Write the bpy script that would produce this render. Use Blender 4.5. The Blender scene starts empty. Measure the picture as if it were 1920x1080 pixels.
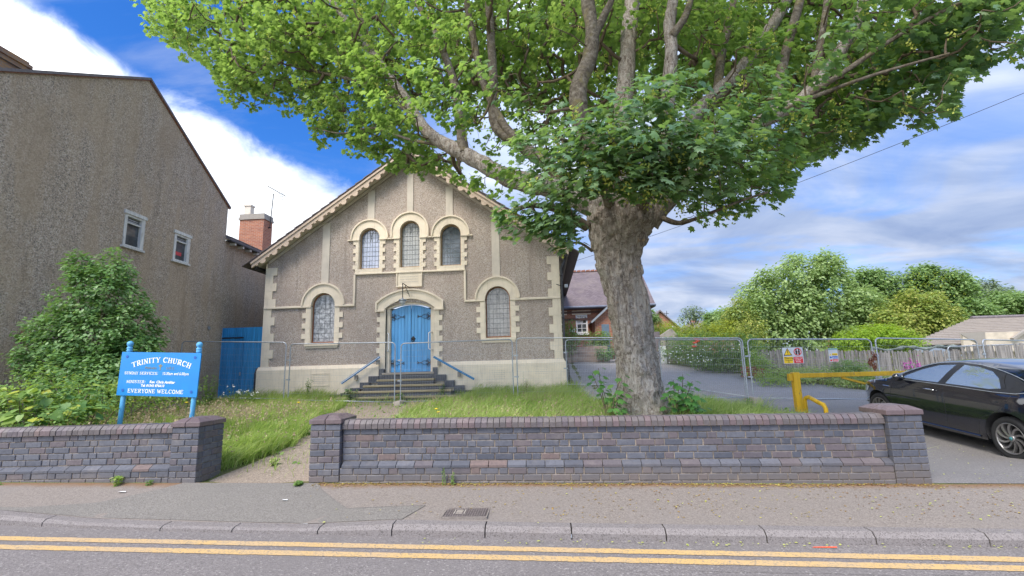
import bpy, math, random
import numpy as np
from math import sin, cos, pi, radians, sqrt, atan2
from mathutils import Vector, Matrix, noise
from mathutils.geometry import delaunay_2d_cdt

random.seed(7)
RNG = np.random.default_rng(7)
SC = bpy.context.scene
COL = SC.collection

# ------------------------------------------------------------------ camera
EYE = Vector((0.0, 0.0, 1.5))
FPX = 880.0
ROT = (Matrix.Rotation(radians(3.7), 3, 'Z') @ Matrix.Rotation(pi / 2 + radians(9.5), 3, 'X') @ Matrix.Rotation(-radians(1.6), 3, 'Z'))
cam_data = bpy.data.cameras.new('camera')
cam_data.sensor_width = 36.0
cam_data.lens = FPX / 1920 * 36
cam_data.clip_start = 0.05
cam_data.clip_end = 2000
cam = bpy.data.objects.new('camera', cam_data)
COL.objects.link(cam)
cam.matrix_world = Matrix.Translation(EYE) @ ROT.to_4x4()
SC.camera = cam


def ray(px, py):
    return ROT @ Vector(((px - 960) / FPX, (540 - py) / FPX, -1.0))


def A(px, py, Y):                      # point at depth Y seen along a sight line
    d = ray(px, py)
    return EYE + d * (Y / d.y)


def AX(px, py, X):
    d = ray(px, py)
    return EYE + d * (X / d.x)


def AZ(px, py, Z):
    d = ray(px, py)
    return EYE + d * ((Z - EYE.z) / d.z)


RT = np.array(ROT).T


def proj(P):                            # numpy (n,3) -> px,py
    q = (np.asarray(P) - np.array(EYE)) @ RT.T
    w = np.maximum(-q[:, 2], 1e-3)
    return 960 + FPX * q[:, 0] / w, 540 - FPX * q[:, 1] / w, -q[:, 2]


# ------------------------------------------------------------------ light
SUN_DIR = Vector((-0.5, -1.0, 1.7)).normalized()     # towards the sun
SUN_EL = math.asin(SUN_DIR.z)
SUN_AZ = atan2(SUN_DIR.x, SUN_DIR.y)
sd = bpy.data.lights.new('sun', 'SUN')
sd.energy = 2.5
sd.angle = radians(26)
sd.color = (1.0, 0.93, 0.84)
sun = bpy.data.objects.new('sun', sd)
COL.objects.link(sun)
sun.rotation_euler = (-SUN_DIR).to_track_quat('-Z', 'Y').to_euler()

SC.view_settings.view_transform = 'Standard'
SC.view_settings.look = 'None'
SC.view_settings.exposure = 1.1
SC.view_settings.gamma = 1.0
SC.view_settings.use_curve_mapping = False
SC.render.engine = 'CYCLES'
SC.cycles.max_bounces = 6
SC.cycles.transparent_max_bounces = 6
SC.cycles.use_denoising = True

world = bpy.data.worlds.new('World')
SC.world = world
world.use_nodes = True


class NT:
    """small node helper"""
    def __init__(self, tree):
        self.t = tree
        self.n = tree.nodes
        self.l = tree.links

    def put(self, sock, v):
        if isinstance(v, bpy.types.NodeSocket):
            self.l.new(v, sock)
        elif v is not None:
            if isinstance(v, (tuple, list)) and sock.type == 'RGBA' and len(v) == 3:
                v = (*v, 1)
            sock.default_value = v

    def node(self, kind, **kw):
        nd = self.n.new(kind)
        for k, v in kw.items():
            setattr(nd, k, v)
        return nd

    def math(self, op, a, b=None, c=None, clamp=False):
        nd = self.node('ShaderNodeMath', operation=op)
        nd.use_clamp = clamp
        self.put(nd.inputs[0], a)
        if b is not None:
            self.put(nd.inputs[1], b)
        if c is not None:
            self.put(nd.inputs[2], c)
        return nd.outputs[0]

    def vmath(self, op, a, b=None):
        nd = self.node('ShaderNodeVectorMath', operation=op)
        self.put(nd.inputs[0], a)
        if b is not None:
            self.put(nd.inputs[1], b)
        return nd.outputs['Value' if op == 'DOT_PRODUCT' else 'Vector']

    def mix(self, f, a, b, mode='MIX'):
        nd = self.node('ShaderNodeMix', data_type='RGBA', blend_type=mode)
        nd.clamp_factor = True
        self.put(nd.inputs[0], f)
        self.put(nd.inputs[6], a)
        self.put(nd.inputs[7], b)
        return nd.outputs[2]

    def ramp(self, f, stops, interp='LINEAR'):
        nd = self.node('ShaderNodeValToRGB')
        cr = nd.color_ramp
        cr.interpolation = interp
        while len(cr.elements) < len(stops):
            cr.elements.new(0.5)
        for e, (p, c) in zip(cr.elements, stops):
            e.position = p
            e.color = (*c, 1) if len(c) == 3 else c
        self.put(nd.inputs[0], f)
        return nd.outputs[0]

    def smooth(self, v, lo, hi, a=0.0, b=1.0):
        nd = self.node('ShaderNodeMapRange', interpolation_type='SMOOTHSTEP')
        self.put(nd.inputs[0], v)
        for i, q in enumerate((lo, hi, a, b)):
            nd.inputs[i + 1].default_value = q
        return nd.outputs[0]

    def noise(self, vec, scale, detail=3, rough=0.55, dist=0.0, out='Fac'):
        nd = self.node('ShaderNodeTexNoise')
        self.put(nd.inputs['Vector'], vec)
        nd.inputs['Scale'].default_value = scale
        nd.inputs['Detail'].default_value = detail
        nd.inputs['Roughness'].default_value = rough
        nd.inputs['Distortion'].default_value = dist
        return nd.outputs[out]

    def voro(self, vec, scale, out='Color', feature='F1', rnd=1.0):
        nd = self.node('ShaderNodeTexVoronoi', feature=feature)
        self.put(nd.inputs['Vector'], vec)
        nd.inputs['Scale'].default_value = scale
        nd.inputs['Randomness'].default_value = rnd
        return nd.outputs[out]

    def mapping(self, vec, scale=(1, 1, 1), rot=(0, 0, 0), loc=(0, 0, 0)):
        nd = self.node('ShaderNodeMapping')
        self.put(nd.inputs[0], vec)
        nd.inputs['Scale'].default_value = scale
        nd.inputs['Rotation'].default_value = rot
        nd.inputs['Location'].default_value = loc
        return nd.outputs[0]


# sky: Nishita with cloud banks laid out by direction
W = NT(world.node_tree)
W.n.clear()
tc = W.node('ShaderNodeTexCoord')
D = W.vmath('NORMALIZE', tc.outputs['Generated'])
sky = W.node('ShaderNodeTexSky', sky_type='NISHITA', sun_disc=False)
sky.sun_elevation = SUN_EL
sky.sun_rotation = SUN_AZ
sky.air_density = 1.0
sky.dust_density = 0.35
sky.ozone_density = 2.6
hs = W.node('ShaderNodeHueSaturation')
hs.inputs['Saturation'].default_value = 1.32
hs.inputs['Value'].default_value = 1.0
W.l.new(sky.outputs[0], hs.inputs['Color'])
sepd = W.node('ShaderNodeSeparateXYZ')
W.l.new(D, sepd.inputs[0])
zc = W.math('MAXIMUM', sepd.outputs[2], 0.0)
den = W.math('ADD', zc, 0.16)
comb = W.node('ShaderNodeCombineXYZ')
W.put(comb.inputs[0], W.math('DIVIDE', sepd.outputs[0], den))
W.put(comb.inputs[1], W.math('DIVIDE', sepd.outputs[1], den))
comb.inputs[2].default_value = 0.0
CP = comb.outputs[0]
n_big = W.noise(CP, 0.9, 6, 0.55, 0.3)
n_edge = W.noise(D, 7.0, 8, 0.62, 0.4)
n_edge = W.math('SUBTRACT', n_edge, 0.5)


def plane_side(p1, p2):
    n = ray(*p1).cross(ray(*p2)).normalized()
    return tuple(n)


sA = W.vmath('DOT_PRODUCT', D, plane_side((250, 130), (650, 352)))
# positive on one side; make the cloud lie below the line
nA = Vector(plane_side((250, 130), (650, 352)))
sgnA = 1.0 if ray(400, 450).normalized().dot(nA) > 0 else -1.0
sA = W.math('MULTIPLY', sA, sgnA)
# the bank bulges: its edge bows
sA = W.math('ADD', sA, W.math('MULTIPLY', n_edge, 0.13))
mA = W.smooth(sA, -0.012, 0.05)
nB = Vector(plane_side((0, -14), (210, 172)))
sgnB = 1.0 if ray(20, 120).normalized().dot(nB) > 0 else -1.0
sB = W.math('MULTIPLY', W.vmath('DOT_PRODUCT', D, tuple(nB)), sgnB)
sB = W.math('ADD', sB, W.math('MULTIPLY', n_edge, 0.10))
mB = W.smooth(sB, -0.04, 0.07)
leftish = ray(700, 300).normalized()
sidev = Vector((leftish.y, -leftish.x, 0)).normalized()          # to the right of that azimuth
sR = W.math('ADD', W.vmath('DOT_PRODUCT', D, tuple(sidev)), W.math('MULTIPLY', n_edge, 0.2))
mR = W.smooth(sR, -0.03, 0.22)
# wisps of thin cirrus everywhere
wisp = W.noise(W.mapping(CP, (0.8, 2.6, 1), (0, 0, -0.6)), 1.3, 7, 0.62, 0.8)
mW = W.smooth(wisp, 0.48, 0.82, 0.0, 0.55)
# broken layered cloud on the right
lay = W.noise(W.mapping(CP, (0.75, 1.15, 1), (0, 0, 0.28), (3.1, 1.7, 0)), 1.3, 8, 0.56, 0.6)
mL = W.smooth(lay, 0.34, 0.56)
shade = W.noise(W.mapping(CP, (0.8, 1.3, 1), (0, 0, 0.25), (0.4, 5.2, 0)), 1.3, 7, 0.56, 0.5)
colR = W.ramp(shade, [(0.30, (0.19, 0.26, 0.44)), (0.46, (0.30, 0.37, 0.53)), (0.60, (0.46, 0.51, 0.63)), (0.76, (0.64, 0.67, 0.72))])
colA = W.mix(W.smooth(n_big, 0.35, 0.7), (0.60, 0.63, 0.67), (0.74, 0.75, 0.77))
skyc = W.mix(1.0, hs.outputs[0], (0.098, 0.120, 0.165), 'MULTIPLY')
c0 = W.mix(mW, skyc, (0.36, 0.44, 0.66))
mRL = W.math('MULTIPLY', mR, W.math('ADD', W.math('MULTIPLY', mL, 0.55), 0.42))
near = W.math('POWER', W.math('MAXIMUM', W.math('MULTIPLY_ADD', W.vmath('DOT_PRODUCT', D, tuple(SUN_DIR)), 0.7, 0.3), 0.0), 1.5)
glow = W.math('MULTIPLY_ADD', near, 4.2, 1.0)  # clouds towards the sun, behind the camera, brightened to fill the shade


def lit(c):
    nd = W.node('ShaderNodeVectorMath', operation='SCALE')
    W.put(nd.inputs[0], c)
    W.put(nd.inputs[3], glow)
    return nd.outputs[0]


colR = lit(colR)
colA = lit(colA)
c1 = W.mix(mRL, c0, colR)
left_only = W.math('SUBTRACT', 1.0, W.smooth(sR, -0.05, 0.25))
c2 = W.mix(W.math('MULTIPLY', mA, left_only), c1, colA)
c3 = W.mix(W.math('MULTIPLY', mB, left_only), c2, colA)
# low on the horizon everything pales
c4 = W.mix(W.smooth(sepd.outputs[2], 0.0, 0.12, 0.45, 0.0), c3, (0.52, 0.57, 0.66))
bg = W.node('ShaderNodeBackground')
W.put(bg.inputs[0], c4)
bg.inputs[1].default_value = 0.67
wo = W.node('ShaderNodeOutputWorld')
W.l.new(bg.outputs[0], wo.inputs[0])


# ------------------------------------------------------------------ object helpers
def wm(o):
    m = o.matrix_basis.copy()
    m = Matrix.LocRotScale(o.location, o.rotation_euler, o.scale)
    if o.parent:
        return wm(o.parent) @ o.matrix_parent_inverse @ m
    return m


def attach(o, parent):
    o.parent = parent
    o.matrix_parent_inverse = wm(parent).inverted()


def tag(o, label=None, cat=None, group=None, kind=None):
    for k, v in (('label', label), ('category', cat), ('group', group), ('kind', kind)):
        if v:
            o[k] = v
    return o


def thing(name, label, cat, loc=(0, 0, 0), group=None):
    o = bpy.data.objects.new(name, None)
    o.empty_display_size = 0.1
    COL.objects.link(o)
    o.location = loc
    return tag(o, label, cat, group)


def inst(name, mesh, parent=None, loc=(0, 0, 0), rot=(0, 0, 0), scale=(1, 1, 1)):
    o = bpy.data.objects.new(name, mesh)
    COL.objects.link(o)
    if parent:
        attach(o, parent)
    o.location = loc
    o.rotation_euler = rot
    o.scale = scale
    return o


class MB:
    def __init__(self):
        self.v, self.f, self.m = [], [], []
        self.mi = 0

    def add(self, vs, fs):
        b = len(self.v)
        self.v += [tuple(p) for p in vs]
        self.f += [tuple(b + i for i in f) for f in fs]
        self.m += [self.mi] * len(fs)
        return self

    def box(self, x0, x1, y0, y1, z0, z1):
        return self.add([(x0, y0, z0), (x1, y0, z0), (x1, y1, z0), (x0, y1, z0), (x0, y0, z1), (x1, y0, z1), (x1, y1, z1), (x0, y1, z1)],
                        [(0, 3, 2, 1), (4, 5, 6, 7), (0, 1, 5, 4), (1, 2, 6, 5), (2, 3, 7, 6), (3, 0, 4, 7)])

    def bar(self, a, b, w, h, up=(0, 0, 1)):
        a, b = Vector(a), Vector(b)
        d = (b - a).normalized()
        s = d.cross(Vector(up))
        if s.length < 1e-4:
            s = d.cross(Vector((0, 1, 0)))
        s.normalize()
        u = s.cross(d).normalized()
        vs = []
        for p in (a, b):
            for i, j in ((-1, -1), (1, -1), (1, 1), (-1, 1)):
                vs.append(p + s * (i * w / 2) + u * (j * h / 2))
        return self.add(vs, [(0, 1, 2, 3), (7, 6, 5, 4), (0, 4, 5, 1), (1, 5, 6, 2), (2, 6, 7, 3), (3, 7, 4, 0)])

    def tube(self, pts, rad, n=8, cap=True):
        pts = [Vector(p) for p in pts]
        if not hasattr(rad, '__len__'):
            rad = [rad] * len(pts)
        b0 = len(self.v)
        ref = Vector((0.13, 0.21, 0.97))
        prev = None
        for i, p in enumerate(pts):
            d = (pts[min(i + 1, len(pts) - 1)] - pts[max(i - 1, 0)]).normalized()
            if prev is None:
                s = d.cross(ref)
                if s.length < 0.1:
                    s = d.cross(Vector((1, 0, 0)))
            else:
                s = prev - d * prev.dot(d)
            s.normalize()
            prev = s
            u = d.cross(s)
            for k in range(n):
                a = 2 * pi * k / n
                self.v.append(tuple(p + (s * cos(a) + u * sin(a)) * rad[i]))
        for i in range(len(pts) - 1):
            for k in range(n):
                a, b = b0 + i * n + k, b0 + i * n + (k + 1) % n
                self.f.append((a, b, b + n, a + n))
                self.m.append(self.mi)
        if cap:
            self.f.append(tuple(b0 + n - 1 - k for k in range(n)))
            self.f.append(tuple(b0 + (len(pts) - 1) * n + k for k in range(n)))
            self.m += [self.mi] * 2
        return self

    def lathe(self, prof, c, n=16, caps=True):           # prof list of (r, z)
        b0 = len(self.v)
        c = Vector(c)
        for r, z in prof:
            for k in range(n):
                a = 2 * pi * k / n
                self.v.append((c.x + r * cos(a), c.y + r * sin(a), c.z + z))
        for i in range(len(prof) - 1):
            for k in range(n):
                a, b = b0 + i * n + k, b0 + i * n + (k + 1) % n
                self.f.append((a, b, b + n, a + n))
                self.m.append(self.mi)
        if caps:
            self.f.append(tuple(b0 + n - 1 - k for k in range(n)))
            self.f.append(tuple(b0 + (len(prof) - 1) * n + k for k in range(n)))
            self.m += [self.mi] * 2
        return self

    def prism_xz(self, poly, y0, y1):          # polygon in x,z (ccw seen from -y) extruded y0..y1
        n = len(poly)
        vs = [(x, y0, z) for x, z in poly] + [(x, y1, z) for x, z in poly]
        fs = [tuple(range(n)), tuple(range(2 * n - 1, n - 1, -1))]
        fs += [(i, i + n, (i + 1) % n + n, (i + 1) % n) for i in range(n)]
        return self.add(vs, fs)

    def sheet_xz(self, outer, holes, y0, y1):  # plate with holes
        loops = [outer] + holes
        pts, edges = [], []
        for lp in loops:
            b = len(pts)
            pts += [Vector(p) for p in lp]
            edges += [(b + i, b + (i + 1) % len(lp)) for i in range(len(lp))]
        vo, _e, fo, *_ = delaunay_2d_cdt(pts, edges, [], 1, 1e-6)

        def inside(p, lp):
            c = False
            for i in range(len(lp)):
                x1, y1_ = lp[i]
                x2, y2_ = lp[(i + 1) % len(lp)]
                if (y1_ > p[1]) != (y2_ > p[1]) and p[0] < (x2 - x1) * (p[1] - y1_) / (y2_ - y1_) + x1:
                    c = not c
            return c
        keep = []
        for f in fo:
            cx = sum(vo[i][0] for i in f) / len(f)
            cz = sum(vo[i][1] for i in f) / len(f)
            if inside((cx, cz), outer) and not any(inside((cx, cz), h) for h in holes):
                keep.append(f)
        n = len(vo)
        vs = [(p[0], y0, p[1]) for p in vo] + [(p[0], y1, p[1]) for p in vo]
        fs = [tuple(f) for f in keep] + [tuple(i + n for i in reversed(f)) for f in keep]
        self.add(vs, fs)
        for lp in loops:
            m = len(lp)
            self.add([(x, y0, z) for x, z in lp] + [(x, y1, z) for x, z in lp],
                     [(i, i + m, (i + 1) % m + m, (i + 1) % m) for i in range(m)])
        return self

    def mesh(self, name, mats, smooth=False):
        me = bpy.data.meshes.new(name)
        me.from_pydata(self.v, [], self.f)
        if not isinstance(mats, (list, tuple)):
            mats = [mats]
        for m in mats:
            me.materials.append(m)
        if len(mats) > 1:
            me.polygons.foreach_set('material_index', self.m)
        if smooth:
            me.polygons.foreach_set('use_smooth', [True] * len(self.f))
        me.update()
        return me

    def build(self, name, mats, parent=None, smooth=False, bevel=0.0, **t):
        me = self.mesh(name, mats, smooth)
        o = inst(name, me, parent)
        if bevel:
            b = o.modifiers.new('b', 'BEVEL')
            b.width = bevel
            b.segments = 2
            b.limit_method = 'ANGLE'
        if t:
            tag(o, **t)
        return o


def fast_mesh(name, verts, faces, mats, midx=None, smooth=False):
    """numpy verts (n,3), faces (m,k)"""
    me = bpy.data.meshes.new(name)
    nf, k = faces.shape
    me.vertices.add(len(verts))
    me.vertices.foreach_set('co', np.ascontiguousarray(verts, dtype=np.float32).ravel())
    me.loops.add(nf * k)
    me.loops.foreach_set('vertex_index', np.ascontiguousarray(faces, dtype=np.int32).ravel())
    me.polygons.add(nf)
    me.polygons.foreach_set('loop_start', np.arange(0, nf * k, k, dtype=np.int32))
    me.polygons.foreach_set('loop_total', np.full(nf, k, dtype=np.int32))
    for m in (mats if isinstance(mats, (list, tuple)) else [mats]):
        me.materials.append(m)
    if midx is not None:
        me.polygons.foreach_set('material_index', midx.astype(np.int32))
    if smooth:
        me.polygons.foreach_set('use_smooth', np.ones(nf, dtype=bool))
    me.update(calc_edges=True)
    return me


# ------------------------------------------------------------------ materials
def material(name, rough=0.8, spec=0.5, metallic=0.0):
    m = bpy.data.materials.new(name)
    m.use_nodes = True
    t = NT(m.node_tree)
    b = t.n['Principled BSDF']
    b.inputs['Roughness'].default_value = rough
    b.inputs['Specular IOR Level'].default_value = spec
    b.inputs['Metallic'].default_value = metallic
    t.b = b
    t.obj = t.node('ShaderNodeTexCoord').outputs['Object']
    t.geo = t.node('ShaderNodeNewGeometry')
    t.pos = t.geo.outputs['Position']
    t.isl = t.geo.outputs['Random Per Island']
    t.rnd = t.node('ShaderNodeObjectInfo').outputs['Random']
    return m, t


def bump(t, h, strength=0.3, dist=0.01):
    nd = t.node('ShaderNodeBump')
    nd.inputs['Strength'].default_value = strength
    nd.inputs['Distance'].default_value = dist
    t.put(nd.inputs['Height'], h)
    t.l.new(nd.outputs[0], t.b.inputs['Normal'])


def plain(name, col, rough=0.6, spec=0.5, metallic=0.0, vary=0.12, scale=6.0, bmp=0.0):
    m, t = material(name, rough, spec, metallic)
    n = t.noise(t.pos, scale, 5, 0.65)
    lo = tuple(c * (1 - vary) for c in col)
    hi = tuple(min(1, c * (1 + vary)) for c in col)
    t.put(t.b.inputs['Base Color'], t.mix(t.smooth(n, 0.3, 0.7), lo, hi))
    if bmp:
        bump(t, t.noise(t.pos, scale * 12, 3), bmp, 0.004)
    return m


def pebbledash(name, cols, scale=48.0, stain=0.35, bs=0.9, streak=(0.5, 0.5, 0.5)):
    m, t = material(name, 0.92, 0.25)
    v = t.voro(t.pos, scale, 'Color')
    s = t.node('ShaderNodeSeparateColor')
    t.put(s.inputs[0], v)
    base = t.ramp(s.outputs[0], cols, 'LINEAR')
    fine = t.noise(t.pos, scale * 2.2, 3, 0.7)
    base = t.mix(0.28, base, t.mix(fine, (0.12, 0.105, 0.09), (0.62, 0.56, 0.48)))
    big = t.noise(t.mapping(t.pos, (1, 1, 0.22)), 1.6, 7, 0.66, 0.5)
    base = t.mix(t.smooth(big, 0.40, 0.62, 0.0, stain * 1.3), base, streak)
    wet = t.noise(t.mapping(t.pos, (1, 1, 0.10)), 3.4, 5, 0.6, 0.3)
    base = t.mix(t.smooth(wet, 0.55, 0.74, 0.0, stain * 1.2), base, tuple(c * 0.42 for c in streak))
    grime = t.noise(t.pos, 0.55, 4, 0.6)
    base = t.mix(t.smooth(grime, 0.42, 0.75, 0, stain * 0.7), base, tuple(c * 0.5 for c in streak))
    t.put(t.b.inputs['Base Color'], base)
    bump(t, t.math('ADD', t.voro(t.pos, scale, 'Distance'), fine), bs, 0.012)
    return m


M = {}
def weathering(mat, z0, z1, col, amt, sc=3.0):
    t = NT(mat.node_tree)
    b = t.n['Principled BSDF']
    src = b.inputs['Base Color'].links[0].from_socket
    g_ = t.node('ShaderNodeNewGeometry').outputs['Position']
    sp_ = t.node('ShaderNodeSeparateXYZ')
    t.put(sp_.inputs[0], g_)
    hgt = t.math('ADD', sp_.outputs[2], t.math('MULTIPLY', t.noise(g_, sc, 5, .65), (z1 - z0)))
    t.put(b.inputs['Base Color'], t.mix(t.smooth(hgt, z0 + (z1 - z0) * .45, z1 + (z1 - z0) * .45, amt, 0.0), src, col))


M['pebble'] = pebbledash('pebbledash_light', [(0.0, (0.19, 0.15, 0.125)), (0.3, (0.42, 0.33, 0.265)), (0.55, (0.53, 0.43, 0.35)), (0.8, (0.62, 0.53, 0.455)), (1.0, (0.72, 0.66, 0.61))], 50, 0.3, 0.7, (0.42, 0.335, 0.28))
M['rough'] = pebbledash('roughcast_dark', [(0.0, (0.13, 0.105, 0.08)), (0.35, (0.37, 0.28, 0.205)), (0.7, (0.52, 0.40, 0.295)), (1.0, (0.66, 0.55, 0.45))], 36, 0.38, 0.9, (0.47, 0.345, 0.225))


weathering(M['rough'], .4, 2.6, (0.17, 0.14, 0.10), .55, 1.2)


def mk_stone(name, col, grime=0.55):
    m, t = material(name, 0.85, 0.3)
    n = t.noise(t.pos, 2.2, 6, 0.6)
    f = t.noise(t.pos, 60, 3, 0.6)
    drip = t.noise(t.mapping(t.pos, (7, 7, 0.7)), 1.5, 5, 0.65)
    c = t.mix(t.smooth(n, 0.3, 0.75), col, tuple(q * 0.86 for q in col))
    c = t.mix(t.smooth(drip, 0.5, 0.8, 0, grime), c, (col[0] * 0.55, col[1] * 0.52, col[2] * 0.48))
    c = t.mix(t.smooth(f, 0.3, 0.7, 0, 0.12), c, (0.25, 0.22, 0.18))
    t.put(t.b.inputs['Base Color'], c)
    bump(t, f, 0.25, 0.004)
    return m


M['cream'] = mk_stone('cream_painted_stone', (0.86, 0.745, 0.575), .42)
M['cream2'] = mk_stone('cream_render_strip', (0.66, 0.59, 0.49), 0.45)
M['barge'] = mk_stone('weathered_bargeboard', (0.66, 0.52, 0.40), 0.55)
weathering(M['cream'], .45, 1.1, (0.33, 0.28, 0.20), .38)          # green-brown damp at the foot of the plinth
M['capstone'] = mk_stone('chimney_stone', (0.32, 0.29, 0.25), 0.4)
M['step'] = mk_stone('mossy_step_edge', (0.33, 0.28, 0.17), 0.6)
M['concrete'] = mk_stone('worn_concrete', (0.36, 0.32, 0.27), 0.4)


def mk_wood(name, col, scale=30, vary=0.35, rough=0.7, peel=None):
    m, t = material(name, rough, 0.35)
    g = t.noise(t.mapping(t.pos, (1, 1, 0.06)), scale, 5, 0.6)
    c = t.mix(t.smooth(g, 0.3, 0.7), tuple(q * (1 - vary) for q in col), tuple(min(1, q * (1 + vary * 0.5)) for q in col))
    if peel:
        p = t.noise(t.mapping(t.pos, (1, 1, 0.35)), 14, 6, 0.7)
        c = t.mix(t.smooth(p, 0.56, 0.68, 0, 0.85), c, peel)
    r = t.math('MULTIPLY_ADD', t.rnd, 0.22, 0.89)
    sc = t.node('ShaderNodeVectorMath', operation='SCALE')
    t.put(sc.inputs[0], c)
    t.put(sc.inputs[3], r)
    t.put(t.b.inputs['Base Color'], sc.outputs[0])
    bump(t, g, 0.3, 0.004)
    return m


M['bluedoor'] = mk_wood('sky_blue_door_paint', (0.11, 0.38, 0.72), 18, 0.18, 0.42)
M['bluegate'] = mk_wood('blue_gate_paint', (0.035, 0.27, 0.55), 16, 0.22, 0.5)
M['sign'] = plain('sign_blue', (0.0, 0.19, 0.50), 0.45, vary=0.05, scale=3)
M['signdark'] = plain('sign_bolt_blue', (0.006, 0.08, 0.35), 0.5)
M['postblue'] = mk_wood('pale_blue_post_paint', (0.09, 0.34, 0.60), 10, 0.12, 0.5, (0.32, 0.36, 0.36))
M['white'] = plain('white_paint', (0.78, 0.78, 0.77), 0.5, vary=0.08)
M['whiteworn'] = mk_wood('peeling_white_paint', (0.62, 0.60, 0.56), 25, 0.2, 0.7, (0.26, 0.21, 0.16))
M['frame'] = mk_wood('tan_window_frame', (0.42, 0.28, 0.16), 22, 0.25, 0.6)
M['redframe'] = mk_wood('brown_window_frame', (0.33, 0.15, 0.075), 22, 0.25, 0.6)
M['iron'] = plain('black_iron', (0.025, 0.024, 0.026), 0.5, 0.5, 0.2)
M['gold'] = plain('faded_gold', (0.30, 0.24, 0.08), 0.6)
M['faded'] = plain('faded_lettering', (0.04, 0.20, 0.33), 0.6)
M['lead'] = plain('lead_came', (0.13, 0.135, 0.14), 0.6)
M['galv'] = plain('galvanised_steel', (0.36, 0.385, 0.41), 0.42, 0.5, 0.55, 0.18, 30)
M['yellow'] = mk_wood('yellow_barrier_paint', (0.60, 0.36, 0.015), 9, 0.22, 0.55, (0.22, 0.15, 0.06))
M['fence'] = mk_wood('weathered_paling', (0.27, 0.245, 0.225), 20, 0.5, 0.9)
M['darkroof'] = plain('slate_roof', (0.15, 0.125, 0.125), 0.7, vary=0.2, scale=9, bmp=0.2)
M['fascia'] = plain('dark_gutter', (0.03, 0.028, 0.028), 0.5)
M['rust'] = plain('rusty_chain', (0.16, 0.055, 0.025), 0.9, vary=0.3, scale=60)
M['rubber'] = plain('tyre_rubber', (0.022, 0.022, 0.023), 0.8, 0.3)
M['blackpipe'] = plain('black_drainpipe', (0.03, 0.029, 0.03), 0.45)
M['mat_dark'] = plain('dark_interior', (0.02, 0.02, 0.022), 0.9)
M['orangewood'] = mk_wood('orange_timber', (0.36, 0.14, 0.05), 20, 0.3)
M['pinkcloth'] = plain('red_bow', (0.5, 0.05, 0.06), 0.7)


def mk_glass(name, col, rough=0.12, mottled=False, c2=(0.5, 0.52, 0.55)):
    m, t = material(name, rough, 0.8)
    n = t.noise(t.pos, 3.0, 4, 0.6)
    c = t.mix(t.smooth(n, 0.3, 0.7), col, c2)
    if mottled:
        c = t.mix(t.smooth(t.noise(t.mapping(t.pos, (6, 6, 5)), 1.5, 5, 0.7), 0.35, 0.65), col, c2)
    t.put(t.b.inputs['Base Color'], c)
    bump(t, t.noise(t.pos, 5, 2), 0.06, 0.02)
    return m


M['glass_a'] = mk_glass('painted_sky_glass', (0.27, 0.32, 0.45), 0.08, False, (0.42, 0.46, 0.60))  # pale blue base colour stands in for reflected sky
M['glass_b'] = mk_glass('grey_obscured_glass', (0.26, 0.27, 0.26), 0.25, False, (0.38, 0.38, 0.36))
M['glass_c'] = mk_glass('dark_leaded_glass', (0.075, 0.095, 0.12), 0.1, False, (0.13, 0.16, 0.19))
M['glass_d'] = mk_glass('frosted_glass', (0.19, 0.20, 0.21), 0.3, True, (0.62, 0.63, 0.65))
M['glass_e'] = mk_glass('brownish_leaded_glass', (0.20, 0.19, 0.18), 0.2, False, (0.32, 0.31, 0.30))
M['glass_dark'] = mk_glass('dark_window_glass', (0.03, 0.035, 0.04), 0.05, False, (0.09, 0.10, 0.11))


def mk_brick(name, c1, c2, c3=None, rough=0.55):
    m, t = material(name, rough, 0.5)
    c = t.mix(t.rnd, c1, c2)
    if c3:
        c = t.mix(t.math('GREATER_THAN', t.math('FRACT', t.math('MULTIPLY', t.rnd, 17.3)), 0.90), c, c3)
    n = t.noise(t.pos, 22, 6, 0.68)
    c = t.mix(t.smooth(n, 0.35, 0.75, 0, 0.5), c, tuple(q * 0.55 for q in c1))
    d = t.noise(t.pos, 5, 4, 0.6)
    c = t.mix(t.smooth(d, 0.5, 0.8, 0, 0.35), c, (0.22, 0.19, 0.165))
    sep = t.node('ShaderNodeSeparateXYZ')
    t.put(sep.inputs[0], t.pos)
    low = t.math('ADD', sep.outputs[2], t.math('MULTIPLY', t.noise(t.pos, 1.1, 4, 0.6), 0.22))
    c = t.mix(t.smooth(low, 0.28, 0.52, 0.62, 0.0), c, (0.135, 0.112, 0.095))     # splashed dirt at the foot
    t.put(t.b.inputs['Base Color'], c)
    t.put(t.b.inputs['Roughness'], t.smooth(n, 0.3, 0.8, rough - 0.1, rough + 0.25))
    bump(t, n, 0.35, 0.004)
    return m


M['brick_blue'] = mk_brick('blue_brick', (0.058, 0.063, 0.080), (0.105, 0.109, 0.128), (0.095, 0.082, 0.090))
M['brick_purple'] = mk_brick('purple_brick', (0.090, 0.075, 0.083), (0.120, 0.098, 0.102), (0.14, 0.10, 0.09))
M['brick_cap'] = mk_brick('plum_cap_brick', (0.110, 0.080, 0.082), (0.140, 0.100, 0.100), None, 0.45)
M['brick_cope'] = mk_brick('brown_coping_brick', (0.088, 0.075, 0.075), (0.120, 0.100, 0.096), None, 0.5)
M['mortar'] = plain('lime_mortar', (0.225, 0.185, 0.145), 0.95, vary=0.45, scale=14, bmp=0.4)
M['bluebrickstep'] = mk_brick('step_blue_brick', (0.055, 0.06, 0.075), (0.08, 0.085, 0.10))


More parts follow.
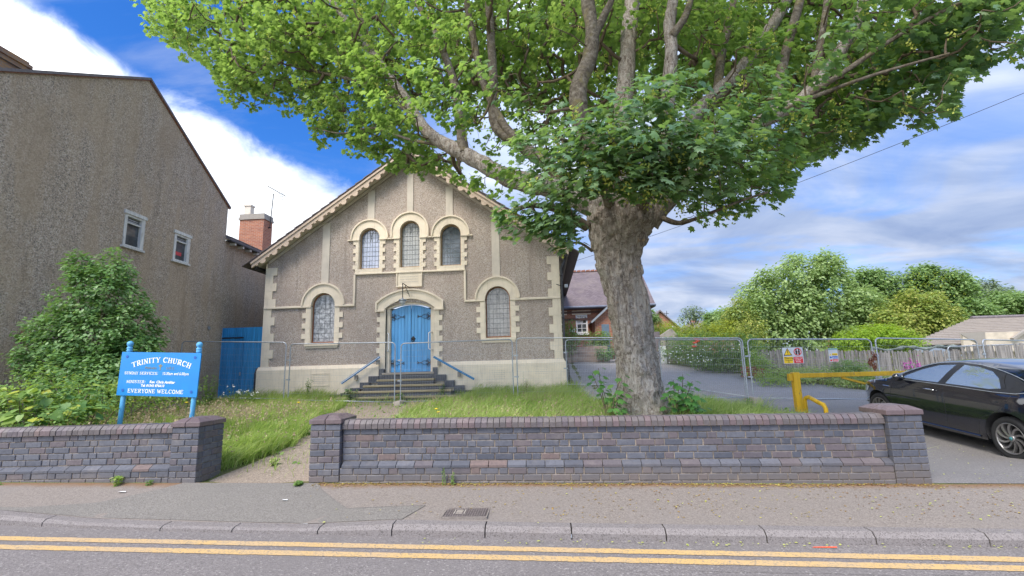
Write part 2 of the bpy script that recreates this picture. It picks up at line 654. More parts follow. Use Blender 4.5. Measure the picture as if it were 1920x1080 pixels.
def mk_facebrick(name, c1, c2, mortar, sc=(4.4, 13.3)):
    """far brickwork: bricks too small to pick apart"""
    m, t = material(name, 0.9, 0.2)
    uv = t.node('ShaderNodeCombineXYZ')
    sep = t.node('ShaderNodeSeparateXYZ')
    t.put(sep.inputs[0], t.pos)
    t.put(uv.inputs[0], t.math('ADD', sep.outputs[0], sep.outputs[1]))
    t.put(uv.inputs[1], sep.outputs[2])
    b = t.node('ShaderNodeTexBrick')
    b.inputs['Scale'].default_value = 1.0
    b.inputs['Brick Width'].default_value = 1 / sc[0]
    b.inputs['Row Height'].default_value = 1 / sc[1]
    b.inputs['Mortar Size'].default_value = 0.008
    b.inputs['Color1'].default_value = (*c1, 1)
    b.inputs['Color2'].default_value = (*c2, 1)
    b.inputs['Mortar'].default_value = (*mortar, 1)
    t.put(b.inputs['Vector'], uv.outputs[0])
    n = t.noise(t.pos, 5, 5, 0.65)
    t.put(t.b.inputs['Base Color'], t.mix(t.smooth(n, 0.45, 0.8, 0, 0.5), b.outputs[0], (0.14, 0.09, 0.07)))
    return m


M['redbrick'] = mk_facebrick('orange_red_brickwork', (0.42, 0.165, 0.09), (0.30, 0.105, 0.065), (0.36, 0.29, 0.23))
M['yellowbrick'] = mk_facebrick('buff_brickwork', (0.33, 0.20, 0.10), (0.20, 0.13, 0.10), (0.20, 0.17, 0.14))


def mk_tarmac(name, col, col2, sc=1.0, specks=True, rough=0.9):
    m, t = material(name, rough, 0.3)
    a = t.voro(t.pos, 95 * sc, 'Color')
    s = t.node('ShaderNodeSeparateColor')
    t.put(s.inputs[0], a)
    c = t.mix(s.outputs[0], tuple(q * 0.72 for q in col), tuple(q * 1.28 for q in col2))
    big = t.noise(t.pos, 0.8, 6, 0.62, 0.6)
    c = t.mix(t.smooth(big, 0.35, 0.7, 0, 0.6), c, tuple(q * 0.86 for q in col2))
    st = t.noise(t.mapping(t.pos, (0.5, 3.5, 1)), 1.6, 5, 0.6)
    c = t.mix(t.smooth(st, 0.55, 0.8, 0, 0.22), c, tuple(q * 0.6 for q in col))
    if specks:
        v = t.voro(t.pos, 75 * sc, 'Color')
        s2 = t.node('ShaderNodeSeparateColor')
        t.put(s2.inputs[0], v)
        c = t.mix(t.smooth(s2.outputs[1], 0.955, 0.985, 0, 0.42), c, (0.42, 0.39, 0.36))
    t.put(t.b.inputs['Base Color'], c)
    bump(t, t.voro(t.pos, 95 * sc, 'Distance'), 0.5, 0.006)
    return m


M['road'] = mk_tarmac('road_asphalt', (0.152, 0.136, 0.130), (0.180, 0.162, 0.154))
M['drive'] = mk_tarmac('driveway_tarmac', (0.225, 0.212, 0.207), (0.265, 0.25, 0.242))
M['lot'] = mk_tarmac('entrance_tarmac', (0.13, 0.12, 0.115), (0.17, 0.155, 0.14))
def darken_near(mat):
    t = NT(mat.node_tree)
    b = t.n['Principled BSDF']
    src = b.inputs['Base Color'].links[0].from_socket
    g_ = t.node('ShaderNodeNewGeometry')
    sp_ = t.node('ShaderNodeSeparateXYZ')
    t.put(sp_.inputs[0], g_.outputs['Position'])
    f_ = t.smooth(t.math('ADD', sp_.outputs[1], t.math('MULTIPLY', t.noise(g_.outputs['Position'], .8, 4), 2.0)), 11.0, 15.5, 0.42, 0.0)
    t.put(b.inputs['Base Color'], t.mix(f_, src, (0.055, 0.050, 0.045)))


darken_near(M['drive'])          # darker towards the street, paler beyond the fence
M['patch'] = mk_tarmac('fresh_footway_patch', (0.152, 0.138, 0.122), (0.184, 0.170, 0.150), 1.3, False)
M['path'] = mk_tarmac('worn_path', (0.20, 0.16, 0.125), (0.27, 0.22, 0.17), 0.9)

# pavement: older tarmac, browner towards the wall
m, t = material('footway_tarmac', 0.9, 0.3)
a = t.voro(t.pos, 90, 'Color')
s = t.node('ShaderNodeSeparateColor')
t.put(s.inputs[0], a)
c = t.mix(s.outputs[0], (0.150, 0.127, 0.108), (0.246, 0.213, 0.184))
big = t.noise(t.pos, 0.9, 6, 0.62, 0.6)
c = t.mix(t.smooth(big, 0.35, 0.7, 0, 0.55), c, (0.190, 0.168, 0.150))
sep = t.node('ShaderNodeSeparateXYZ')
t.put(sep.inputs[0], t.pos)
edge = t.math('ADD', sep.outputs[1], t.math('MULTIPLY', t.noise(t.pos, 6, 5, 0.7), 0.22))
c = t.mix(t.smooth(edge, 5.66, 5.84, 0, 0.9), c, (0.17, 0.095, 0.045))
t.put(t.b.inputs['Base Color'], c)
bump(t, t.voro(t.pos, 90, 'Distance'), 0.5, 0.006)
M['pave'] = m

# kerb
m, t = material('granite_kerb', 0.85, 0.3)
a = t.voro(t.pos, 130, 'Color')
s = t.node('ShaderNodeSeparateColor')
t.put(s.inputs[0], a)
c = t.ramp(s.outputs[0], [(0, (0.10, 0.088, 0.083)), (0.3, (0.175, 0.157, 0.148)), (1, (0.225, 0.202, 0.192))])
c = t.mix(t.smooth(t.noise(t.pos, 5, 6, 0.65), 0.5, 0.8, 0, 0.5), c, (0.16, 0.135, 0.12))
t.put(t.b.inputs['Base Color'], c)
bump(t, a, 0.4, 0.004)
M['kerb'] = m

# yellow line paint worn through
m, t = material('yellow_line_paint', 0.75, 0.3)
w = t.noise(t.pos, 55, 5, 0.7)
c = t.mix(t.smooth(t.noise(t.pos, 1.5, 5, 0.6), 0.35, 0.7), (0.52, 0.34, 0.13), (0.45, 0.32, 0.18))
c = t.mix(t.smooth(w, 0.50, 0.64, 0, 0.9), c, (0.17, 0.155, 0.14))
t.put(t.b.inputs['Base Color'], c)
bump(t, w, 0.4, 0.004)
M['yline'] = m

# earth
m, t = material('turf_earth', 0.95, 0.1)
n = t.noise(t.pos, 1.3, 6, 0.65)
c = t.ramp(n, [(0.3, (0.14, 0.11, 0.06)), (0.5, (0.115, 0.135, 0.04)), (0.7, (0.16, 0.20, 0.05))])
c = t.mix(t.smooth(t.noise(t.pos, 30, 4, 0.7), 0.4, 0.7, 0, 0.6), c, (0.09, 0.075, 0.045))
t.put(t.b.inputs['Base Color'], c)
bump(t, t.noise(t.pos, 25, 4), 0.6, 0.03)
M['earth'] = m

# bark
m, t = material('sycamore_bark', 0.95, 0.15)
q = t.mapping(t.pos, (1, 1, 0.22))
n1 = t.noise(q, 15, 8, 0.72, 1.2)
pl = t.voro(t.mapping(t.pos, (1, 1, 0.34)), 11, 'Distance')
n2 = t.noise(t.pos, 4, 5, 0.6)
c = t.ramp(n1, [(0.32, (0.06, 0.042, 0.03)), (0.42, (0.24, 0.195, 0.155)), (0.56, (0.47, 0.415, 0.355)), (0.75, (0.60, 0.54, 0.46))])
flk = t.voro(t.mapping(t.vmath('ADD', t.pos, t.noise(t.pos, 5, 3, .6, 0, 'Color')), (1, 1, .42)), 13, 'Color')
fs_ = t.node('ShaderNodeSeparateColor')
t.put(fs_.inputs[0], flk)
c = t.mix(t.smooth(fs_.outputs[0], .45, .75, 0, .55), c, (.45, .40, .34))
c = t.mix(t.smooth(fs_.outputs[1], .70, .85, 0, .6), c, (.17, .13, .10))
c = t.mix(t.smooth(n2, 0.5, 0.75, 0, 0.55), c, (0.27, 0.25, 0.21))
c = t.mix(t.smooth(t.noise(t.pos, 6.5, 4, 0.6), 0.66, 0.74, 0, 0.75), c, (0.50, 0.33, 0.20))
c = t.mix(t.smooth(t.noise(t.pos, 2.1, 4, 0.6), 0.55, 0.8, 0, 0.4), c, (0.16, 0.17, 0.09))
t.put(t.b.inputs['Base Color'], c)
bump(t, t.math('ADD', t.math('MULTIPLY', fs_.outputs[0], .5), t.math('ADD', n1, t.math('MULTIPLY', pl, 0.5))), 1.0, 0.06)
M['bark'] = m
m, t = material('smooth_limb_bark', 0.9, 0.2)
n1 = t.noise(t.pos, 14, 7, 0.7, 0.4)
c = t.ramp(n1, [(0.3, (0.05, 0.038, 0.028)), (0.5, (0.14, 0.115, 0.085)), (0.72, (0.28, 0.25, 0.20))])
c = t.mix(t.smooth(t.noise(t.pos, 4, 5, 0.6), 0.52, 0.75, 0, 0.65), c, (0.24, 0.20, 0.07))
t.put(t.b.inputs['Base Color'], c)
bump(t, n1, 0.8, 0.025)
M['limb'] = m
M['twig'] = plain('twig_bark', (0.13, 0.095, 0.06), 0.9, vary=0.3, scale=10)


def mk_leaf(name, cols, trans=0.45, tcol=(0.30, 0.50, 0.04), rough=0.45, src='isl', spec=0.4):
    m, t = material(name, rough, spec)
    r = t.isl if src == 'isl' else t.rnd
    c = t.ramp(r, cols)
    big = t.noise(t.pos, 0.7, 3, 0.5)
    c = t.mix(t.smooth(big, 0.35, 0.7, 0, 0.35), c, tuple(min(1, q * 1.35) for q in cols[-1][1]))
    t.put(t.b.inputs['Base Color'], c)
    tr = t.node('ShaderNodeBsdfTranslucent')
    t.put(tr.inputs[0], t.mix(0.6, c, tcol))
    mx = t.node('ShaderNodeMixShader')
    mx.inputs[0].default_value = trans
    t.l.new(t.b.outputs[0], mx.inputs[1])
    t.l.new(tr.outputs[0], mx.inputs[2])
    t.l.new(mx.outputs[0], t.n['Material Output'].inputs[0])
    return m


SYC = [(0.0, (0.06, 0.14, 0.055)), (0.5, (0.10, 0.20, 0.06)), (0.92, (0.15, 0.26, 0.06)), (1.0, (0.26, 0.34, 0.14))]
M['syc'] = mk_leaf('sycamore_leaf', SYC, 0.48, (0.46, 0.68, 0.09), 0.42)
M['syc1'] = mk_leaf('sycamore_leaf_near', [(0.0, (0.07, 0.155, 0.095)), (0.8, (0.11, 0.21, 0.12)), (0.95, (0.14, 0.25, 0.10)), (1.0, (0.30, 0.38, 0.23))], 0.40, (0.30, 0.52, 0.04), 0.38, 'rnd')  # cooler copy of the leaf; bluish reflected light painted into the colour
M['sycn'] = mk_leaf('sycamore_leaf_front', [(0.0, (0.065, 0.145, 0.085)), (0.6, (0.10, 0.20, 0.105)), (0.9, (0.14, 0.25, 0.09)), (1.0, (0.26, 0.34, 0.18))], 0.42, (0.38, 0.60, 0.07), 0.38)  # same leaf painted bluer on the camera side, imitating reflected skylight
M['keys'] = mk_leaf('samara_keys', [(0, (0.42, 0.48, 0.08)), (1, (0.60, 0.62, 0.16))], 0.4, (0.6, 0.65, 0.1), 0.6)
M['grass'] = mk_leaf('long_grass_blade', [(0, (0.13, 0.24, 0.035)), (0.45, (0.22, 0.36, 0.06)), (0.8, (0.32, 0.43, 0.11)), (1, (0.48, 0.46, 0.22))], 0.45, (0.50, 0.68, 0.12), 0.6)
M['seedgrass'] = mk_leaf('dry_seed_heads', [(0, (0.30, 0.22, 0.13)), (1, (0.48, 0.38, 0.25))], 0.35, (0.5, 0.4, 0.25), 0.8)
M['weed'] = mk_leaf('weed_leaf', [(0, (0.07, 0.15, 0.03)), (0.6, (0.12, 0.22, 0.05)), (1, (0.22, 0.30, 0.08))], 0.4, (0.3, 0.5, 0.06), 0.6)
M['shrub'] = mk_leaf('holly_leaf', [(0, (0.06, 0.13, 0.04)), (0.5, (0.11, 0.23, 0.065)), (0.85, (0.15, 0.28, 0.08)), (1, (0.24, 0.34, 0.14))], 0.35, (0.3, 0.52, 0.08), 0.42, spec=0.4)
M['knot'] = mk_leaf('knotweed_leaf', [(0, (0.07, 0.17, 0.05)), (0.6, (0.13, 0.26, 0.07)), (0.9, (0.22, 0.36, 0.09)), (1, (0.40, 0.42, 0.06))], 0.4, (0.35, 0.5, 0.05), 0.45)
M['lime'] = mk_leaf('lime_hedge_leaf', [(0, (0.14, 0.28, 0.02)), (1, (0.30, 0.42, 0.03))], 0.45, (0.45, 0.6, 0.04), 0.6)
M['goldhedge'] = mk_leaf('golden_hedge_leaf', [(0, (0.15, 0.25, 0.03)), (1, (0.34, 0.38, 0.04))], 0.4, (0.5, 0.5, 0.04), 0.7)
M['tree_a'] = mk_leaf('willow_green_leaf', [(0, (0.15, 0.24, 0.07)), (0.6, (0.25, 0.36, 0.12)), (1, (0.36, 0.45, 0.20))], 0.4, (0.42, 0.58, 0.13), 0.6)
M['tree_b'] = mk_leaf('dark_green_leaf', [(0, (0.10, 0.185, 0.06)), (0.6, (0.17, 0.28, 0.08)), (1, (0.26, 0.35, 0.13))], 0.4, (0.32, 0.50, 0.09), 0.6)
M['tree_c'] = mk_leaf('yellow_green_leaf', [(0, (0.15, 0.22, 0.04)), (0.7, (0.26, 0.34, 0.07)), (1, (0.40, 0.36, 0.09))], 0.4, (0.45, 0.58, 0.09), 0.6)
M['tree_d'] = mk_leaf('grey_green_leaf', [(0, (0.10, 0.15, 0.08)), (1, (0.22, 0.28, 0.17))], 0.35, (0.25, 0.35, 0.12), 0.7)
M['pinkflower'] = plain('magenta_petal', (0.55, 0.06, 0.42), 0.6)
M['redflower'] = plain('orange_red_petal', (0.75, 0.10, 0.03), 0.6)
M['whiteflower'] = plain('white_petal', (0.75, 0.75, 0.68), 0.6)
M['yellowflower'] = plain('yellow_petal', (0.75, 0.55, 0.02), 0.6)

# car paint
m, t = material('black_car_paint', 0.12, 0.6)
t.put(t.b.inputs['Base Color'], (0.006, 0.007, 0.013, 1))
t.b.inputs['Coat Weight'].default_value = 1.0
t.b.inputs['Coat Roughness'].default_value = 0.02
t.b.inputs['Roughness'].default_value = 0.08
M['carpaint'] = m
M['chrome'] = plain('chrome_trim', (0.6, 0.6, 0.62), 0.15, 0.5, 1.0, 0.02)
M['alloy'] = plain('grey_alloy', (0.27, 0.26, 0.26), 0.3, 0.5, 0.75, 0.05)
m, t = material('car_window', 0.03, 0.5)
t.put(t.b.inputs['Base Color'], (0.42, 0.50, 0.55, 1))  # pale blue-grey base colour imitates a bright sky reflection
t.b.inputs['Metallic'].default_value = 0.45
t.b.inputs['Roughness'].default_value = 0.02
t.b.inputs['Specular IOR Level'].default_value = 1.0
t.b.inputs['Coat Weight'].default_value = 1.0
t.b.inputs['Transmission Weight'].default_value = 0.35
t.b.inputs['IOR'].default_value = 1.5
M['carglass'] = m
M['cartrim'] = plain('satin_black_trim', (0.02, 0.02, 0.021), 0.45)
M['headlamp'] = plain('headlamp_lens', (0.45, 0.47, 0.5), 0.1, 0.8)


# ================================================================== TERRAIN
def interp(x, pts):
    if x <= pts[0][0]:
        return pts[0][1]
    for (a, va), (b, vb) in zip(pts, pts[1:]):
        if x <= b:
            return va + (vb - va) * (x - a) / (b - a)
    return pts[-1][1]


def sst(x, a, b):
    t = min(1, max(0, (x - a) / (b - a)))
    return t * t * (3 - 2 * t)


KT = [(-5.9, .10), (-4.7, .045), (-2.35, .045), (-1.46, .10)]         # kerb upstand


def kerb_base_y(x):
    return interp(x, [(-9, 4.95), (-5.64, 4.78), (-3.8, 4.64), (-1.46, 4.55), (.17, 4.49), (2.1, 4.45), (3.77, 4.41), (9, 4.30)])


def road_z(x):
    return -.03 - .012 * x


def kerb_top(x):
    return road_z(x) + interp(x, KT)


def pave_z(x, y):
    ky = kerb_base_y(x) + .15
    t = min(1, max(0, (y - ky) / (5.75 - ky)))
    return kerb_top(x) * (1 - t) + (.154 - .013 * x) * t


def yard_z(x, y):
    base = interp(y, [(5.75, .154 - .013 * x), (6.3, .30), (8.5, .48), (12, .45), (14.8, .42), (16.2, .48), (17.5, .62), (30, 1.1)])
    if y < 9:                       # path gap and left bank
        base -= .10 * math.exp(-((x + 3.6) / .9) ** 2) * (1 - sst(y, 6.2, 9))
    return base


def drive_z(x, y):
    xx = min(x, 9)
    b = interp(y, [(5.75, .154 - .013 * xx), (7.2, .02), (7.8, -.03), (10.2, .13), (12, .25), (13.5, .36), (27, 1.92), (32, 2.1), (60, 2.6), (400, 4)])
    w = sst(x, 8.5, 13)
    lo = interp(y, [(5.75, .05), (13.5, .3), (20, .72), (60, 1.6), (400, 3)])
    return b * (1 - w) + lo * w


def G(x, y):
    if y < 5.75:
        return pave_z(x, y) if y > kerb_base_y(x) + .06 else road_z(x)
    c = interp(y, [(5.75, 4.3), (13, 4.0), (17.5, .5), (60, .5)])
    w = sst(x, c - .9, c + .9)
    z = yard_z(x, y) * (1 - w) + drive_z(x, y) * w
    if y > 25:
        z = z * (1 - sst(y, 25, 40)) + drive_z(max(x, 5), y) * sst(y, 25, 40)
    return z


def sheet(name, xs, ys, zf, mat, xmap=None, **t):
    mb = MB()
    nx = len(xs)
    for y in ys:
        for x in xs:
            X = xmap(x, y) if xmap else x
            mb.v.append((X, y, zf(X, y)))
    for j in range(len(ys) - 1):
        for i in range(nx - 1):
            a = j * nx + i
            mb.f.append((a, a + 1, a + nx + 1, a + nx))
            mb.m.append(0)
    return mb.build(name, mat, smooth=True, kind='structure', **t)


def lin(a, b, n):
    return [a + (b - a) * i / (n - 1) for i in range(n)]


sheet('ground', lin(-60, -14, 6) + lin(-13, 16, 88) + lin(18, 80, 9), lin(5.74, 18, 60) + lin(19, 40, 22) + [50, 70, 120, 300, 900], lambda x, y: G(x, y), M['earth'])
far = sheet('terrain', [-900, -300, -80, -60], [-600, -60, 5.7, 60, 300, 900], lambda x, y: -.3, M['earth'])
far2 = sheet('terrain', [80, 300, 900], [-600, -60, 5.7, 60, 300, 900], lambda x, y: interp(y, [(5.75, -.9), (60, 1.3), (400, 3)]), M['earth'])
sheet('road', lin(-60, 60, 121), [-4.2, -2, 0, 2, 3.4, 4.0], lambda x, y: road_z(x), M['road'])
sheet('road_edge', lin(-30, 30, 121), [0, 1], lambda x, y: road_z(x), M['road'], xmap=None)
bpy.data.objects.remove(bpy.data.objects['road_edge'])
# road margin up to the kerb line
mb = MB()
xs = lin(-30, 30, 121)
for x in xs:
    mb.v += [(x, 4.0, road_z(x)), (x, kerb_base_y(x) + .06, road_z(x))]
for i in range(len(xs) - 1):
    a = 2 * i
    mb.f.append((a, a + 2, a + 3, a + 1))
    mb.m.append(0)
mb.build('road_margin', M['road'], kind='structure')
sheet('far_pavement', lin(-60, 60, 61), [-14, -6, -4.2], lambda x, y: road_z(x) + .1, M['pave'])
sheet('opposite_ground', lin(-60, 60, 5), [-600, -60, -14], lambda x, y: -.05, M['earth'])


def band(name, xs, y0f, y1f, zoff, mat, z=None, wob=0.0, **t):
    mb = MB()
    for i, x in enumerate(xs):
        w0 = wob * (noise.noise(Vector((x * 9, 3.1, 0))) + .7 * noise.noise(Vector((x * 31, 1.7, 0))))
        w1 = wob * (noise.noise(Vector((x * 9, 7.9, 0))) + .7 * noise.noise(Vector((x * 31, 9.1, 0))))
        for y in (y0f(x) + w0, y1f(x) + w1):
            mb.v.append((x, y, (z(x, y) if z else road_z(x)) + zoff))
    for i in range(len(xs) - 1):
        a = 2 * i
        mb.f.append((a, a + 2, a + 3, a + 1))
        mb.m.append(0)
    return mb.build(name, mat, **t)


band('yellow_line', lin(-20, 20, 900), lambda x: 4.215 - .0285 * x, lambda x: 4.315 - .0285 * x, .004, M['yline'], wob=.008, kind='structure')
band('yellow_line', lin(-20, 20, 900), lambda x: 4.03 - .025 * x, lambda x: 4.13 - .025 * x, .004, M['yline'], wob=.009, kind='structure')

# pavement surface (from kerb back to wall line), extends to right entrance
mb = MB()
xs = lin(-30, 30, 121)
ys = lin(0, 1, 8)
for t_ in ys:
    for x in xs:
        y0 = kerb_base_y(x) + .148
        y = y0 + (5.76 - y0) * t_
        mb.v.append((x, y, pave_z(x, y)))
for j in range(7):
    for i in range(120):
        a = j * 121 + i
        mb.f.append((a, a + 1, a + 122, a + 121))
        mb.m.append(0)
mb.build('pavement', M['pave'], smooth=True, kind='structure')


def poly_patch(name, outline, zf, off, mat, step=.35, kind='structure', **t):
    xs_ = [p[0] for p in outline]
    ys_ = [p[1] for p in outline]
    pts = []
    n = len(outline)
    dense = []
    for i in range(n):
        a, b = Vector(outline[i]), Vector(outline[(i + 1) % n])
        k = max(1, int((b - a).length / step))
        for j in range(k):
            dense.append(a.lerp(b, j / k))
    pts = list(dense)
    edges = [(i, (i + 1) % len(dense)) for i in range(len(dense))]
    y = min(ys_) + step / 2
    while y < max(ys_):
        x = min(xs_) + step / 2
        while x < max(xs_):
            pts.append(Vector((x + random.uniform(-.05, .05), y)))
            x += step
        y += step
    vo, _e, fo, *_ = delaunay_2d_cdt(pts, edges, [], 1, 1e-5)
    mb = MB()
    dn = [(p.x, p.y) for p in dense]

    def inside(px, py):
        c = False
        for i in range(len(dn)):
            x1, y1 = dn[i]
            x2, y2 = dn[(i + 1) % len(dn)]
            if (y1 > py) != (y2 > py) and px < (x2 - x1) * (py - y1) / (y2 - y1) + x1:
                c = not c
        return c
    fs = [f for f in fo if inside(sum(vo[i][0] for i in f) / 3, sum(vo[i][1] for i in f) / 3)]
    mb.add([(p[0], p[1], zf(p[0], p[1]) + off) for p in vo], fs)
    return mb.build(name, mat, smooth=True, kind=kind, **t)


DR_L = [(5.76, 4.21), (6.18, 4.21), (6.6, 4.40), (8, 4.9), (10, 5.5), (11.6, 5.8), (12.6, 5.0), (13.2, 3.0), (13.45, 1.3), (15, 1.25), (17.5, 1.05), (27.2, 1.0)]
DR_R = [(27.2, 5.2), (22.8, 5.6), (20, 7.0), (18, 8.1), (16, 8.9), (14.6, 9.7), (13, 12), (9, 14.5), (5.76, 16)]
poly_patch('driveway', [(x, y) for y, x in DR_L] + [(x, y) for y, x in DR_R], G, .005, M['drive'])
PATH = [(-4.30, 5.77), (-4.15, 6.5), (-4.05, 7.5), (-4.3, 8.6), (-4.9, 10), (-5.6, 12.5), (-6.2, 14.5), (-6.6, 15.7), (-3.4, 15.7), (-3.0, 15.2), (-3.4, 13), (-3.1, 10), (-2.9, 8), (-2.8, 6.6), (-2.9, 5.77)]
poly_patch('path', PATH, G, .006, M['path'], .25)
# newer patches of footway tarmac
sheet('subsoil', lin(-60, 60, 5), [-14, 6], lambda x, y: -1.2, M['earth'])
pk = lambda x: kerb_base_y(x) + .16
poly_patch('pavement_patch', [(-6.9, pk(-6.9)), (-5, pk(-5)), (-3, pk(-3)), (-1.42, pk(-1.42)), (-1.28, 5.05), (-2.1, 5.04), (-2.62, 5.55), (-2.75, 5.74), (-4.45, 5.74), (-4.6, 5.55), (-5.0, 5.2), (-5.7, 5.02), (-6.9, 5.0)], pave_z, .004, M['patch'], .3)
band('pavement_crack', lin(-2.62, -1.28, 40), lambda x: interp(x, [(-2.62, 5.55), (-2.1, 5.04), (-1.28, 5.05)]) - .006, lambda x: interp(x, [(-2.62, 5.55), (-2.1, 5.04), (-1.28, 5.05)]) + .000, .006, M['lot'], z=pave_z, wob=.004, kind='structure')

for k_, (ya, sl_) in enumerate(((3.55, -.015), (3.2, .06), (3.9, -.02))):
    band('road_crack', lin(-4 + k_ * 2.5, 1.5 + k_ * 1.4, 160), lambda x: ya + sl_ * x + .05 * noise.noise(Vector((x * 2.2, k_ * 5, 0))), lambda x: ya + sl_ * x + .05 * noise.noise(Vector((x * 2.2, k_ * 5, 0))) + .004 + .004 * noise.noise(Vector((x * 9, 4, 0))), .0045, M['lot'], wob=.0, kind='structure')
# kerb stones, each a stone of its own
kerb = thing('kerb', None, None, (0, 4.5, 0))
kerb['kind'] = 'structure'
edges_px = [-30, -26, -22, -18, -14, -10, -7.6, -6.9, -5.15, -3.80, -3.05, -2.19, -1.47, -.60, .18, 1.00, 1.84, 2.72, 3.60, 4.5, 5.4, 6.3, 7.2, 8.1, 9, 13, 18, 24, 30]
for a, b in zip(edges_px, edges_px[1:]):
    mb = MB()
    g = .006
    n = 5
    for i in range(n + 1):
        x = a + g + (b - a - 2 * g) * i / n
        y = kerb_base_y(x)
        rz, kz = road_z(x), kerb_top(x)
        mb.v += [(x, y, rz - .05), (x, y + .005, rz + (kz - rz) * .55), (x, y + .045, kz - .004), (x, y + .155, kz), (x, y + .155, kz - .12)]
    for i in range(n):
        for k in range(4):
            q = i * 5 + k
            mb.f.append((q, q + 5, q + 6, q + 1))
            mb.m.append(0)
    mb.f.append((0, 1, 2, 3, 4))
    mb.f.append(tuple(n * 5 + k for k in (4, 3, 2, 1, 0)))
    mb.m += [0, 0]
    mb.build('kerb_stone', M['kerb'], kerb)

# manhole cover in the pavement
cv = thing('access_cover', 'rectangular cast iron access cover set into the pavement near the kerb', 'access cover', (-.82, 4.86, pave_z(-.82, 4.86)))
zc_ = pave_z(-.82, 4.86) + .008
ax0, ax1, ay0, ay1 = -1.03, -.62, 4.725, 5.01
MB().box(ax0, ax1, ay0, ay1, zc_ - .02, zc_).build('cover_plate', plain('cast_iron', (0.115, 0.095, 0.088), 0.6, .5, .4, .3, 20), cv)
mb = MB()
for q in ((ax0 - .015, ax1 + .015, ay0 - .018, ay0 - .004), (ax0 - .015, ax1 + .015, ay1 + .004, ay1 + .018), (ax0 - .017, ax0 - .004, ay0, ay1), (ax1 + .004, ax1 + .017, ay0, ay1)):
    mb.box(*q, zc_ - .02, zc_ + .003)
mb.build('cover_frame', M['pave'], cv)
mb = MB()
for i in range(17):
    for j in range(10):
        x = ax0 + .02 + i * .0232
        y = ay0 + .02 + j * .0265
        if 3 <= i <= 7 and 3 <= j <= 7:
            continue
        mb.box(x - .007, x + .007, y - .008, y + .008, zc_, zc_ + .005)
mb.build('raised_studs', plain('worn_iron', (.15, .125, .115), .6, vary=.3, scale=30), cv, kind='stuff')
mb = MB()
for x in (ax0 + .09, ax0 + .19):
    mb.box(x - .005, x + .005, ay0 + .08, ay0 + .21, zc_, zc_ + .006)
for y in (ay0 + .10, ay0 + .145, ay0 + .19):
    mb.box(ax0 + .105, ax0 + .17, y - .006, y + .006, zc_, zc_ + .006)
mb.build('raised_lettering', M['concrete'], cv)


# ================================================================== BRICK WALLS
def brick_mesh(L, Hh, Dp, ch=.005, name='brick'):
    """front-chamfered brick, centre of the front face at the origin, body going back (+y)"""
    mb = MB()
    x, z = L / 2, Hh / 2
    mb.v = [(-x + ch, 0, -z + ch), (x - ch, 0, -z + ch), (x - ch, 0, z - ch), (-x + ch, 0, z - ch),
            (-x, ch, -z), (x, ch, -z), (x, ch, z), (-x, ch, z), (-x, Dp, -z), (x, Dp, -z), (x, Dp, z), (-x, Dp, z)]
    mb.f = [(0, 1, 2, 3), (0, 4, 5, 1), (1, 5, 6, 2), (2, 6, 7, 3), (3, 7, 4, 0), (4, 8, 9, 5), (5, 9, 10, 6), (6, 10, 11, 7), (7, 11, 8, 4)]
    mb.m = [0] * 9
    return mb


BM = {}


def brick_data(L, Hh, Dp, mat):
    k = (round(L, 3), round(Hh, 3), round(Dp, 3), mat)
    if k not in BM:
        BM[k] = brick_mesh(L, Hh, Dp).mesh('brick', M[mat])
    return BM[k]


CRS = .075


def lay(parent, x0, x1, yf, z, kind, face='y', start=0, parts=True, sink=None, purple=.22):
    """one course of bricks along x (or along y for side faces); kind gives the bond"""
    x = x0 + start
    i = 0
    out = []
    while x < x1 - .03:
        L = .222 if (i + kind) % 2 == 0 else .108
        if random.random() < .12:
            L = .222 if L < .2 else .108
        if x == x0 + start and start == 0 and kind % 2:
            L = .108
        L = min(L, x1 - x)
        if x1 - (x + L) < .05:
            L = x1 - x
        mat = 'brick_purple' if random.random() < purple else 'brick_blue'
        jit = random.uniform(-.003, .003)
        cx, w = x + L / 2, L - .010
        out.append((cx, jit, w, mat))
        x += L
        i += 1
    for cx, jit, w, mat in out:
        w = round(w, 2) if parts else w
        me = brick_data(w, .065, .09, mat)
        rz = {'y': 0, '+x': pi / 2, '-x': -pi / 2}[face]
        if face == 'y':
            loc = (cx, yf + jit, z)
        else:
            loc = (yf + jit, cx, z)
        rot = (random.uniform(-.01, .01), random.uniform(-.006, .006), rz)
        if parts:
            inst('brick', me, parent, loc, rot)
        else:
            sink.append((me, loc, rot))
    return out


def join_bricks(sink, parent):
    by = {}
    vs, fs, mi = [], [], []
    mats = ['brick_blue', 'brick_purple']
    mb = MB()
    for me, loc, rot in sink:
        mt = Matrix.LocRotScale(Vector(loc), Matrix.Rotation(rot[2], 3, 'Z').to_euler(), None)
        mb.mi = 0 if me.materials[0] == M['brick_blue'] else 1
        mb.add([mt @ v.co for v in me.vertices], [tuple(p.vertices) for p in me.polygons])
    if sink:
        mb.build('lower_brickwork', [M['brick_blue'], M['brick_purple']], parent, kind='stuff')


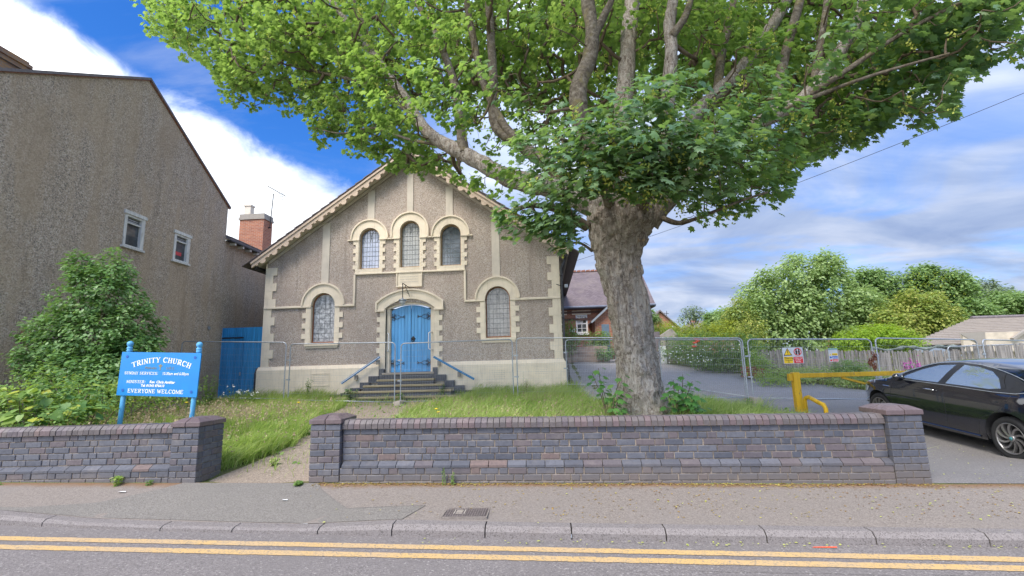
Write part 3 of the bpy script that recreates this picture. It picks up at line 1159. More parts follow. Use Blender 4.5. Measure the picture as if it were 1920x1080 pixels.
def cap(parent, x0, x1, y0, y1, z):
    """pier cap in four weathered blocks"""
    c = thing('pier_cap', None, None, ((x0 + x1) / 2, (y0 + y1) / 2, z))
    attach(c, parent)
    c.location = (0, 0, 0)
    c.matrix_parent_inverse = wm(parent).inverted() @ Matrix.Translation(((x0 + x1) / 2, (y0 + y1) / 2, z))
    mx, my = (x0 + x1) / 2, (y0 + y1) / 2
    for sx, sy in ((-1, -1), (1, -1), (1, 1), (-1, 1)):
        ox, oy = (x0 if sx < 0 else x1), (y0 if sy < 0 else y1)
        gx, gy = mx + sx * .004, my + sy * .004
        ch = .09
        ix, iy = ox - sx * ch, oy - sy * ch
        h1, h2 = .052, .098
        vs = [(ox, oy, z), (gx, oy, z), (gx, gy, z), (ox, gy, z),
              (ox, oy, z + h1), (gx, oy, z + h1), (gx, gy, z + h2), (ox, gy, z + h1),
              (ix, iy, z + h2), (gx, iy, z + h2), (ix, gy, z + h2)]
        fs = [(0, 1, 5, 4), (0, 4, 7, 3), (4, 5, 9, 8), (4, 8, 10, 7), (8, 9, 6, 10), (1, 2, 6, 9, 5), (2, 3, 7, 10, 6), (0, 3, 2, 1)]
        if sx * sy < 0:
            fs = [tuple(reversed(f)) for f in fs]
        MB().add(vs, fs).build('cap_block', M['brick_cap'], c, bevel=.004)


def pier(parent, x0, x1, y0, y1, ztop, ncr, side, sink):
    p = MB().box(x0 + .012, x1 - .012, y0 + .012, y1 - .012, -.35, ztop).build('pier', M['mortar'], parent)
    for i in range(ncr):
        z = ztop - CRS * (i + .5)
        named = i < 10
        k = i % 2
        w = x1 - x0
        cuts = [(x0, x0 + w / 2), (x0 + w / 2, x1)] if k == 0 else [(x0, x0 + w * .28), (x0 + w * .28, x0 + w * .76), (x0 + w * .76, x1)]
        for a, b in cuts:
            mat = 'brick_purple' if random.random() < .12 else 'brick_blue'
            inst('brick', brick_data(round(b - a - .009, 2), .066, .10, mat), p, ((a + b) / 2, y0 + random.uniform(-.002, .002), z))
        for sd_, face in ((x1, '+x'), (x0, '-x')):
            if sd_ == x1 and '+' not in side or sd_ == x0 and '-' not in side:
                continue
            d = y1 - y0
            ya = y0 + .102
            if k == 0:
                c2 = [(ya, ya + (y1 - ya) * .45), (ya + (y1 - ya) * .45, y1)]
            else:
                c2 = [(ya, ya + (y1 - ya) * .7), (ya + (y1 - ya) * .7, y1)]
            for a, b in c2:
                inst('brick', brick_data(round(b - a - .009, 2), .066, .10, 'brick_blue' if random.random() < .85 else 'brick_purple'), p,
                     (sd_, (a + b) / 2, z), (0, 0, pi / 2 if face == '+x' else -pi / 2))
    cap(parent, x0 - .012, x1 + .012, y0 - .015, y1 + .015, ztop + .006)


COPM = {}


def coping_mesh(w, mat):
    if (w, mat) not in COPM:
        prof = [(0, 0), (0, .058), (.045, .103), (.215, .103), (.26, .058), (.26, 0)]
        mb = MB()
        n = len(prof)
        mb.v = [(-w / 2, y, z) for y, z in prof] + [(w / 2, y, z) for y, z in prof]
        mb.f = [tuple(reversed(range(n))), tuple(range(n, 2 * n))] + [(i, (i + 1) % n, (i + 1) % n + n, i + n) for i in range(n)]
        mb.f = [tuple(reversed(f)) for f in mb.f]
        mb.m = [0] * len(mb.f)
        COPM[(w, mat)] = mb.mesh('coping_brick', M[mat])
    return COPM[(w, mat)]


PLM = {}


def plinth_mesh(L, mat):
    if (L, mat) not in PLM:
        prof = [(0, 0), (0, .026), (.062, .068), (.11, .068), (.11, 0)]
        mb = MB()
        n = len(prof)
        mb.v = [(-L / 2, y, z) for y, z in prof] + [(L / 2, y, z) for y, z in prof]
        mb.f = [tuple(range(n)), tuple(reversed(range(n, 2 * n)))] + [(i + n, (i + 1) % n + n, (i + 1) % n, i) for i in range(n)]
        mb.m = [0] * len(mb.f)
        PLM[(L, mat)] = mb.mesh('plinth_brick', M[mat])
    return PLM[(L, mat)]


def wall_run(parent, x0, x1, zc, slope, part_from, part_to, crack=None):
    """wall between piers; zc(x)= underside of coping"""
    yf, yp = 5.815, 5.752
    zt = lambda x: zc + slope * (x - x0)
    xm = (x0 + x1) / 2
    # mortar core follows the slope
    mb = MB()
    mb.add([(x0, yf + .010, -.4), (x1, yf + .010, -.4), (x1, yf + .23, -.4), (x0, yf + .23, -.4),
            (x0, yf + .010, zt(x0)), (x1, yf + .010, zt(x1)), (x1, yf + .23, zt(x1)), (x0, yf + .23, zt(x0))],
           [(0, 3, 2, 1), (4, 5, 6, 7), (0, 1, 5, 4), (1, 2, 6, 5), (2, 3, 7, 6), (3, 0, 4, 7)])
    mb.build('wall_core', M['mortar'], parent)
    mb = MB()
    zp = lambda x: zt(x) - 6 * CRS
    mb.add([(x0, yp + .010, -.4), (x1, yp + .010, -.4), (x1, yf + .009, -.4), (x0, yf + .009, -.4),
            (x0, yp + .010, zp(x0)), (x1, yp + .010, zp(x1)), (x1, yf + .009, zp(x1)), (x0, yf + .009, zp(x0))],
           [(0, 3, 2, 1), (4, 5, 6, 7), (0, 1, 5, 4), (1, 2, 6, 5), (2, 3, 7, 6), (3, 0, 4, 7)])
    mb.build('plinth_core', M['mortar'], parent)
    sink = []

    def course(z0, y, i, named):
        x = x0 + (0 if i % 2 else -.0)
        k = i
        xx = x0
        first = True
        while xx < x1 - .03:
            L = .222 if k % 2 == 0 else .108
            if random.random() < .13:
                L = .33 - L
            if first and i % 2:
                L = .165
            first = False
            if x1 - (xx + L) < .06:
                L = x1 - xx
            cx = xx + L / 2
            w = round(L - .009, 2)
            mat = 'brick_purple' if random.random() < .17 else 'brick_blue'
            z = z0 + slope * (cx - x0)
            me = brick_data(w, .066, .09, mat)
            gap = 0
            if crack and abs(cx - crack) < 2:
                gap = .004 * (1 if cx > crack else -1)
            loc = (cx + gap, y + random.uniform(-.0035, .0035), z)
            rot = (random.uniform(-.012, .012), random.uniform(-.006, .006) - slope, random.uniform(-.004, .004))
            if named and part_from <= cx <= part_to:
                inst('brick', me, parent, loc, rot)
            else:
                sink.append((me, loc, rot))
            xx += L
            k += 1
    for i in range(5):
        course(zc - CRS * (i + .5), yf, i, True)
    n_low = 4
    for i in range(n_low):
        course(zc - CRS * (6 + i + .5), yp, i + 1, i < 1)
    join_bricks(sink, parent)
    x = x0 + .02
    while x < x1 - .03:
        L = .222 if x + .30 < x1 else x1 - x
        mat = 'brick_purple' if random.random() < .25 else 'brick_blue'
        inst('plinth_brick', plinth_mesh(round(L - .008, 3), mat), parent, (x + L / 2, yp - .004, zt(x + L / 2) - 6 * CRS + .002), (0, -slope, 0))
        x += L
    x = x0 + .035
    while x < x1 - .03:
        mat = random.choice(['brick_cap', 'brick_cope', 'brick_cope', 'brick_cap', 'brick_cope', 'brick_purple'])
        inst('coping_brick', coping_mesh(.067, mat), parent, (x, yf - .032 + random.uniform(-.004, .004), zt(x) + random.uniform(-.002, .002)), (random.uniform(-.01, .01), -slope, random.uniform(-.01, .01)))
        x += .0745
    MB().add([(x0, yf - .02, zt(x0) - .004), (x1, yf - .02, zt(x1) - .004), (x1, yf + .215, zt(x1) - .004), (x0, yf + .215, zt(x0) - .004),
              (x0, yf - .02, zt(x0) + .045), (x1, yf - .02, zt(x1) + .045), (x1, yf + .215, zt(x1) + .09), (x0, yf + .215, zt(x0) + .09)],
             [(0, 3, 2, 1), (4, 5, 6, 7), (0, 1, 5, 4), (1, 2, 6, 5), (2, 3, 7, 6), (3, 0, 4, 7)]).build('coping_bed', M['mortar'], parent)


rw = thing('brick_wall', 'long blue brick boundary wall with coping bricks under the big tree', 'wall', (.65, 5.9, 0))
pier(rw, -2.885, -2.505, 5.745, 6.19, .866, 12, '+', [])
pier(rw, 3.83, 4.205, 5.745, 6.19, .838, 13, '-', [])
wall_run(rw, -2.505, 3.83, .802, -.0085, -2.6, 3.9, .35)
lw = thing('brick_wall', 'short blue brick boundary wall in front of the blue church noticeboard', 'wall', (-6.5, 5.9, 0))
pier(lw, -4.66, -4.305, 5.745, 6.21, .866, 12, '+', [])
wall_run(lw, -9.6, -4.66, .775, .005, -7.5, -4.6)


# ================================================================== CHURCH
CX, YF = -5.08, 17.5
SL = .705                       # roof slope
APZ = 9.86                      # apex of the wall
HW = 5.72


def arc(cx, cz, r, a0, a1, n):
    return [(cx + r * cos(radians(a0 + (a1 - a0) * i / n)), cz + r * sin(radians(a0 + (a1 - a0) * i / n))) for i in range(n + 1)]


def arch_open(cx, zb, zs, r, n=20):          # round-headed opening outline, ccw
    return [(cx - r, zb), (cx + r, zb)] + arc(cx, zs, r, 0, 180, n)


def seg_open(cx, zb, zs, hw, rise, n=16):    # segmental-headed opening
    R_ = (hw * hw + rise * rise) / (2 * rise)
    a = math.degrees(math.asin(hw / R_))
    c = zs + rise - R_
    return [(cx - hw, zb), (cx + hw, zb)] + arc(cx, c, R_, 90 - a, 90 + a, n)


def seg_arc(cx, zs, hw, rise, n=20, z0=None):
    R_ = (hw * hw + rise * rise) / (2 * rise)
    a = math.degrees(math.asin(hw / R_))
    return arc(cx, zs + rise - R_, R_, 90 + a, 90 - a, n)


def ribbon(inner, outer, y0, y1):            # closed band between two equal-length open polylines
    mb = MB()
    n = len(inner)
    for (a, b) in zip(inner, outer):
        mb.v += [(a[0], y0, a[1]), (b[0], y0, b[1]), (b[0], y1, b[1]), (a[0], y1, a[1])]
    for i in range(n - 1):
        q = 4 * i
        for k in range(4):
            k2 = (k + 1) % 4
            mb.f.append((q + k, q + 4 + k, q + 4 + k2, q + k2))
            mb.m.append(0)
    mb.f += [(3, 2, 1, 0), tuple(4 * (n - 1) + k for k in range(4))]
    mb.m += [0, 0]
    return mb


ch = thing('church_building', 'pebbledashed chapel with cream arched window surrounds and blue double doors', 'church', (CX, YF, .5))
# openings
LWIN = [(-3.39, 'glass_d'), (3.39, 'glass_e')]
UWIN = [(-1.61, 6.65, .42, 'glass_a'), (0, 6.88, .41, 'glass_b'), (1.61, 6.65, .42, 'glass_c')]
outer = [(CX - HW, .2), (CX + HW, .2), (CX + HW, APZ - SL * HW), (CX, APZ), (CX - HW, APZ - SL * HW)]
holes = [arch_open(CX + dx, 2.56, 4.05, .49) for dx, _ in LWIN] + [arch_open(CX + dx, 5.34, zs, r) for dx, zs, r, _ in UWIN]
holes.append(seg_open(CX + .02, 1.30, 3.82, .93, .22))
MB().sheet_xz(outer, holes, YF, YF + .35).build('facade_wall', M['pebble'], ch)
LEN = 14
for sx in (-1, 1):
    x = CX + sx * HW
    MB().box(min(x, x - sx * .3), max(x, x - sx * .3), YF + .352, YF + LEN, .2, APZ - SL * HW - .02).build('side_wall', M['pebble'], ch)
MB().box(CX - HW + .31, CX + HW - .31, YF + LEN - .3, YF + LEN - .01, .2, 5.6).build('rear_wall', M['pebble'], ch)
# plinth
zt = 1.74
for x0, x1 in ((CX - HW - .13, CX - 1.11), (CX + 1.07, CX + HW + .13)):
    MB().box(x0, x1, YF - .13, YF - .002, .62 if x0 < CX else .60, zt - .14).build('plinth', M['cream'], ch)
    MB().add([(x0 - .0, YF - .13, zt - .138), (x1, YF - .13, zt - .138), (x1, YF - .001, zt - .138), (x0, YF - .001, zt - .138), (x0 + .02, YF - .045, zt), (x1, YF - .045, zt), (x1, YF - .001, zt), (x0 + .02, YF - .001, zt)],
             [(0, 3, 2, 1), (4, 5, 6, 7), (0, 1, 5, 4), (1, 2, 6, 5), (2, 3, 7, 6), (3, 0, 4, 7)]).build('plinth_band', M['cream'], ch)
    MB().box(x0 - .02, x1, YF - .16, YF - .133, .2, .66 if x0 < CX else .64).build('blue_brick_base', M['bluebrickstep'], ch)
for sx in (-1, 1):
    x = CX + sx * (HW + .002)
    MB().box(min(x, x + sx * .128), max(x, x + sx * .128), YF + .0, YF + LEN, .3, zt - .14).build('side_plinth', M['cream'], ch)
# commemorative stones in the plinth
for a, b in (((362, 640), (475, 715)), ((1415, 612), (1540, 690)), ((1690, 585), (1798, 655))):
    p = A(470 + a[0] / 3.2, 500 + a[1] / 3.2, YF - .13)
    q = A(470 + b[0] / 3.2, 500 + b[1] / 3.2, YF - .13)
    mb = ribbon([(p.x + .03, q.z + .03), (q.x - .03, q.z + .03), (q.x - .03, p.z - .03), (p.x + .03, p.z - .03), (p.x + .03, q.z + .03)],
                [(p.x, q.z), (q.x, q.z), (q.x, p.z), (p.x, p.z), (p.x, q.z)], YF - .142, YF - .128)
    o = mb.build('foundation_stone', M['cream'], ch)
    mb = MB()
    for i in range(5):
        z = p.z - .08 - i * (p.z - q.z - .12) / 5
        x = p.x + .08
        while x < q.x - .1:
            L = random.uniform(.02, .07)
            mb.box(x, x + L, YF - .134, YF - .129, z - .012, z + .006)
            x += L + .018
    mb.build('worn_inscription', M['cream2'], o)


def tooth_col(xa, xb, z0, z1, n, inner_w, outer_w, side, y=YF, start=1):
    """toothed quoin column: alternating long and short blocks; xa = inner edge"""
    h = (z1 - z0) / n
    for i in range(n):
        w = outer_w if (i + start) % 2 else inner_w
        x0, x1 = (xa, xa + w) if side > 0 else (xa - w, xa)
        MB().box(x0, x1, y - .042, y - .001, z0 + i * h + .0015, z0 + (i + 1) * h - .0015).build('quoin', M['cream'], ch)


# corner quoins
for sx in (-1, 1):
    xa = CX + sx * HW
    top = APZ - SL * HW - .02
    tooth_col(xa, 0, zt + .002, 3.955, 7, .27, .42, -sx, start=0)
    tooth_col(xa, 0, 4.045, 5.60, 5, .27, .42, -sx, start=1)
    MB().box(min(xa, xa + sx * .04), max(xa, xa + sx * .04), YF - .04, YF + .3, zt + .002, top - .02).build('corner_return', M['cream'], ch)

# lower windows
WPARTS = []


def window(cx, zb, zs, r, glass, fr, name='window'):
    yg = YF + .16
    w = ribbon(arch_open(cx, zb + .06, zs, r - .055)[1:] + [(cx - r + .055, zb + .06), (cx + r - .055, zb + .06)],
               arch_open(cx, zb, zs, r - .002)[1:] + [(cx - r + .002, zb), (cx + r - .002, zb)], yg - .04, yg + .05).build('window', M[fr], ch)
    g = MB()
    op = arch_open(cx, zb + .04, zs, r - .05)
    g.add([(x, yg + .012, z) for x, z in op], [tuple(range(len(op)))])
    g.build('pane', M[glass], w)
    if glass != 'glass_d':
        mb = MB()
        t_ = .0045 if r < .45 else .005

        def vb(x):
            h = zs + sqrt(max(0, (r - .055) ** 2 - (x - cx) ** 2))
            mb.box(x - t_, x + t_, yg + .002, yg + .012, zb + .06, h)

        def hb(z):
            hw = r - .055 if z < zs else sqrt(max(0, (r - .055) ** 2 - (z - zs) ** 2))
            if hw > .05:
                mb.box(cx - hw, cx + hw, yg + .003, yg + .011, z - t_, z + t_)
        for k in (-2, -1.1, -.32, .32, 1.1, 2):
            vb(cx + k * r * .36)
        z = zb + .18
        while z < zs + r - .1:
            hb(z)
            z += .185
        c = [(cx + .62 * r * cos(a) * .5, zs + .1 + .62 * r * sin(a)) for a in [pi * i / 8 for i in range(-2, 11)]]
        for s_ in (-1, 1):
            for a, b in zip(c, c[1:]):
                mb.bar((cx + s_ * (a[0] - cx) + s_ * .14, yg + .004, a[1] - .05), (cx + s_ * (b[0] - cx) + s_ * .14, yg + .004, b[1] - .05), .009, .009, (0, 1, 0))
        mb.build('lead_lattice', M['lead'], w, kind='stuff')
    else:
        mb = MB()
        for k in (-1, 0, 1):
            mb.box(cx + k * r * .45 - .004, cx + k * r * .45 + .004, yg + .003, yg + .011, zb + .06, zs + r * .7)
        for i in range(8):
            mb.box(cx - r + .06, cx + r - .06, yg + .004, yg + .010, zb + .2 + i * .19 - .004, zb + .2 + i * .19 + .004)
        mb.build('lead_lattice', M['lead'], w, kind='stuff')
    return w


for dx, gl in LWIN:
    cx = CX + dx
    window(cx, 2.58, 4.05, .49, gl, 'redframe')
    # reveal lining, arch band, hood mould
    a_in = [(cx - .47, 4.05)] + arc(cx, 4.05, .47, 180, 0, 24)
    a_out = [(cx - .80, 4.05)] + arc(cx, 4.05, .80, 180, 0, 24)
    ribbon(a_in, a_out, YF - .05, YF + .11).build('arch_band', M['cream'], ch)
    ribbon([(cx - .80, 4.05)] + arc(cx, 4.05, .80, 180, 0, 24), [(cx - .86, 4.05)] + arc(cx, 4.05, .86, 180, 0, 24), YF - .10, YF - .001).build('hood_mould', M['cream'], ch)
    for s_ in (-1, 1):
        x0, x1 = sorted((cx + s_ * .47, cx + s_ * .495))
        MB().box(x0, x1, YF - .03, YF + .11, 2.59, 4.0).build('reveal', M['cream'], ch)
        tooth_col(cx + s_ * .497, 0, 2.56, 3.955, 7, .17, .31, s_, start=0)
    MB().box(cx - .66, cx + .66, YF - .09, YF + .10, 2.48, 2.575).build('window_sill', M['cream'], ch)
    MB().box(cx - .62, cx + .62, YF - .045, YF - .001, 2.40, 2.478).build('sill_apron', M['cream'], ch)

# string courses (level 4.0)
def string(x0, x1, z, h=.085, d=.075, name='string_course'):
    MB().box(x0, x1, YF - d, YF - .001, z - h / 2, z + h / 2).build(name, M['cream'], ch, bevel=.015)


string(CX - HW - .03, CX - 3.39 - .475, 4.0)
string(CX - 3.39 + .475, CX - 2.13, 4.0)
string(CX + 2.13, CX + 3.39 - .475, 4.0)
string(CX + 3.39 + .475, CX + HW + .03, 4.0)
string(CX - 2.18, CX + 2.18, 5.21, .07)
for s_ in (-1, 1):
    x0, x1 = sorted((CX + s_ * 2.12, CX + s_ * 2.20))
    MB().box(x0, x1, YF - .07, YF - .002, 4.045, 5.17).build('string_upright', M['cream'], ch, bevel=.012)

# upper windows
for dx, zs, r, gl in UWIN:
    cx = CX + dx
    window(cx, 5.40, zs, r, gl, 'frame')
    mid = dx == 0
    leg = [(cx - r + .015, 6.60)] if not mid else [(cx - r + .015, 6.60), (cx - r + .015, zs - .001)]
    ro = .70
    a_in = leg + arc(cx, zs, r - .015, 180, 0, 22) + [(2 * cx - p[0], p[1]) for p in reversed(leg)]
    lo = [(cx - ro, p[1]) for p in leg]
    a_out = lo + arc(cx, zs, ro, 180, 0, 22) + [(2 * cx - p[0], p[1]) for p in reversed(lo)]
    ribbon(a_in, a_out, YF - .05, YF + .11).build('arch_band', M['cream'], ch)
    lo2 = [(cx - ro - .055, p[1]) for p in leg]
    h_out = lo2 + arc(cx, zs, ro + .055, 180, 0, 22) + [(2 * cx - p[0], p[1]) for p in reversed(lo2)]
    ribbon(a_out, h_out, YF - .095, YF - .001).build('hood_mould', M['cream'], ch)
    for s_ in (-1, 1):
        x0, x1 = sorted((cx + s_ * (r - .015), cx + s_ * (r + .005)))
        MB().box(x0, x1, YF - .02, YF + .11, 5.40, 6.545).build('reveal', M['cream'], ch)
        tooth_col(cx + s_ * (r + .007), 0, 5.40 if True else 0, 6.545, 7, .115, .215, s_, start=1)
    MB().box(cx - r - .12, cx + r + .12, YF - .05, YF + .10, 5.248, 5.398).build('window_sill', M['cream'], ch)
for x0, x1 in ((-2.48, -1.61 - .405), (-1.61 + .405, -.395), (.395, 1.61 - .405), (1.61 + .405, 2.48)):
    MB().box(CX + x0, CX + x1, YF - .08, YF - .001, 6.55, 6.598).build('impost', M['cream'], ch)
# rising strips
for dx, z0, w in ((0, 7.64, .25), (-1.57, 7.42, .28), (1.57, 7.42, .28), (-3.36, 4.92, .30), (3.36, 4.92, .30)):
    ztop = APZ - SL * (abs(dx) + w / 2) - .05
    MB().box(CX + dx - w / 2, CX + dx + w / 2, YF - .03, YF - .001, z0, ztop).build('render_strip', M['cream2'], ch)
# date plaque
MB().box(CX - .46, CX + .46, YF - .04, YF - .001, 4.68, 5.172).build('plaque', M['cream'], ch)
ribbon([(CX - .46, 5.17), (CX - .46, 4.68), (CX + .46, 4.68), (CX + .46, 5.17)], [(CX - .51, 5.17), (CX - .51, 4.62), (CX + .51, 4.62), (CX + .51, 5.17)], YF - .085, YF - .002).build('plaque_frame', M['cream'], ch, bevel=.01)
mb = MB()
for z in (5.03, 4.93, 4.83):
    x = CX - .36
    while x < CX + .34:
        L = random.uniform(.02, .06)
        mb.box(x, x + L, YF - .044, YF - .040, z - .018, z + .012)
        x += L + .02
mb.build('worn_inscription', M['cream2'], ch)

# door surround
cx = CX + .02
hood_in = [(cx - .97, 3.76), (cx - .97, 3.80)] + seg_arc(cx, 3.80, .97, .36, 22) + [(cx + .97, 3.80), (cx + .97, 3.76)]
hood_out = [(cx - 1.25, 3.76), (cx - 1.25, 4.02)] + seg_arc(cx, 4.02, 1.25, .47, 22) + [(cx + 1.25, 4.02), (cx + 1.25, 3.76)]
ribbon(hood_in, hood_out, YF - .07, YF - .001).build('door_arch_band', M['cream'], ch)
h2 = [(cx - 1.31, 3.76), (cx - 1.31, 4.06)] + seg_arc(cx, 4.06, 1.31, .49, 22) + [(cx + 1.31, 4.06), (cx + 1.31, 3.76)]
ribbon(hood_out, h2, YF - .13, YF - .002).build('hood_mould', M['cream'], ch)
for s_ in (-1, 1):
    x0, x1 = sorted((cx + s_ * .95, cx + s_ * 1.32))
    MB().box(x0, x1, YF - .12, YF - .001, 3.70, 3.757).build('impost', M['cream'], ch)
    tooth_col(cx + s_ * .965, 0, 1.55, 3.697, 11, .18, .30, s_, start=0)
    x0, x1 = sorted((cx + s_ * .93, cx + s_ * .963))
    MB().box(x0, x1, YF - .04, YF + .2, 1.33, 3.80).build('reveal', M['cream'], ch)
    x0, x1 = sorted((cx + s_ * .80, cx + s_ * .928))
    MB().box(x0, x1, YF + .09, YF + .2, 1.33, 3.80).build('door_jamb', M['cream'], ch)
    x0, x1 = sorted((cx + s_ * .77, cx + s_ * .80))
    MB().box(x0, x1, YF + .14, YF + .22, 1.33, 3.78).build('door_frame', M['cream2'], ch)
    MB().box(*sorted((cx + s_ * .93, cx + s_ * 1.10)), YF - .20, YF + .0, 1.16, 1.55).build('blue_brick_block', M['bluebrickstep'], ch)
ribbon([(cx - .80, 3.80)] + seg_arc(cx, 3.80, .80, .16, 20) + [(cx + .80, 3.80)], [(cx - .97, 3.80)] + seg_arc(cx, 3.801, .97, .36, 20) + [(cx + .97, 3.80)], YF + .06, YF + .2).build('door_arch_soffit', M['cream'], ch)
# doors
yd = YF + .19
RISE = (.77 * .77 + .2 * .2) / (.4)


def dtop(x):
    d = x - cx
    return 3.95 - RISE + sqrt(RISE * RISE - d * d)


for s_ in (-1, 1):
    leaf = MB()
    xa, xb = sorted((cx + s_ * .008, cx + s_ * .768))
    n = 6
    leaf.prism_xz([(xa, 1.405), (xb, 1.405)] + [(xb + (xa - xb) * i / 8, dtop(xb + (xa - xb) * i / 8)) for i in range(9)], yd + .018, yd + .05)
    dl = leaf.build('door_leaf', M['bluedoor'], ch)
    w = (xb - xa) / n
    for i in range(n):
        a, b = xa + i * w + .004, xa + (i + 1) * w - .004
        za = 1.42 if 0 < i else 1.41
        MB().prism_xz([(a, 1.41), (b, 1.41), (b, dtop(b) - .02), (a, dtop(a) - .02)], yd, yd + .017).build('plank', M['bluedoor'], dl, bevel=.003)
    # top and bottom rails
    MB().box(xa, xb, yd - .008, yd - .001, 1.41, 1.50).build('bottom_rail', M['bluedoor'], dl)
    for zc_, fl in ((3.50, 1), (1.74, 1)):
        mb = MB()
        hx = cx + s_ * .765
        dirx = -s_

        def hp(u, v):
            return (hx + dirx * u, yd - .012, zc_ + v)
        mb.bar(hp(0, 0), hp(.12, 0), .03, .012, (0, 1, 0))
        curves = []
        for v in (-1, 1):
            curves.append([(0, 0), (.03, .10 * v), (.10, .14 * v), (.13, .09 * v), (.09, .05 * v), (.06, .08 * v)])
            curves.append([(.08, 0), (.16, .085 * v), (.26, .07 * v), (.36, .012 * v), (.46, 0)])
            curves.append([(.44, 0), (.50, .05 * v), (.52, .03 * v)])
            curves.append([(.02, .02 * v), (.12, .04 * v), (.2, .03 * v)])
        curves.append([(.36, 0), (.53, 0)])
        for cu in curves:
            for a, b in zip(cu, cu[1:]):
                mb.bar(hp(*a), hp(*b), .011, .020, (0, 0, 1) if abs(a[1] - b[1]) < 1e-6 else (0, 1, 0))
        mb.build('ornate_hinge', M['iron'], dl)
    # white pull handle on the jamb side
    hx = cx + s_ * .84
    mb = MB()
    z0, z1 = 2.21, 2.87
    mb.tube([(hx, YF + .10, z1), (hx - s_ * .02, YF - .10, z1), (hx - s_ * .075, YF - .13, z1 - .04), (hx - s_ * .08, YF - .13, z1 - .12), (hx - s_ * .08, YF - .13, z0 + .12), (hx - s_ * .075, YF - .13, z0 + .04), (hx - s_ * .02, YF - .10, z0), (hx, YF + .10, z0)], .02, 8)
    mb.build('pull_handle', M['white'], ch, smooth=True)
dl = bpy.data.objects['door_leaf']
mb = MB()
kx, kz = cx + .09, 2.66
mb.prism_xz([(kx - .085, kz), (kx, kz - .10), (kx + .085, kz), (kx, kz + .10)], yd - .02, yd - .002)
mb.tube([(kx + .055 * cos(a), yd - .035, kz - .06 + .06 * sin(a)) for a in [2 * pi * i / 12 for i in range(13)]], .012, 6)
mb.build('ring_handle', M['iron'], bpy.data.objects['door_leaf.001'])
MB().box(CX - .95, CX + 1.0, YF - .24, YF + .24, 1.325, 1.40).build('threshold', M['concrete'], ch, bevel=.01)
MB().box(CX - .90, CX + .94, YF - .20, YF + .2, 1.16, 1.32).build('threshold_riser', M['bluebrickstep'], ch)

# steps: each a slab with a mossy bullnose on a blue brick riser
st = [(1.165, 1.06, .36), (.975, 1.45, .66), (.785, 1.82, .96), (.60, 2.2, 1.26), (.44, 2.45, 1.5)]
for i, (z, hw, out) in enumerate(st):
    y0 = YF - .13 - out
    s = MB().box(CX - hw, CX + hw, y0, YF - .22 - (out - .36), z - .075, z).build('step', M['step'], ch, bevel=.02)
    MB().box(CX - hw + .03, CX + hw - .03, y0 + .04, YF - .19, z - .20, z - .077).build('riser', M['bluebrickstep'], s)
for s_ in (-1, 1):           # stepped blue brick edging against the plinth
    for z, hw in ((1.29, 1.10), (1.07, 1.42), (.88, 1.78), (.70, 2.15)):
        MB().box(*sorted((CX + s_ * (hw - .02), CX + s_ * (hw + .34))), YF - .27, YF - .132, z - .24, z).build('blue_brick_block', M['bluebrickstep'], ch)
# sloping blue handrails on brackets
for s_, a, b in ((-1, (640, 719), (712, 669)), (1, (813, 669), (889, 711))):
    p, q = A(*a, YF - .30), A(*b, YF - .30)
    r = MB().bar(p, q, .055, .075)
    hr = r.build('handrail', mk_wood('handrail_blue_%d' % s_, (.03, .22, .50), 12, .2, .45), ch, bevel=.01)
    MB().bar(p + Vector((0, -.032, .008)), q + Vector((0, -.032, .008)), .008, .02, (0, 0, 1)).build('handrail_stripe', M['white'] if s_ < 0 else M['postblue'], hr)
    for t_ in ((.36, .93) if s_ < 0 else (.12, .62)):
        c = p.lerp(q, t_)
        MB().box(c.x - .05, c.x + .05, YF - .26, YF - .131, c.z - .22, c.z - .045).build('rail_bracket', M['capstone'], hr)

# bracket lamp over the door
lp = thing('lamp', None, None, (0, 0, 0))
attach(lp, ch)
base = A(768, 556, YF - .06)
tip = A(755, 531, YF - .75)
bot = A(755, 563, YF - .75)
root = A(769, 540, YF - .06)
mb = MB()
mb.tube([root, tip], .014, 6)
mb.tube([tip + Vector((0, 0, .01)), bot + Vector((0, 0, .06))], .016, 6)
mb.tube([base, base.lerp(tip, .3) + Vector((.03, 0, -.03)), tip.lerp(root, .3)], .012, 6)
for t_ in (.3, .5, .7):
    c = base.lerp(tip, t_)
    mb.tube([c + Vector((.03 * cos(a), 0, .03 * sin(a))) for a in [2 * pi * i / 8 for i in range(9)]], .006, 4)
mb.build('lamp_bracket', M['iron'], lp, smooth=True)
MB().lathe([(.02, .10), (.03, .06), (.13, .03), (.15, .0), (.14, -.01), (.02, -.005)], bot, 18).build('lamp_hood', M['galv'], lp, smooth=True)
MB().lathe([(.10, -.01), (.115, -.06), (.09, -.13), (.03, -.165)], bot, 16).build('lamp_glass', mk_glass('lamp_globe', (.5, .5, .48), .2), lp, smooth=True)

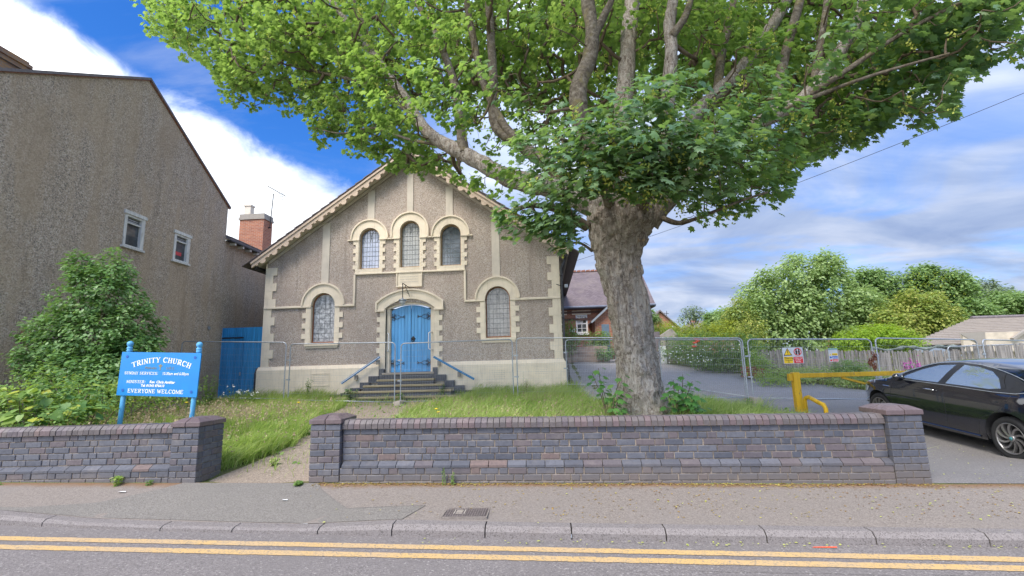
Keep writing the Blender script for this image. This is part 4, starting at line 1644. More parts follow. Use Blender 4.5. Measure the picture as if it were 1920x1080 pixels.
# verge: soffit, bargeboard with scallops, tile courses
OV = .42
YB = YF - OV
for s_ in (-1, 1):
    def vp(u, off):          # u = horizontal distance from apex, off = vertical offset from wall line
        return (CX + s_ * u, APZ + off - SL * u)
    U = 6.12
    n_ = 1 if s_ > 0 else -1
    pl = [vp(0, .10), vp(U, .10), vp(U, .03), vp(0, .03)]
    MB().prism_xz(pl, YB + .05, YF - .002).build('soffit', M['cream2'], ch)
    MB().prism_xz([vp(HW + .02, .095), vp(U, .10), vp(U, .05), vp(HW + .02, .05)], YF + .002, YF + LEN).build('eaves_soffit', M['cream2'], ch)
    # rendered band under the soffit on the wall
    MB().prism_xz([vp(0.12, -.0), vp(HW - .05, -.0), vp(HW - .05, -.13), vp(.12, -.13)], YF - .05, YF - .031).build('verge_band', M['cream2'], ch)
    bb = MB().prism_xz([vp(0, .20), vp(U, .20), vp(U, -.0), vp(0, -.0)], YB, YB + .045).build('bargeboard', M['barge'], ch)
    MB().prism_xz([vp(0, .235), vp(U + .03, .235), vp(U + .03, .15), vp(0, .15)], YB - .035, YB - .002).build('bargeboard_moulding', M['barge'], bb)
    L = U / cos(math.atan(SL))
    k = 0
    d = .30
    while d < U - .05:
        cxx, czz = vp(d, -.005)
        big = True
        rr = .125
        ang0 = -math.degrees(math.atan(SL)) * s_
        pts = [(cxx + rr * cos(radians(ang0 + 180 + a)), czz + rr * sin(radians(ang0 + 180 + a))) for a in range(0, 181, 18)]
        MB().prism_xz(pts, YB, YB + .045).build('scallop', M['barge'], bb)
        if d + .25 < U:
            cxx, czz = vp(d + .225, -.0)
            rr = .05
            pts = [(cxx + rr * cos(radians(ang0 + 180 + a)), czz + rr * sin(radians(ang0 + 180 + a))) for a in range(0, 181, 30)]
            MB().prism_xz(pts, YB + .004, YB + .041).build('scallop', M['barge'], bb)
        d += .45
    # roof slope of overlapping tile courses
    slope = MB().prism_xz([vp(0, .33), vp(U + .1, .33), vp(U + .1, .24), vp(0, .24)], YB + .02, YF + LEN + .3).build('roof', M['darkroof'], ch)
    d = .0
    while d < U:
        a, b = vp(d, .34), vp(d + .40, .34)
        mb = MB()
        mb.prism_xz([(a[0], a[1] + .0), (b[0], b[1] + .045), (b[0], b[1] + .005), (a[0], a[1] - .02)], YB - .01, YF + LEN + .32)
        mb.build('tile_course', M['darkroof'], slope)
        d += .34
MB().tube([(CX, YB - .03, APZ + .38), (CX, YF + LEN, APZ + .38)], .10, 8).build('ridge_tiles', M['darkroof'], ch)
# gutter end and drainpipe
for s_ in (-1, 1):
    x = CX + s_ * 6.02
    zg = APZ - SL * 6.02 + .03
    MB().tube([(x, YB + .12, zg - .08), (x, YF + LEN, zg - .08)], .065, 10).build('gutter', M['fascia'], ch)
xr_ = CX + HW + .10
zg = APZ - SL * 6.02 - .05
mb = MB()
mb.tube([(xr_ + .15, YF + .02, zg), (xr_ + .13, YF - .02, zg - .15), (xr_, YF - .06, zg - .45), (xr_, YF - .06, 1.75), (xr_ + .07, YF - .10, 1.60), (xr_ + .10, YF - .18, 1.48), (xr_ + .10, YF - .18, .55)], .045, 10)
for z in (4.8, 3.2, 2.0):
    mb.tube([(xr_, YF - .06, z), (xr_, YF - .06, z + .09)], .06, 10)
mb.build('drainpipe', M['blackpipe'], ch, smooth=True)
mb = MB()
mb.tube([(CX - HW - .12, YF + .1, 1.72), (CX - HW - .16, YF - .05, 1.66), (CX - HW - .18, YF - .08, 1.5), (CX - HW - .18, YF - .08, .55)], .05, 10)
mb.build('drainpipe', M['blackpipe'], ch, smooth=True)
# small floodlight on an arm by the right corner
q = A(1057, 537, YF - .1)
mb = MB()
mb.tube([(CX + HW - .12, YF - .02, q.z + .12), (CX + HW + .08, YF - .12, q.z + .02), (CX + HW + .22, YF - .2, q.z + .05)], .014, 6)
mb.build('floodlight_arm', M['iron'], ch)
MB().box(CX + HW + .20, CX + HW + .32, YF - .26, YF - .14, q.z - .07, q.z + .06).build('floodlight', M['galv'], ch, bevel=.01)

# ================================================================== BLUE SIDE GATE
gt = thing('side_gate', 'tall sky blue boarded timber gate between the church and the roughcast house', 'gate', (-11.7, 17.62, .6))
gx0, gx1 = -12.60, -10.94
gz = A(450, 614, 17.6).z
MB().box(gx0, gx1, 17.66, 17.70, .5, gz).build('gate_backing', M['bluegate'], gt)
n = 18
w = (gx1 - gx0) / n
for i in range(n):
    a = gx0 + i * w
    dr = i < 10
    MB().box(a + .004, a + w - .004, 17.635 if not dr else 17.620, 17.655, .52, gz - (.02 if not dr else .42)).build('plank', M['bluegate'], gt)
    if dr:
        MB().box(a + .004, a + w - .004, 17.635, 17.655, gz - .36, gz - .02).build('plank', M['bluegate'], gt)
MB().box(gx0, gx0 + .07, 17.59, 17.617, .52, gz).build('gate_post', M['bluegate'], gt)
MB().box(gx0 + .07, gx0 + 10 * w, 17.58, 17.617, gz - .42, gz - .38).build('door_head', M['fascia'], gt)
MB().box(gx0 + 9.4 * w, gx0 + 9.7 * w, 17.56, 17.617, 1.45, 1.58).build('handle', M['galv'], gt)

# ================================================================== ROUGHCAST HOUSE (left)
TH = radians(-3.0)
HX, HY = -12.53, 17.6              # a point on its flank wall


def hw_pt(y, z, out=0.0):          # point on the flank wall plane
    t_ = (y - HY)
    return Vector((HX + t_ * math.tan(TH) + out * cos(TH), y - out * sin(TH), z))


hs_ = thing('roughcast_house', 'tall brown roughcast house with a blank gable wall and two small windows', 'house', (-14, 13, .5))


def hprism(poly, o0, o1):          # polygon in (y,z) on the flank plane, extruded outward from o0 to o1
    mb = MB()
    n = len(poly)
    mb.add([hw_pt(y, z, o1) for y, z in poly] + [hw_pt(y, z, o0) for y, z in poly],
           [tuple(range(n)), tuple(range(2 * n - 1, n - 1, -1))] + [(i, i + n, (i + 1) % n + n, (i + 1) % n) for i in range(n)])
    return mb


def hplate(outer, holes, o0, o1):
    mb = MB()
    mb.sheet_xz(outer, holes, 0, 1)
    mb.v = [tuple(hw_pt(x, z, o1 if y == 0 else o0)) for x, y, z in mb.v]
    return mb


RZ, RY = 10.87, 12.91
GS = .607
yfr, ybk = 8.30, 17.34
zfr, zbk = RZ - GS * (RY - yfr), 8.18


def flank(px, py):                 # pixel sight line met with the flank wall: (y, z)
    d = ray(px, py)
    n = Vector((cos(TH), -sin(TH), 0))
    t_ = (Vector((HX, HY, 0)) - EYE).dot(n) / d.dot(n)
    p = EYE + d * t_
    return p.y, p.z


w1 = [flank(229, 459), flank(264, 470), flank(271, 412), flank(237, 402)]
w2 = [flank(323, 487), flank(351, 495), flank(355, 446), flank(330, 439)]
wins = []
for w_ in (w1, w2):
    ya = (w_[0][0] + w_[3][0]) / 2
    yb = (w_[1][0] + w_[2][0]) / 2
    za = (w_[0][1] + w_[1][1]) / 2
    zb = (w_[2][1] + w_[3][1]) / 2
    wins.append((ya, yb, za, zb))
holes = [[(a, c), (b, c), (b, d), (a, d)] for a, b, c, d in wins]
hplate([(yfr, 0), (ybk, 0), (ybk, zbk), (RY, RZ), (yfr, zfr)], holes, -.35, 0).build('gable_wall', M['rough'], hs_)
# rest of the body, set back inside the walls
hprism([(yfr, 0), (yfr + .3, 0), (yfr + .3, zfr - .1), (yfr, zfr - .1)], -7.5, -.352).build('front_wall', M['redbrick'], hs_)
hprism([(ybk - .3, 0), (ybk, 0), (ybk, zbk - .1), (ybk - .3, zbk - .1)], -7.5, -.352).build('rear_wall', M['rough'], hs_)
hprism([(yfr - .12, zfr + .02), (RY, RZ + .08), (RY, RZ + .0), (yfr - .12, zfr - .06)], -7.5, .06).build('roof', M['darkroof'], hs_)
hprism([(RY, RZ + .08), (ybk + .10, zbk + .02), (ybk + .10, zbk - .06), (RY, RZ + .0)], -7.5, .06).build('roof', M['darkroof'], hs_)
mterra = plain('terracotta_verge', (0.27, 0.12, 0.075), .8, vary=.3, scale=12)
hprism([(yfr - .12, zfr - .03), (RY, RZ + .03), (RY, RZ - .03), (yfr - .12, zfr - .09)], .0, .035).build('verge_tiles', mterra, hs_)
hprism([(RY, RZ + .03), (ybk + .10, zbk - .03), (ybk + .10, zbk - .09), (RY, RZ - .03)], .0, .035).build('verge_tiles', mterra, hs_)
for i, (ya, yb, za, zb) in enumerate(wins):
    wd = MB()
    f = .06

    def hbx(y0, y1, z0, z1, o0, o1):
        wd.add([hw_pt(y, z, o) for o in (o1, o0) for y, z in ((y0, z0), (y1, z0), (y1, z1), (y0, z1))],
               [(0, 1, 2, 3), (7, 6, 5, 4), (0, 4, 5, 1), (1, 5, 6, 2), (2, 6, 7, 3), (3, 7, 4, 0)])
    hbx(ya - .03, ya + f, za, zb, -.06, .02)
    hbx(yb - f - .04, yb + .03, za, zb, -.06, .03)
    hbx(ya + f, yb - f - .04, zb - f, zb, -.06, .02)
    hbx(ya + f, yb - f - .04, za, za + .05, -.06, .02)
    hbx(ya + f, yb - f - .04, za + (zb - za) * .73, za + (zb - za) * .77, -.05, .0)
    w_ = wd.build('window', M['whiteworn'], hs_)
    wd = MB()
    hbx(ya - .08, yb + .08, zb + .004, zb + .11, -.02, .05)
    wd.build('window_head', M['whiteworn'], w_)
    wd = MB()
    hbx(ya - .09, yb + .07, za - .06, za - .004, -.02, .07)
    wd.build('window_sill', M['whiteworn'], w_)
    wd = MB()
    hbx(ya, yb, za, zb, -.075, -.062)
    wd.build('pane', M['glass_dark'], w_)
    wd = MB()
    for k in range(3):
        hbx(ya + f, yb - .1, za + (zb - za) * (.80 + k * .06), za + (zb - za) * (.83 + k * .06), -.061, -.05)
    wd.build('blind_slats', M['galv'], w_)
    if i == 1:
        wd = MB()
        hbx(ya + .15, yb - .25, za + .22, za + .34, -.061, -.055)
        wd.build('red_bow', M['pinkcloth'], w_)
# terracotta vent hood and round pipe hole
yv, zv = flank(47, 627)
mb = MB()
mb.add([hw_pt(yv - .13, zv - .12, .0), hw_pt(yv + .13, zv - .12, .0), hw_pt(yv + .13, zv - .12, .16), hw_pt(yv - .13, zv - .12, .16), hw_pt(yv - .10, zv + .10, .0), hw_pt(yv + .10, zv + .10, .0), hw_pt(yv + .10, zv + .10, .05), hw_pt(yv - .10, zv + .10, .05)],
       [(0, 1, 2, 3), (7, 6, 5, 4), (0, 4, 5, 1), (1, 5, 6, 2), (2, 6, 7, 3), (3, 7, 4, 0)])
mb.build('vent_hood', mterra, hs_)
yv, zv = flank(391, 615)
mb = MB()
p0 = hw_pt(yv, zv, 0)
mb.tube([hw_pt(yv, zv, -.1), hw_pt(yv, zv, .03)], .085, 14)
mb.build('pipe_collar', M['capstone'], hs_)
mb = MB()
mb.tube([hw_pt(yv, zv, .0), hw_pt(yv, zv, .035)], .06, 14)
mb.build('pipe_mouth', M['galv'], hs_)
# rear wing with slate roof
ye = 24.5
eL, rL = 6.88, 7.9
hprism([(ybk + .002, 0), (ye, 0), (ye, eL - .1), (ybk + .002, eL - .1)], -.3, -.02).build('rear_wing_wall', M['rough'], hs_)
mb = MB()
def slab(o1, z1, o2, z2, t_=.09, y0=ybk, y1=ye):
    return [hw_pt(y0, z1, o1), hw_pt(y1, z1, o1), hw_pt(y1, z2, o2), hw_pt(y0, z2, o2), hw_pt(y0, z1 - t_, o1), hw_pt(y1, z1 - t_, o1), hw_pt(y1, z2 - t_, o2), hw_pt(y0, z2 - t_, o2)]
sb = [(0, 1, 2, 3), (7, 6, 5, 4), (0, 4, 5, 1), (1, 5, 6, 2), (2, 6, 7, 3), (3, 7, 4, 0)]
ne = 9
wr = MB().add(slab(.22, eL, -1.6, eL + .75), sb).build('wing_roof', M['darkroof'], hs_)
for k in range(ne):
    o1 = .23 - k * .2
    zk = eL + .005 + k * .2 * .412
    MB().add(slab(o1, zk + .035, o1 - .22, zk + .09, .03), sb).build('slate_course', M['darkroof'], wr)
MB().add(slab(.24, eL - .08, .02, eL - .08, .05), sb).build('wing_soffit', M['fascia'], wr)
mb = MB()
yy = ybk + .3
while yy < ye:
    mb.add([hw_pt(a, z, o) for o in (.2, -.02) for a, z in ((yy, eL - .22), (yy + .1, eL - .22), (yy + .1, eL - .13), (yy, eL - .13))], sb)
    yy += .55
mb.build('eaves_brackets', M['whiteworn'], wr)

# house chimneys
def chimney(parent, x0, x1, y0, y1, z0, z1, mat, name='chimney'):
    c = MB().box(x0, x1, y0, y1, z0, z1).build(name, mat, parent)
    MB().box(x0 - .05, x1 + .05, y0 - .05, y1 + .05, z1 + .002, z1 + .10).build('corbel', M['capstone'], c)
    MB().box(x0 - .02, x1 + .02, y0 - .02, y1 + .02, z1 + .102, z1 + .30).build('chimney_cap', M['capstone'], c)
    return c


cY = 22.0
pA, pB = A(450, 410, cY), A(495, 410, cY)
zb_, zt_ = A(470, 480, cY).z - .6, A(470, 411, cY).z
c = chimney(hs_, pA.x, pB.x, cY, cY + .75, zb_, zt_ - .02, M['redbrick'])
pt = A(467, 385, cY + .3)
MB().box(pt.x - .17, pt.x + .17, cY + .2, cY + .5, zt_ + .28, pt.z).build('chimney_pot', M['cream2'], c, bevel=.02)
MB().box(pt.x - .20, pt.x + .20, cY + .17, cY + .53, pt.z - .08, pt.z + .0).build('pot_rim', M['cream2'], c)
# big buff chimney top left
bX = -13.3
q0 = AX(0, 141, bX)
tl, tr = AX(0, 97, bX), AX(50, 128, bX)
y0c, y1c = tr.y - 2.4, tr.y
c = MB().box(bX - .9, bX, y0c, y1c - .04, 7.5, tr.z - .12).build('chimney', M['yellowbrick'], hs_)
MB().box(bX - .95, bX + .05, y0c - .05, y1c + .02, tr.z - .118, tr.z).build('corbel', M['yellowbrick'], c)
MB().box(bX - .99, bX + .09, y0c - .1, y1c + .07, tr.z + .002, tr.z + .09).build('corbel', M['yellowbrick'], c)
MB().box(bX - .95, bX + .04, y0c - .1, y1c + .02, tr.z + .092, tr.z + .17).build('corbel', M['yellowbrick'], c)

# tv aerial strapped to the rear chimney
at_ = thing('tv_aerial', 'thin television aerial on a pole strapped to the red brick chimney', 'aerial', A(506, 425, cY + .3))
b0, t0 = A(506, 427, cY + .4), A(513, 363, cY + .4)
MB().tube([b0, t0], .022, 6).build('pole', M['iron'], at_)
l0, r0 = A(502, 349, cY + .1), A(536, 368, cY + .6)
mb = MB()
mb.bar(l0, r0, .03, .03)
d = (r0 - l0)
for i in range(9):
    c_ = l0.lerp(r0, .03 + i * .085)
    mb.bar(c_ - Vector((.0, .16, 0)), c_ + Vector((.0, .16, 0)), .012, .012)
mb.build('boom', M['iron'], at_)
mb = MB()
for dz in (-.09, .09):
    for k in range(3):
        c_ = r0 + Vector((-.10 - k * .14, 0, dz - .02))
        mb.bar(c_ - Vector((0, .2, 0)), c_ + Vector((0, .2, 0)), .014, .014)
    mb.bar(r0 + Vector((-.42, -.2, dz)), r0 + Vector((.02, -.2, dz)), .012, .012)
    mb.bar(r0 + Vector((-.42, .2, dz)), r0 + Vector((.02, .2, dz)), .012, .012)
mb.build('reflector', M['galv'], at_)
mb = MB()
mb.bar(b0 + Vector((-.10, 0, .0)), b0 + Vector((.05, 0, 0)), .05, .05)
mb.build('clamp', M['iron'], at_)


# ================================================================== NOTICEBOARD
FONT = bpy.data.fonts.load('<builtin>') if False else None


def text_mesh(name, body, mat, parent, origin, ex, ez, size, bold=0.0, squeeze=1.0, shear=0.0, n_out=None):
    """flat lettering on a plane spanned by ex (along the line) and ez (up)"""
    cu = bpy.data.curves.new(name, 'FONT')
    cu.body = body
    cu.size = size
    cu.offset = bold
    cu.shear = shear
    cu.extrude = 0.0008
    cu.resolution_u = 2
    cu.align_x = 'LEFT'
    tmp = bpy.data.objects.new('tmp', cu)
    COL.objects.link(tmp)
    dg = bpy.context.evaluated_depsgraph_get()
    me = bpy.data.meshes.new_from_object(tmp.evaluated_get(dg))
    bpy.data.objects.remove(tmp)
    me.name = name
    ey = ex.cross(ez)
    for v in me.vertices:
        v.co = origin + ex * (v.co.x * squeeze) + ez * v.co.y + ey * v.co.z
    me.materials.clear()
    me.materials.append(M[mat])
    return inst(name, me, parent)


# serifed capitals drawn as strokes in a 1x1 cell: ((x0,y0),(x1,y1), thick?)
SER = {
    'T': [((.5, 0), (.5, 1), 1), ((.03, .96), (.97, .96), 0), ((.05, .82), (.05, 1), 0), ((.95, .82), (.95, 1), 0), ((.32, .03), (.68, .03), 0)],
    'R': [((.22, 0), (.22, 1), 1), ((.05, .03), (.40, .03), 0), ((.05, .97), (.6, .97), 0), ((.6, .97), (.78, .85), 1), ((.78, .85), (.78, .65), 1), ((.78, .65), (.6, .52), 1), ((.6, .52), (.22, .52), 0), ((.48, .52), (.85, .03), 1), ((.78, .03), (1, .03), 0)],
    'I': [((.5, 0), (.5, 1), 1), ((.25, .03), (.75, .03), 0), ((.25, .97), (.75, .97), 0)],
    'N': [((.18, 0), (.18, 1), 0), ((.18, .97), (.82, .03), 1), ((.82, 0), (.82, 1), 0), ((.02, .03), (.34, .03), 0), ((.02, .97), (.25, .97), 0), ((.66, .97), (.98, .97), 0)],
    'Y': [((.5, 0), (.5, .48), 1), ((.5, .48), (.15, .97), 1), ((.5, .48), (.85, .97), 0), ((.32, .03), (.68, .03), 0), ((.0, .97), (.32, .97), 0), ((.68, .97), (1, .97), 0)],
    'C': [((.90, .80), (.70, .95), 0), ((.70, .95), (.42, .97), 0), ((.42, .97), (.16, .78), 1), ((.16, .78), (.10, .5), 1), ((.10, .5), (.16, .22), 1), ((.16, .22), (.42, .03), 1), ((.42, .03), (.70, .05), 0), ((.70, .05), (.92, .22), 0), ((.90, .72), (.90, 1), 0)],
    'H': [((.2, 0), (.2, 1), 1), ((.8, 0), (.8, 1), 1), ((.2, .5), (.8, .5), 0), ((.03, .03), (.37, .03), 0), ((.03, .97), (.37, .97), 0), ((.63, .03), (.97, .03), 0), ((.63, .97), (.97, .97), 0)],
    'U': [((.2, .97), (.2, .25), 1), ((.2, .25), (.35, .05), 1), ((.35, .05), (.62, .05), 0), ((.62, .05), (.8, .25), 0), ((.8, .25), (.8, .97), 0), ((.03, .97), (.38, .97), 0), ((.64, .97), (.97, .97), 0)],
    'E': [((.22, 0), (.22, 1), 1), ((.05, .03), (.88, .03), 0), ((.05, .97), (.85, .97), 0), ((.22, .52), (.62, .52), 0), ((.85, .78), (.85, .97), 0), ((.88, .03), (.88, .25), 0), ((.62, .42), (.62, .62), 0)],
    'V': [((.15, .97), (.5, .02), 1), ((.5, .02), (.85, .97), 0), ((.0, .97), (.32, .97), 0), ((.68, .97), (1, .97), 0)],
    'O': [((.42, .97), (.16, .78), 1), ((.16, .78), (.08, .5), 1), ((.08, .5), (.16, .22), 1), ((.16, .22), (.42, .03), 1), ((.42, .03), (.58, .03), 0), ((.58, .03), (.84, .22), 1), ((.84, .22), (.92, .5), 1), ((.92, .5), (.84, .78), 1), ((.84, .78), (.58, .97), 1), ((.58, .97), (.42, .97), 0)],
    'W': [((.08, .97), (.3, .03), 1), ((.3, .03), (.5, .9), 0), ((.5, .9), (.7, .03), 1), ((.7, .03), (.92, .97), 0), ((-.05, .97), (.22, .97), 0), ((.78, .97), (1.05, .97), 0)],
    'L': [((.25, 0), (.25, 1), 1), ((.08, .97), (.42, .97), 0), ((.08, .03), (.88, .03), 0), ((.88, .03), (.88, .28), 0)],
    'M': [((.12, 0), (.12, 1), 0), ((.14, .97), (.5, .1), 1), ((.5, .1), (.86, .97), 0), ((.88, 0), (.88, 1), 1), ((-.02, .03), (.28, .03), 0), ((.72, .03), (1.02, .03), 0)],
    'S': [((.82, .80), (.62, .97), 0), ((.62, .97), (.32, .95), 0), ((.32, .95), (.15, .75), 1), ((.15, .75), (.35, .56), 1), ((.35, .56), (.68, .44), 1), ((.68, .44), (.86, .24), 1), ((.86, .24), (.68, .04), 1), ((.68, .04), (.35, .03), 0), ((.35, .03), (.14, .2), 0), ((.82, .72), (.82, .98), 0), ((.14, .02), (.14, .28), 0)],
    'D': [((.2, 0), (.2, 1), 1), ((.05, .03), (.55, .03), 0), ((.05, .97), (.55, .97), 0), ((.55, .97), (.85, .75), 1), ((.85, .75), (.9, .5), 1), ((.9, .5), (.85, .25), 1), ((.85, .25), (.55, .03), 1)],
    'A': [((.15, .03), (.5, .98), 0), ((.5, .98), (.85, .03), 1), ((.28, .36), (.72, .36), 0), ((.0, .03), (.3, .03), 0), ((.68, .03), (1, .03), 0)],
    ':': [((.5, .12), (.5, .26), 2), ((.5, .62), (.5, .76), 2)],
}


def serif_line(mb, txt, place, w, h, gap=.12, bold=1.0):
    """place(u, v) -> 3D; letters advance along u"""
    u = 0
    for i, chh in enumerate(txt):
        if chh == ' ':
            u += w * .55
            continue
        k = .45 if chh in 'I:' else (1.25 if chh in 'MW' else 1.0)
        ww = w * k
        for (a, b, th) in SER[chh]:
            xo = (lambda q: (q - .5) / 1 * (w * .8) + ww / 2) if chh in 'I:' else (lambda q: q * ww)
            A2 = Vector((u + xo(a[0]), a[1] * h))
            B2 = Vector((u + xo(b[0]), b[1] * h))
            d = (B2 - A2)
            if d.length < 1e-6:
                continue
            d.normalize()
            nrm = Vector((-d.y, d.x)) * (h * (.085 if th else .045) * bold)
            e = d * (h * .02)
            pts = [A2 - e - nrm, B2 + e - nrm, B2 + e + nrm, A2 - e + nrm]
            mb.add([place(p.x, p.y, letter_u=u + ww / 2) for p in pts], [(0, 1, 2, 3)])
        u += ww + w * gap
    return u - w * gap


def line_width(txt, w, gap=.12):
    u = 0
    for chh in txt:
        u += w * .55 if chh == ' ' else w * (.45 if chh in 'I:' else (1.25 if chh in 'MW' else 1.0)) + w * gap
    return u - w * gap


nb = thing('noticeboard', 'blue church noticeboard with white lettering on two round-topped blue posts', 'noticeboard', (-6.4, 7.5, .45))
nTL, nTR, nBR, nBL = A(229, 655, 7.5), A(377, 657, 7.42), A(367.5, 735, 7.42), A(218, 741, 7.5)
nex = (nTR - nTL)
nW = nex.length
nex.normalize()
nH = ((nTL - nBL).length + (nTR - nBR).length) / 2
nez = ((nTL - nBL).normalized() + (nTR - nBR).normalized()).normalized()
ney = nex.cross(nez).normalized()
if ney.y > 0:
    ney = -ney                       # towards the viewer
nO = nBL


def nb_pt(u, v, o=0.0):
    return nO + nex * u + nez * v + ney * o


mb = MB()
mb.add([nb_pt(0, 0, 0), nb_pt(nW, 0, 0), nb_pt(nW, nH, 0), nb_pt(0, nH, 0), nb_pt(0, 0, -.02), nb_pt(nW, 0, -.02), nb_pt(nW, nH, -.02), nb_pt(0, nH, -.02)], sb)
board = mb.build('board', M['sign'], nb)
for u in (.085, nW - .085):
    p = nb_pt(u, nH, -.05)
    q = nb_pt(u, 0, -.05)
    dd = (p - q).normalized()
    top = p + dd * .16
    foot = q - dd * (q.z - G(q.x, q.y) + .3)
    pm = MB().tube([foot, p + dd * .005], .036, 14)
    po = pm.build('post', M['postblue'], nb, smooth=True)
    prof = [(.036, 0), (.043, .012), (.043, .03), (.036, .04), (.043, .05), (.043, .07), (.028, .082), (.040, .10), (.048, .125), (.046, .15), (.030, .172), (.006, .180)]
    MB().lathe(prof, p + dd * .004, 16).build('finial', M['postblue'], po, smooth=True)
mb = MB()
for u, v in ((.11, nH - .075), (nW - .10, nH - .075), (.11, .085), (nW - .10, .085)):
    c = nb_pt(u, v, .002)
    o = MB().add([c + (nex * cos(a) + nez * sin(a)) * .024 + ney * .004 for a in [2 * pi * i / 12 for i in range(12)]], [tuple(range(12))]).build('bolt_cap', M['signdark'], board)
# arched TRINITY CHURCH
w = .079
tot = line_width('TRINITY CHURCH', w, .10)
R_arc = 1.55


def arched(u, v, letter_u=0):
    c = letter_u - tot / 2
    a = c / R_arc
    base = Vector((sin(a) * R_arc, cos(a) * R_arc - R_arc))
    tx, ty = Vector((cos(a), -sin(a))), Vector((sin(a), cos(a)))
    p = base + tx * (u - letter_u) + ty * v
    return nb_pt(nW / 2 + .03 + p.x, nH - .165 + p.y, .003)


mb = MB()
serif_line(mb, 'TRINITY CHURCH', arched, w, .083, .10, 1.25)
mb.build('lettering', M['white'], board)


def straight(u0, v0):
    return lambda u, v, letter_u=0: nb_pt(u0 + u, v0 + v, .003)


mb = MB()
serif_line(mb, 'SUNDAY SERVICES:', straight(.10, .345), .0395, .045, .10, 1.1)
mb.build('lettering', M['white'], board)
o = text_mesh('lettering', '10.30am and 6.00pm', 'white', board, nb_pt(.80, .348, .003), nex, nez, .064, .0006, .90)
mb = MB()
serif_line(mb, 'MINISTER:', straight(.16, .205), .042, .046, .10, 1.1)
mb.build('lettering', M['white'], board)
text_mesh('lettering', 'Rev. Chris Ambler', 'white', board, nb_pt(.585, .209, .003), nex, nez, .060, .0018, 1.02, .15)
text_mesh('lettering', 'Tel: 01543 876610', 'white', board, nb_pt(.43, .150, .003), nex, nez, .056, .0018, 1.02, .15)
mb = MB()
serif_line(mb, 'EVERYONE WELCOME', straight(.20, .048), .0585, .062, .10, 1.1)
mb.build('lettering', M['white'], board)
text_mesh('worn_lettering', 'Methodist', 'gold', board, nb_pt(.47, .44, .003), nex, nez, .055, -.0005, .95)
text_mesh('worn_lettering', 'U.R.C.', 'gold', board, nb_pt(.86, .44, .003), nex, nez, .055, -.0005, 1.1)
MB().add([nb_pt(.22, .425, .003), nb_pt(1.2, .425, .003), nb_pt(1.2, .428, .003), nb_pt(.22, .428, .003)], [(0, 1, 2, 3)]).build('faded_rule', M['faded'], board)
c = (nW / 2 + .02, nH - .235)
mb = MB()
for x0, x1, z0, z1 in ((-.006, .006, -.055, .045), (-.035, .035, .008, .022)):
    mb.add([nb_pt(c[0] + x0, c[1] + z0, .003), nb_pt(c[0] + x1, c[1] + z0, .003), nb_pt(c[0] + x1, c[1] + z1, .003), nb_pt(c[0] + x0, c[1] + z1, .003)], [(0, 1, 2, 3)])
ring = [(c[0] + .022 * cos(a), c[1] + .015 + .022 * sin(a)) for a in [2 * pi * i / 14 for i in range(15)]]
for a, b in zip(ring, ring[1:]):
    mb.add([nb_pt(a[0], a[1] - .003, .0035), nb_pt(b[0], b[1] - .003, .0035), nb_pt(b[0], b[1] + .003, .0035), nb_pt(a[0], a[1] + .003, .0035)], [(0, 1, 2, 3)])
mb.build('cross_emblem', M['gold'], board)


